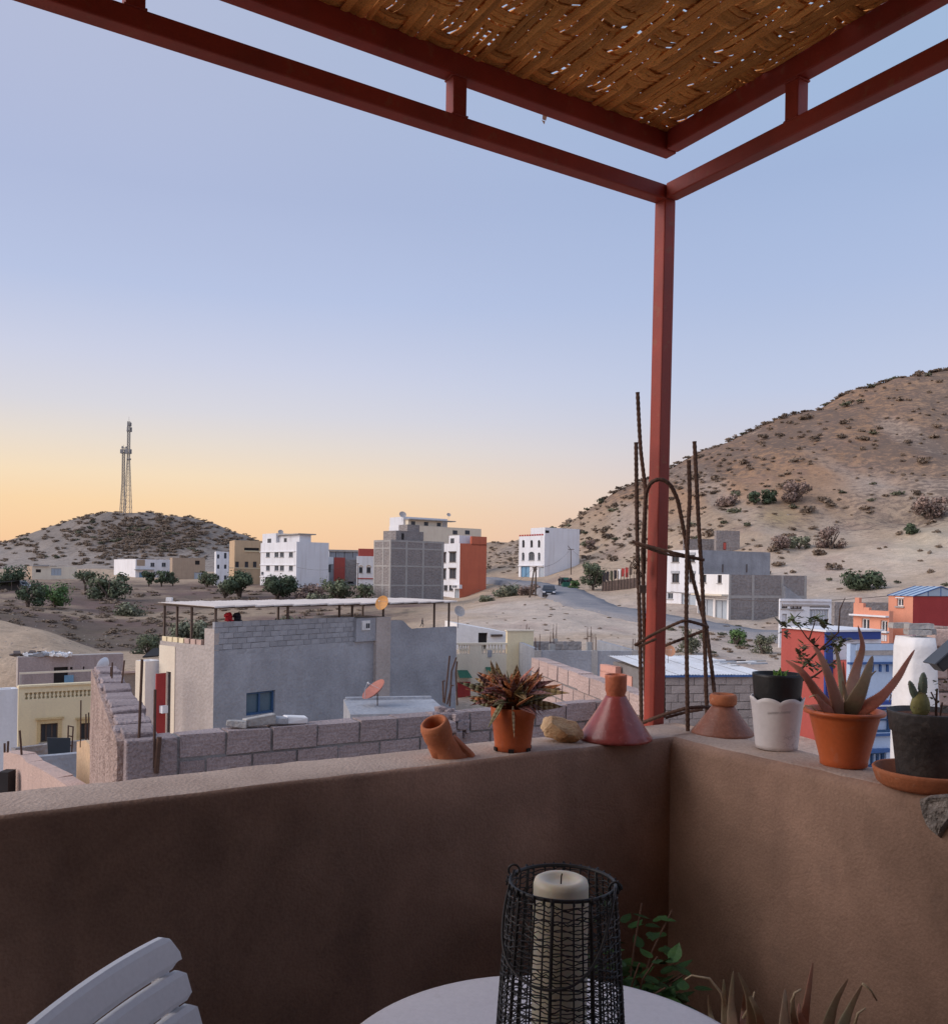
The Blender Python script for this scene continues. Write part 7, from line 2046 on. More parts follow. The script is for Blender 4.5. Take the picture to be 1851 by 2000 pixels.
# sparse tufts on the pale sand in the middle
for _ in range(46):
    try_spot(rg.uniform(905, 1330), rg.uniform(1180, 1258), rg.uniform(4, 12), 'sand', .6, 60)
for _ in range(60):
    try_spot(rg.uniform(1300, 1530), rg.uniform(1215, 1290), rg.uniform(7, 20), 'sand', .7, 55)
LBL = {'right': ('low dark scrub bush dotted on the right-hand hillside', 'scrub on the right-hand hill'), 'mast': ('low dark scrub bush on the hill with the mast', 'scrub on the mast hill'),
       'mid': ('low scrub bush on the slope between the orange and white houses', 'scrub on the middle slope'), 'field': ('low brown scrub bush in the dry fields on the left', 'scrub in the left fields'), 'sand': ('small dry tuft on the pale sand by the road', 'tufts on the pale sand')}
spots.sort(key=lambda s: -s[2] * (.45 if s[3] == 'field' else 1))
st = MB(); st_cnt = 0
for k, (p, w, wpx, key, hf) in enumerate(spots):
    me, vs, fs = rg.choice(SCR); a = rg.uniform(0, 6.28); sx, sz = w * 1.0, w * hf * rg.uniform(.7, 1.1)
    if k < 300:
        o = bpy.data.objects.new('scrub_bush', me); COL.objects.link(o); o.location = p - Vector((0, 0, .04 * w)); o.rotation_euler = (0, 0, a); o.scale = (sx, sx, sz)
        lb, gp = LBL[key]
        if key in ('right', 'mast'):
            qx, qy = proj(p); size = 'larger' if wpx > 15 else 'small'
            hill = 'right-hand hill' if key == 'right' else 'mast hill'
            tp = np.interp(qx, [1075, 1130, 1200, 1350, 1500, 1650, 1780, 1851], [1028, 1003, 958, 882, 822, 763, 724, 716]) if key == 'right' else np.interp(qx, [0, 100, 200, 290, 370, 430, 510], [1057, 1023, 998, 999, 1006, 1024, 1056])
            t = (qy - tp) / (330.0 if key == 'right' else 110.0)
            zone = 'on the skyline' if hf == (.75 if key == 'right' else .7) else 'high' if t < .3 else 'half-way' if t < .62 else 'low'
            half = ('left of the rebar' if qx < 1380 else 'right of the rebar' if qx < 1640 else 'above the villa') if key == 'right' else ('left of the masts' if qx < 230 else 'right of the masts')
            lb = '%s dry scrub bush %s on the %s, %s' % (size, zone, hill, half); gp = '%s scrub %s on the %s, %s' % (size, zone, hill, half)
        tag(o, lb, 'bush', gp)
    else:
        ca_, sa_ = math.cos(a) * sx, math.sin(a) * sx
        st.raw([(p.x + v.x * ca_ - v.y * sa_, p.y + v.x * sa_ + v.y * ca_, p.z - .04 * w + v.z * sz) for v in vs], fs)
tag(st.build('scrub', SCRUB), 'dark dry scrub scattered over the hills and fields', kind='stuff')
# loose stones and litter on the bare ground
lit = MB()
for _ in range(420):
    px, py = (rg.uniform(0, 240), rg.uniform(1200, 1290)) if rg.random() < .3 else (rg.uniform(900, 1851), rg.uniform(1000, 1290))
    p = fast_hit(px, py)
    if p is None: continue
    s = rg.uniform(.4, 1.6) * p.y / F_PX; lit.box(p.x - s, p.y - s, p.z - s, p.x + s, p.y + s, p.z + s * .8, jit=s * .5)
tag(lit.build('stones', mat('pale_stones', (.45, .38, .32), (.3, .25, .22), scale=.5, bscale=10)), 'loose stones and litter scattered on the sand', kind='stuff')

# ---------------------------------------------------------------- trees and larger bushes
LEAFM = {}
def foliage(name, c, c2): 
    if name not in LEAFM: LEAFM[name] = mat('foliage_' + name, c, c2, rough=.85, scale=1.5, bscale=8, bump=0, fine=.25, rnd=.1)
    return LEAFM[name]
OLV = foliage('olive', (.10, .115, .068), (.07, .08, .05)); DKG = foliage('dark_green', (.065, .085, .048), (.045, .06, .036)); BRG = foliage('green', (.085, .14, .05), (.06, .10, .042)); TWIG = foliage('twigs', (.20, .14, .115), (.14, .10, .085)); GYG = foliage('grey_green', (.145, .15, .10), (.10, .105, .07))
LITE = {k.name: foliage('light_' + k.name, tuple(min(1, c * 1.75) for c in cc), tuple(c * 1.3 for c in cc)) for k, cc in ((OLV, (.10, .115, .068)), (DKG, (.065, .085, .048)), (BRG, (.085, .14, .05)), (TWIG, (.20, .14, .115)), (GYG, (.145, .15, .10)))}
BARK = mat('bark', (.13, .095, .075), (.08, .06, .05), rough=.9, scale=6, bscale=40, bump=.4)
def tree(name, label, px, py, wpx, hpx, mt, n=900, trunk=.3, cat='tree', d=None, flat=1.0):
    p = G(px, d) if d else fast_hit(px, py)
    if p is None: print('no ground for', label); return
    k = p.y / F_PX; W, Hh = wpx * k * (1.2 if px < 760 else 1.0), hpx * k * 1.05
    e = thing(name, label, cat, p)
    rg2 = random.Random(int(px * 7 + py)); m = MB()
    h0 = Hh * trunk; tops = []
    for q in range(5):
        a = q * 1.26 + rg2.uniform(-.3, .3); tp = Vector((math.cos(a) * W * .28, math.sin(a) * W * .28, h0 + (Hh - h0) * rg2.uniform(.45, .85)))
        m.tube([(0, 0, -.2), (rg2.uniform(-.03, .03) * W, rg2.uniform(-.03, .03) * W, h0 * .7), tp * .55 + Vector((0, 0, h0 * .35)), tp], [W * .035, W * .03, W * .018, W * .006], 6); tops.append(tp)
    m.build('trunk', BARK, e, smooth=True)
    blobs = []
    for q in range(13):
        a = rg2.uniform(0, 6.28); r = W * .5 * math.sqrt(rg2.random()) * .72; z = h0 + (Hh - h0) * rg2.uniform(.02, .86)
        rr = W * rg2.uniform(.15, .26); blobs.append((Vector((math.cos(a) * r, math.sin(a) * r, min(z, Hh - rr * .8))), rr))
    m = MB(); s0 = max(2.1 * k, W * .034); n = int(n * 1.5)
    for _ in range(n):
        c, r = rg2.choice(blobs); dv = Vector((rg2.gauss(0, 1), rg2.gauss(0, 1), rg2.gauss(0, .8))).normalized()
        q = c + dv * r * (rg2.random() ** .4) * rg2.uniform(.8, 1.12); q.z = max(q.z, h0 * .5)
        s = s0 * rg2.uniform(.6, 1.5); u = (dv.cross(Vector((rg2.gauss(0, 1), rg2.gauss(0, 1), rg2.gauss(0, 1))))).normalized(); w = (u.cross(dv) + dv * rg2.uniform(-.6, .6)).normalized()
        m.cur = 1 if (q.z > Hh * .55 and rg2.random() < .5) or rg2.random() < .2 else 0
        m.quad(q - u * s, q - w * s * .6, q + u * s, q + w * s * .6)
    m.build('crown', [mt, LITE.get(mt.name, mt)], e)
    return e
tree('olive_tree', 'dark round tree at the left edge above the parked van', 18, 1128, 60, 46, DKG, d=170)
tree('bush', 'dark bushy tree below the parked van at far left', 56, 1186, 58, 52, DKG, n=1000, trunk=.1, d=118)
tree('bush', 'brighter green bush right of the dark bushy tree at far left', 108, 1172, 58, 48, BRG, n=1000, trunk=.1, d=124)
tree('olive_tree', 'small leaning tree with a bare trunk below the mast hill', 167, 1148, 38, 38, OLV, n=450, trunk=.45, d=178)
tree('olive_tree', 'wide grey-green tree in front of the low white house', 214, 1168, 74, 54, OLV, n=1300, trunk=.12, d=150)
tree('olive_tree', 'left one of three small round trees before the tan block house', 291, 1141, 24, 30, DKG, n=500, trunk=.25, d=212)
tree('olive_tree', 'middle one of three small round trees before the tan block house', 316, 1141, 28, 31, DKG, n=550, trunk=.25, d=210)
tree('olive_tree', 'right one of three small round trees before the tan block house', 338, 1141, 21, 26, OLV, n=400, trunk=.25, d=212)
tree('fig_tree', 'large dark tree in front of the tan house', 468, 1163, 64, 52, DKG, n=1500, trunk=.15, d=160)
tree('bush', 'grey-green bush at the foot of the large dark tree', 440, 1166, 34, 34, GYG, n=500, trunk=.1, d=162)
tree('fig_tree', 'broad dark tree in front of the tall white apartment house', 541, 1166, 72, 44, DKG, n=1500, trunk=.12, d=156)
tree('olive_tree', 'olive tree in front of the red and grey house', 661, 1180, 58, 50, OLV, n=1200, trunk=.15, d=138)
tree('olive_tree', 'olive tree beside the grey block tower', 711, 1183, 42, 42, OLV, n=900, trunk=.15, d=136)
tree('fig_tree', 'dark tree between the narrow white house and the small round trees', 405, 1150, 40, 30, OLV, n=700, trunk=.15, d=205)
tree('bush', 'dark thicket in the field left of the sheet roof', 250, 1190, 60, 24, GYG, n=800, trunk=.05, cat='bush', d=120)
tree('bush', 'low dry hedge right of the broad dark tree', 607, 1160, 56, 26, TWIG, n=700, trunk=.05, cat='bush', d=158)
tree('bush', 'low grey bush left of the olive trees', 622, 1176, 44, 20, GYG, n=600, trunk=.05, cat='bush', d=142)
tree('carob_tree', 'round green tree by the road beside the cloth-hung fence', 1158, 1157, 60, 54, OLV, n=1600, trunk=.12, d=125)
tree('bush', 'small green bush beside the rubbish container', 1121, 1153, 22, 16, BRG, n=350, trunk=.05, cat='bush', d=132)
tree('bush', 'dark brushwood along the bank below the orange house', 992, 1178, 70, 22, GYG, n=900, trunk=.05, cat='bush', d=137)
tree('bush', 'dry brushwood on the bank beside the leaning poles', 1030, 1172, 50, 22, TWIG, n=700, trunk=.05, cat='bush', d=131)
tree('bush', 'dry low bush left of the brushwood bank', 952, 1186, 34, 12, GYG, n=350, trunk=.05, cat='bush', d=128)
tree('bush', 'green bush behind the orange dish', 1352, 1285, 60, 52, GYG, n=900, trunk=.05, cat='bush', d=58)
tree('bush', 'green bush beside the road bend behind the rebar', 1440, 1262, 46, 30, BRG, n=700, trunk=.05, cat='bush', d=68)
tree('bush', 'dry grey-green bush left of the red wall', 1492, 1276, 52, 38, GYG, n=800, trunk=.05, cat='bush', d=62)
tree('bush', 'larger green bush of the pair high on the hillside terrace', 1497, 984, 36, 28, DKG, n=700, trunk=.1, cat='bush')
tree('bush', 'smaller green bush of the pair high on the hillside terrace', 1470, 986, 26, 26, DKG, n=500, trunk=.1, cat='bush')
tree('bush', 'brown leafless thicket left of the green bushes on the hillside', 1420, 988, 64, 22, TWIG, n=700, trunk=.05, cat='bush')
tree('bush', 'purplish leafless thicket right of the green bushes on the hillside', 1550, 980, 70, 38, TWIG, n=900, trunk=.05, cat='bush')
tree('bush', 'round purplish leafless bush below the upper hillside wall', 1622, 1072, 60, 44, TWIG, n=1000, trunk=.1, cat='bush')
tree('bush', 'leafless bush beside the hillside track', 1520, 1072, 50, 26, TWIG, n=600, trunk=.1, cat='bush')
tree('bush', 'pale green bush beside the hillside track', 1560, 1072, 44, 24, GYG, n=600, trunk=.1, cat='bush')
tree('bush', 'broad dark green bush behind the peach villa', 1692, 1150, 92, 34, DKG, n=1300, trunk=.05, cat='bush')
tree('bush', 'tall leafless bush at the right edge of the hillside', 1815, 1015, 76, 44, TWIG, n=900, trunk=.1, cat='bush')
tree('bush', 'dark bush on the spur at the right of the hillside', 1775, 1045, 36, 22, DKG, n=500, trunk=.05, cat='bush')
tree('bush', 'dead grey tree stump bush on the slope right of the white house', 1150, 1078, 24, 22, TWIG, n=160, trunk=.3, cat='bush')
tree('bush', 'lone bush on the skyline above the white house', 1079, 1030, 14, 12, DKG, n=250, trunk=.1, cat='bush', d=246)
tree('bush', 'green brush in the gully behind the terrace posts', 372, 1243, 72, 42, GYG, n=1300, trunk=.05, cat='bush', d=84)
tree('bush', 'dark green bush beside the black sheet in the gully', 290, 1278, 50, 38, OLV, n=1000, trunk=.05, cat='bush', d=74)
tree('bush', 'dark green brush on the right of the grey house terrace', 575, 1232, 60, 30, OLV, n=900, trunk=.05, cat='bush', d=90)
p = G(298, 70, .1); m = MB(); m.raw([(-.7, 0, .0), (.5, .1, .1), (.8, .7, .7), (-.1, .6, .62), (-.7, .04, -.1), (.5, .14, 0), (.8, .74, .6), (-.1, .64, .5)], [(0, 1, 2, 3), (7, 6, 5, 4), (0, 3, 7, 4), (1, 5, 6, 2), (3, 2, 6, 7), (0, 4, 5, 1)])
tag(m.build('black_sheet', bl_, loc=p), 'black plastic sheet spread on the gully bank', 'sheet')

# ---------------------------------------------------------------- telecom masts on the hill
GALV = mat('galvanised_steel', (.33, .31, .29), (.25, .235, .22), rough=.6, scale=.5, bscale=5, bump=0, metal=.2)
ANT = mat('antenna_panel', (.30, .29, .29), rough=.6, bump=0, scale=1)
def mast(label, pxb, py_top, wb, wt, ywaist, d, heads, py_base=998):
    b = G(pxb, d); k = d / F_PX; Ht = (py_base - py_top) * k; zw = (py_base - ywaist) * k
    e = thing('telecom_mast', label, 'mast', b)
    def wz(z): return (wb + (wt - wb) * min(1, z / zw)) * k / 2
    lv = [0]; 
    while lv[-1] < Ht - .5: lv.append(min(Ht, lv[-1] + max(1.4, wz(lv[-1]) * 2.1)))
    cs = [(-1, -1), (1, -1), (1, 1), (-1, 1)]
    for cx_, cy_ in cs:
        m = MB(); m.tube([(cx_ * wz(z), cy_ * wz(z), z - (1.0 if z == 0 else 0)) for z in lv], .12, 4); m.build('leg', GALV, e)
    for fidx in range(4):
        a, b2 = cs[fidx], cs[(fidx + 1) % 4]; m = MB()
        for z0, z1 in zip(lv[:-1], lv[1:]):
            w0, w1 = wz(z0), wz(z1); m.tube([(a[0] * w0, a[1] * w0, z0), (b2[0] * w1, b2[1] * w1, z1)], .055, 3); m.tube([(b2[0] * w0, b2[1] * w0, z0), (a[0] * w1, a[1] * w1, z1)], .055, 3); m.tube([(a[0] * w1, a[1] * w1, z1), (b2[0] * w1, b2[1] * w1, z1)], .06, 3)
        m.build('bracing', GALV, e)
    for (y, n_, hh, rr) in heads:
        z = (py_base - y) * k
        for q in range(n_):
            a = q * 2 * math.pi / n_ + .4; m = MB(); c = Vector((math.cos(a) * rr * k, math.sin(a) * rr * k, z)); m.box(c.x - .28, c.y - .28, c.z - hh * k / 2, c.x + .28, c.y + .28, c.z + hh * k / 2); m.build('antenna', ANT, e)
        m = MB(); m.tube([(rr * k * math.cos(t), rr * k * math.sin(t), z - hh * k * .3) for t in np.linspace(0, 6.28, 13)[:-1]], .09, 4, closed=True)
        for q in range(n_): a = q * 2 * math.pi / n_ + .4; m.tube([(0, 0, z - hh * k * .3), (math.cos(a) * rr * k, math.sin(a) * rr * k, z - hh * k * .3)], .08, 4)
        m.build('antenna_frame', GALV, e)
    m = MB(); m.tube([(0, 0, Ht), (0, 0, Ht + 2.2)], .06, 4); m.build('lightning_rod', GALV, e)
mast('taller lattice telecom mast on top of the hill', 247.5, 817, 12.5, 4.2, 890, 412, ((823, 3, 7, 3.4), (833, 3, 9, 4.4), (876, 6, 9, 4.4), (891, 3, 3, 3.4)))
mast('shorter lattice telecom mast beside the taller one on the hill', 238, 874, 9, 4.2, 940, 416, ((878, 6, 8, 5.0), (870, 3, 4, 4.6)))

# ---------------------------------------------------------------- car, motorcycle, container, poles
def car(label, px, d, rz, paint, W=1.72, L=3.9, Hc=1.5):
    p = G(px, d, .14); e = thing('parked_car' if 'van' in label else 'car', label, 'car', p, rz)
    # side outline along y (front at -L/2), lofted across x
    prof = [(-L / 2, .30), (-L / 2 - .03, .62), (-L / 2 + .12, .80), (-L / 2 + .95, .96), (-L / 2 + 1.55, 1.42), (-L / 2 + 1.9, Hc), (L / 2 - .9, Hc), (L / 2 - .22, 1.15), (L / 2 - .05, .9), (L / 2, .35), (L / 2 - .15, .22), (-L / 2 + .1, .20)]
    m = MB(); xs_ = [-W / 2, -W / 2 + .04, W / 2 - .04, W / 2]; n = len(prof)
    for i, x in enumerate(xs_):
        for (y, z) in prof:
            tuck = .10 * max(0, z - .9) / .6 * (1 if x < 0 else -1); m.v.append((x * (1) + tuck + 0, y * (.985 if i in (0, 3) else 1), z * (.985 if i in (0, 3) and z > 1 else 1)))
    for i in range(3):
        for k in range(n): a, b2 = i * n + k, i * n + (k + 1) % n; m.f.append((a, b2, b2 + n, a + n)); m.mi.append(0)
    m.f.append(tuple(range(n))[::-1]); m.f.append(tuple(3 * n + k for k in range(n))); m.mi += [0, 0]
    body = m.build('body', paint, e, smooth=False, bevel=.04, seg=2)
    def pq(name, pts, mt, par=e): m = MB(); m.raw(pts, [tuple(range(len(pts)))]); return m.build(name, mt, par)
    yf0, yf1 = -L / 2 + 1.0, -L / 2 + 1.56
    pq('windscreen', [(-W / 2 + .16, yf0 - .03, 1.0), (W / 2 - .16, yf0 - .03, 1.0), (W / 2 - .24, yf1 - .05, 1.42), (-W / 2 + .24, yf1 - .05, 1.42)], GLASS)
    for s in (-1, 1):
        m = MB(); m.box(s * (W / 2 - .20) - .17, -L / 2 - .05, .60, s * (W / 2 - .20) + .17, -L / 2 + .05, .78); m.build('headlight', mat('headlight', (.75, .76, .8), rough=.2, bump=0), e, bevel=.03)
        x = s * (W / 2 - .02 - .05)
        pq('side_window', [(s * (W / 2 - .015), -L / 2 + 1.2, 1.0), (s * (W / 2 - .015), L / 2 - .5, 1.0), (s * (W / 2 - .085), L / 2 - .85, 1.40), (s * (W / 2 - .085), -L / 2 + 1.75, 1.40)], GLASS)
        m = MB(); m.box(s * (W / 2 + .02) - .09, -L / 2 + 1.18, .98, s * (W / 2 + .02) + .09, -L / 2 + 1.28, 1.12); m.build('mirror', paint, e, bevel=.02)
        for yy in (-L / 2 + .72, L / 2 - .72):
            m = MB(); m.tube([(s * (W / 2 - .2), yy, .30), (s * (W / 2 + .01), yy, .30)], .30, 18); wh = m.build('wheel', bl_, e)
            m = MB(); m.tube([(s * (W / 2 + .005), yy, .30), (s * (W / 2 + .02), yy, .30)], .18, 14); m.build('rim', WFRAME, wh)
    m = MB(); m.box(-.26, -L / 2 - .065, .40, .26, -L / 2 - .03, .50); m.build('number_plate', WFRAME_W, e)
    m = MB(); m.box(-.5, -L / 2 - .045, .56, .5, -L / 2 - .02, .66); m.build('grille', bl_, e)
    return e
car('dark blue hatchback coming down the road towards us', 1072, 119.5, R(-4), mat('dark_car_paint', (.03, .035, .05), rough=.25, spec=.5, bump=0, scale=1), Hc=1.58)
c_ = car('silver van parked at the left edge beside a dark canopy', 44, 172, R(62), mat('silver_paint', (.45, .46, .48), rough=.3, spec=.5, bump=0, scale=1), Hc=1.75)
# dark canopy next to it
b = G(12, 168, .0); e = thing('dark_canopy', 'dark sheet canopy on poles at the left edge beside the van', 'canopy', b)
m = MB(); m.hexa([Vector(v) for v in ((-2.2, -1.5, 1.5), (1.9, -1.5, 1.7), (1.9, 1.5, 1.9), (-2.2, 1.5, 1.7), (-2.2, -1.5, 1.56), (1.9, -1.5, 1.76), (1.9, 1.5, 1.96), (-2.2, 1.5, 1.76))]); m.build('sheet', bl_, e)
m = MB(); m.hexa([Vector(v) for v in ((-2.2, 1.3, 0), (1.9, 1.3, 0), (1.9, 1.4, 0), (-2.2, 1.4, 0), (-2.2, 1.3, 1.65), (1.9, 1.3, 1.85), (1.9, 1.4, 1.85), (-2.2, 1.4, 1.65))]); m.build('back_sheet', bl_, e)
for x, y in ((-2.1, -1.4), (1.8, -1.4), (-2.1, 1.4), (1.8, 1.4)): m = MB(); m.tube([(x, y, -.1), (x, y, 1.7)], .05, 6); m.build('pole', STEELD, e)

def skin_person(name, label, loc, rz, joints, edges, mt, parts=()):
    """one continuous body grown over a joint graph"""
    e = thing(name, label, 'person', loc, rz)
    me = bpy.data.meshes.new('body'); me.from_pydata([j[0] for j in joints], edges, []); me.materials.append(mt)
    o = bpy.data.objects.new('body', me); COL.objects.link(o); o.parent = e
    sk = o.modifiers.new('skin', 'SKIN'); sk.use_smooth_shade = True
    for v, j in zip(me.skin_vertices[0].data, joints): v.radius = (j[1], j[1])
    me.skin_vertices[0].data[0].use_root = True
    o.modifiers.new('sub', 'SUBSURF').levels = 1; o.modifiers['sub'].render_levels = 1
    return e
CLOTHD = mat('dark_clothing', (.025, .024, .03), (.05, .045, .05), rough=.9, scale=8, bscale=40, bump=.1)
SKINM = mat('skin', (.30, .17, .11), rough=.6, bump=0)
def head(e, c, r):
    bmx = bmesh.new(); bmesh.ops.create_icosphere(bmx, subdivisions=3, radius=r)
    for v in bmx.verts: v.co.z *= 1.25; v.co += Vector((0, -.25 * r if abs(v.co.x) < r * .25 and v.co.y < 0 and abs(v.co.z) < r * .3 else 0, 0))
    me = bpy.data.meshes.new('head'); bmx.to_mesh(me); bmx.free(); me.materials.append(SKINM); me.materials.append(CLOTHD)
    for f in me.polygons: f.use_smooth = True; f.material_index = 1 if (f.center.z > r * .35 or f.center.y > r * .2) else 0
    o = bpy.data.objects.new('head', me); COL.objects.link(o); o.parent = e; o.location = c
# motorcyclist
b = G(1093, 140, .14)
e = thing('motorcycle', 'small motorcycle on the road behind the dark car', 'motorcycle', b, R(6))
for y in (-.62, .62):
    m = MB(); m.tube([(.0, y + .28 * math.cos(t), .30 + .28 * math.sin(t)) for t in np.linspace(0, 6.283, 21)[:-1]], .05, 6, closed=True); m.build('wheel', bl_, e)
m = MB(); m.tube([(0, -.62, .3), (0, -.42, .95)], .04, 6); m.tube([(0, -.45, .8), (0, .1, .72), (0, .62, .32)], .07, 6); m.build('frame', STEELD, e)
m = MB(); m.box(-.11, -.35, .68, .11, .05, .90, jit=.02); m.build('tank', bl_, e, bevel=.04); m = MB(); m.box(-.12, .05, .76, .12, .6, .86); m.build('seat', bl_, e, bevel=.03)
m = MB(); m.tube([(-.32, -.36, 1.0), (0, -.42, .95), (.32, -.36, 1.0)], .022, 6); m.build('handlebar', STEELD, e)
m = MB(); m.tube([(0, -.56, .85), (0, -.50, .85)], .09, 12); m.build('headlight', WFRAME_W, e)
J = [((0, .2, .92), .15), ((0, .18, 1.12), .15), ((0, .12, 1.34), .17), ((0, .10, 1.46), .06), ((.19, .10, 1.38), .07), ((.27, -.1, 1.16), .05), ((.28, -.34, 1.03), .04), ((-.19, .10, 1.38), .07), ((-.27, -.1, 1.16), .05), ((-.28, -.34, 1.03), .04), ((.13, .05, .88), .1), ((.17, -.28, .74), .075), ((.16, -.12, .34), .05), ((.16, -.24, .28), .045), ((-.13, .05, .88), .1), ((-.17, -.28, .74), .075), ((-.16, -.12, .34), .05), ((-.16, -.24, .28), .045)]
E_ = [(0, 1), (1, 2), (2, 3), (2, 4), (4, 5), (5, 6), (2, 7), (7, 8), (8, 9), (0, 10), (10, 11), (11, 12), (12, 13), (0, 14), (14, 15), (15, 16), (16, 17)]
pe = skin_person('person', 'rider in dark clothes sitting on the small motorcycle', b, R(6), J, E_, CLOTHD); head(pe, (0, .06, 1.60), .10)
# small walking figure beyond the grey house
b = G(826, 84); s = .52
J = [((0, 0, .92), .13), ((0, 0, 1.15), .13), ((0, -.03, 1.38), .15), ((0, -.04, 1.5), .055), ((.2, -.02, 1.40), .065), ((.27, .14, 1.17), .05), ((.22, .02, .98), .04), ((-.2, -.02, 1.40), .065), ((-.28, -.12, 1.17), .05), ((-.24, -.3, 1.06), .04), ((.1, 0, .88), .1), ((.14, -.18, .5), .075), ((.12, -.1, .08), .05), ((.12, -.24, .04), .045), ((-.1, 0, .88), .1), ((-.12, .12, .5), .075), ((-.12, .36, .16), .05), ((-.12, .30, .03), .045)]
pe = skin_person('person', 'tiny figure in dark clothes walking on the sand beyond the grey house', b, R(70), [((j[0][0] * s, j[0][1] * s, j[0][2] * s), j[1] * s) for j in J], E_, CLOTHD); head(pe, (0, -.03 * s, 1.63 * s), .10 * s)
# rubbish container heaped with black bags
b = G(1105, 136, .02); e = thing('rubbish_container', 'green rubbish container heaped with black bags at the roadside', 'container', b, R(10))
gr_ = mat('green_container', (.03, .13, .09), (.025, .10, .07), rough=.5, scale=3, bscale=30, bump=.1)
m = MB(); m.hexa([Vector(v) for v in ((-.5, -.38, .18), (.5, -.38, .18), (.5, .38, .18), (-.5, .38, .18), (-.64, -.5, 1.0), (.64, -.5, 1.0), (.64, .5, 1.0), (-.64, .5, 1.0))]); m.build('bin', gr_, e, bevel=.03)
for s in (-1, 1):
    m = MB(); m.tube([(s * .4, -.35, .1), (s * .46, -.35, .1)], .1, 10); m.build('wheel', bl_, e)
m = MB(); m.hexa([Vector(v) for v in ((-.66, .45, .98), (.66, .45, .98), (.66, .55, .98), (-.66, .55, .98), (-.66, .7, 1.7), (.66, .7, 1.7), (.66, .8, 1.7), (-.66, .8, 1.7))]); m.build('lid', gr_, e)
for k, (x, y, z, r) in enumerate(((-.55, -.1, 1.15, .36), (.55, -.05, 1.2, .38), (.05, .1, 1.0, .34), (-.62, -.3, 1.45, .25), (.7, -.2, 1.45, .24))):
    bmx = bmesh.new(); bmesh.ops.create_icosphere(bmx, subdivisions=3, radius=r)
    for v in bmx.verts: v.co *= 1 + .22 * mnoise.noise(v.co * 6 + Vector((k, 0, 0)))
    me = bpy.data.meshes.new('rubbish_bag'); bmx.to_mesh(me); bmx.free(); me.materials.append(bl_); o = bpy.data.objects.new('rubbish_bag', me); COL.objects.link(o); o.location = b + Vector((x, y, z))
    tag(o, ['black rubbish bag at the left of the heap on the container', 'black rubbish bag at the right of the heap on the container', 'black rubbish bag in the middle of the heap on the container', 'small black rubbish bag hanging out on the left of the container', 'small black rubbish bag hanging out on the right of the container'][k], 'rubbish bag')
# poles and wires
def pole(label, a, b2, d, r=.13, arms=()):
    p0 = G(a[0], d); p1 = P(*b2, d); e = thing('utility_pole', label, 'pole', p0); m = MB(); m.tube([(0, 0, -.3), p1 - p0], [r, r * .75], 8); m.build('shaft', BARK, e)
    for (x0, y0, x1_, y1) in arms: m = MB(); m.tube([P(x0, y0, d) - p0, P(x1_, y1, d) - p0], .06, 5); m.build('crossarm', STEELD, e)
    return p1
pa = pole('leaning utility pole with a strut beside the road', (1034, 1176), (1043.5, 1108), 124, arms=((1039, 1109, 1049, 1107), (1041, 1113, 1050, 1111)))
pb = pole('upright utility pole beside the leaning one at the road', (1046, 1172), (1046.5, 1106), 125)
pc = pole('thin street lamp pole in front of the plain white house', (1115, 1110), (1114.5, 1072), 160, .09, arms=((1109, 1073, 1121, 1073), (1114, 1073, 1109, 1066)))
pd = pole('thin pole in front of the arched white house', (648 + 0, 1150), (648, 1087), 190, .1) if False else pole('thin pole standing before the arched white house', (699, 1150), (699, 1100), 188, .1, arms=((696, 1101, 702, 1101),))
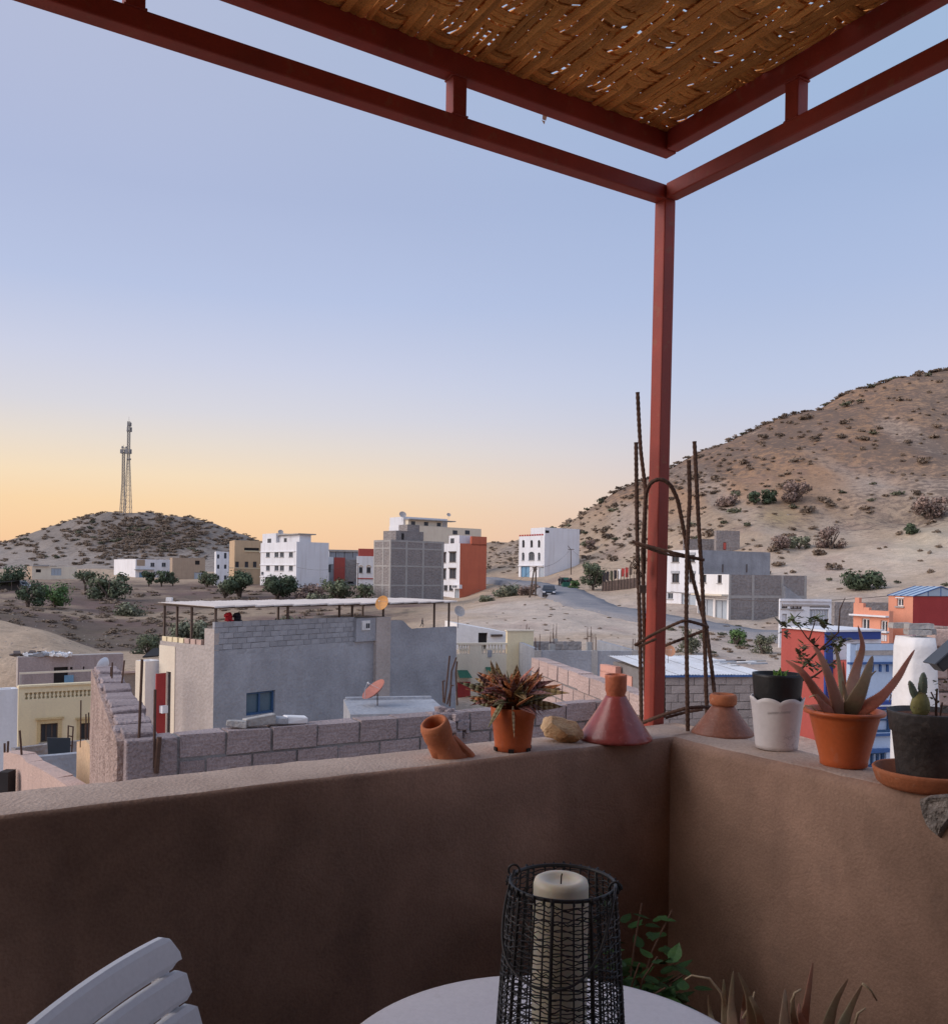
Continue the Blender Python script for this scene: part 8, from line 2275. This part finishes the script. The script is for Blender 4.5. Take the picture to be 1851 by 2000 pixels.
for k, (a, b2, sag, lb) in enumerate(((pa, pc, 1.0, 'sagging power line between the leaning pole and the street lamp'), (pa, P(930, 1150, 150), 1.6, 'sagging power line from the leaning pole to the orange house'), (pc, P(1300, 1085, 104), 2.5, 'long power line from the street lamp towards the white corner house'), (pd, P(580, 1108, 196), 1.0, 'power line running past the tall white apartment house'), (P(1310, 1155, 98), P(1850, 1150, 62), 1.0, 'long power line crossing in front of the grey block house'))):
    m = MB(); m.tube([a.lerp(b2, t) - Vector((0, 0, sag * 4 * t * (1 - t))) for t in np.linspace(0, 1, 20)], .022, 4); tag(m.build('power_line', STEELD), lb, 'cable')
# cloth-hung fence beyond the tree
b = G(1176, 124); b3 = G(1243, 122); e = thing('stake_fence', 'stake fence hung with dark cloths and a red panel beside the round tree', 'fence', b); dv = (b3 - b)
for k in range(12):
    t = k / 11; q = dv * t; q.z = H(b.x + q.x, b.y + q.y) - b.z; m = MB(); m.tube([q + Vector((0, 0, -.2)), q + Vector((random.uniform(-.1, .1), 0, 2.0 + random.uniform(0, 1.0)))], .05, 5); m.build('stake', BARK, e)
for k in range(9):
    t0, t1 = k / 9 + .01, (k + .85) / 9; q0, q1 = dv * t0, dv * t1; z0_ = H(b.x + q0.x, b.y + q0.y) - b.z
    m = MB(); m.hexa([q0 + Vector((0, .05, z0_ + 1.5 + random.uniform(-.3, .3))), q1 + Vector((0, .05, z0_ + 1.4 + random.uniform(-.3, .3))), q1 + Vector((0, .1, z0_ + 1.5)), q0 + Vector((0, .1, z0_ + 1.5)), q0 + Vector((0, .05, z0_ + 2.7)), q1 + Vector((0, .05, z0_ + 2.6)), q1 + Vector((0, .1, z0_ + 2.6)), q0 + Vector((0, .1, z0_ + 2.7))]); m.build('cloth', [CLOTHD, CLOTHD, OLV, CLOTHD, WHITE2, DARKRED, DARKRED, BARK, TANB][k], e)
m = MB(); m.hexa([Vector((0, .12, -.2)), dv + Vector((0, .12, -.4)), dv + Vector((0, .2, -.4)), Vector((0, .2, -.2)), Vector((0, .12, 1.3)), dv + Vector((0, .12, 1.4)), dv + Vector((0, .2, 1.4)), Vector((0, .2, 1.3))]); m.build('reed_screen', TWIG, e)
# small white box on the sheet roof
p = P(331, 1174, 33.5); m = MB(); m.box(-.11, -.09, 0, .11, .09, .16); tag(m.build('roof_box', WHITE2, loc=(p.x, p.y, P(420, 1189, 31).z + .13), bevel=.01), 'small white box on the left of the sheet roof', 'box')
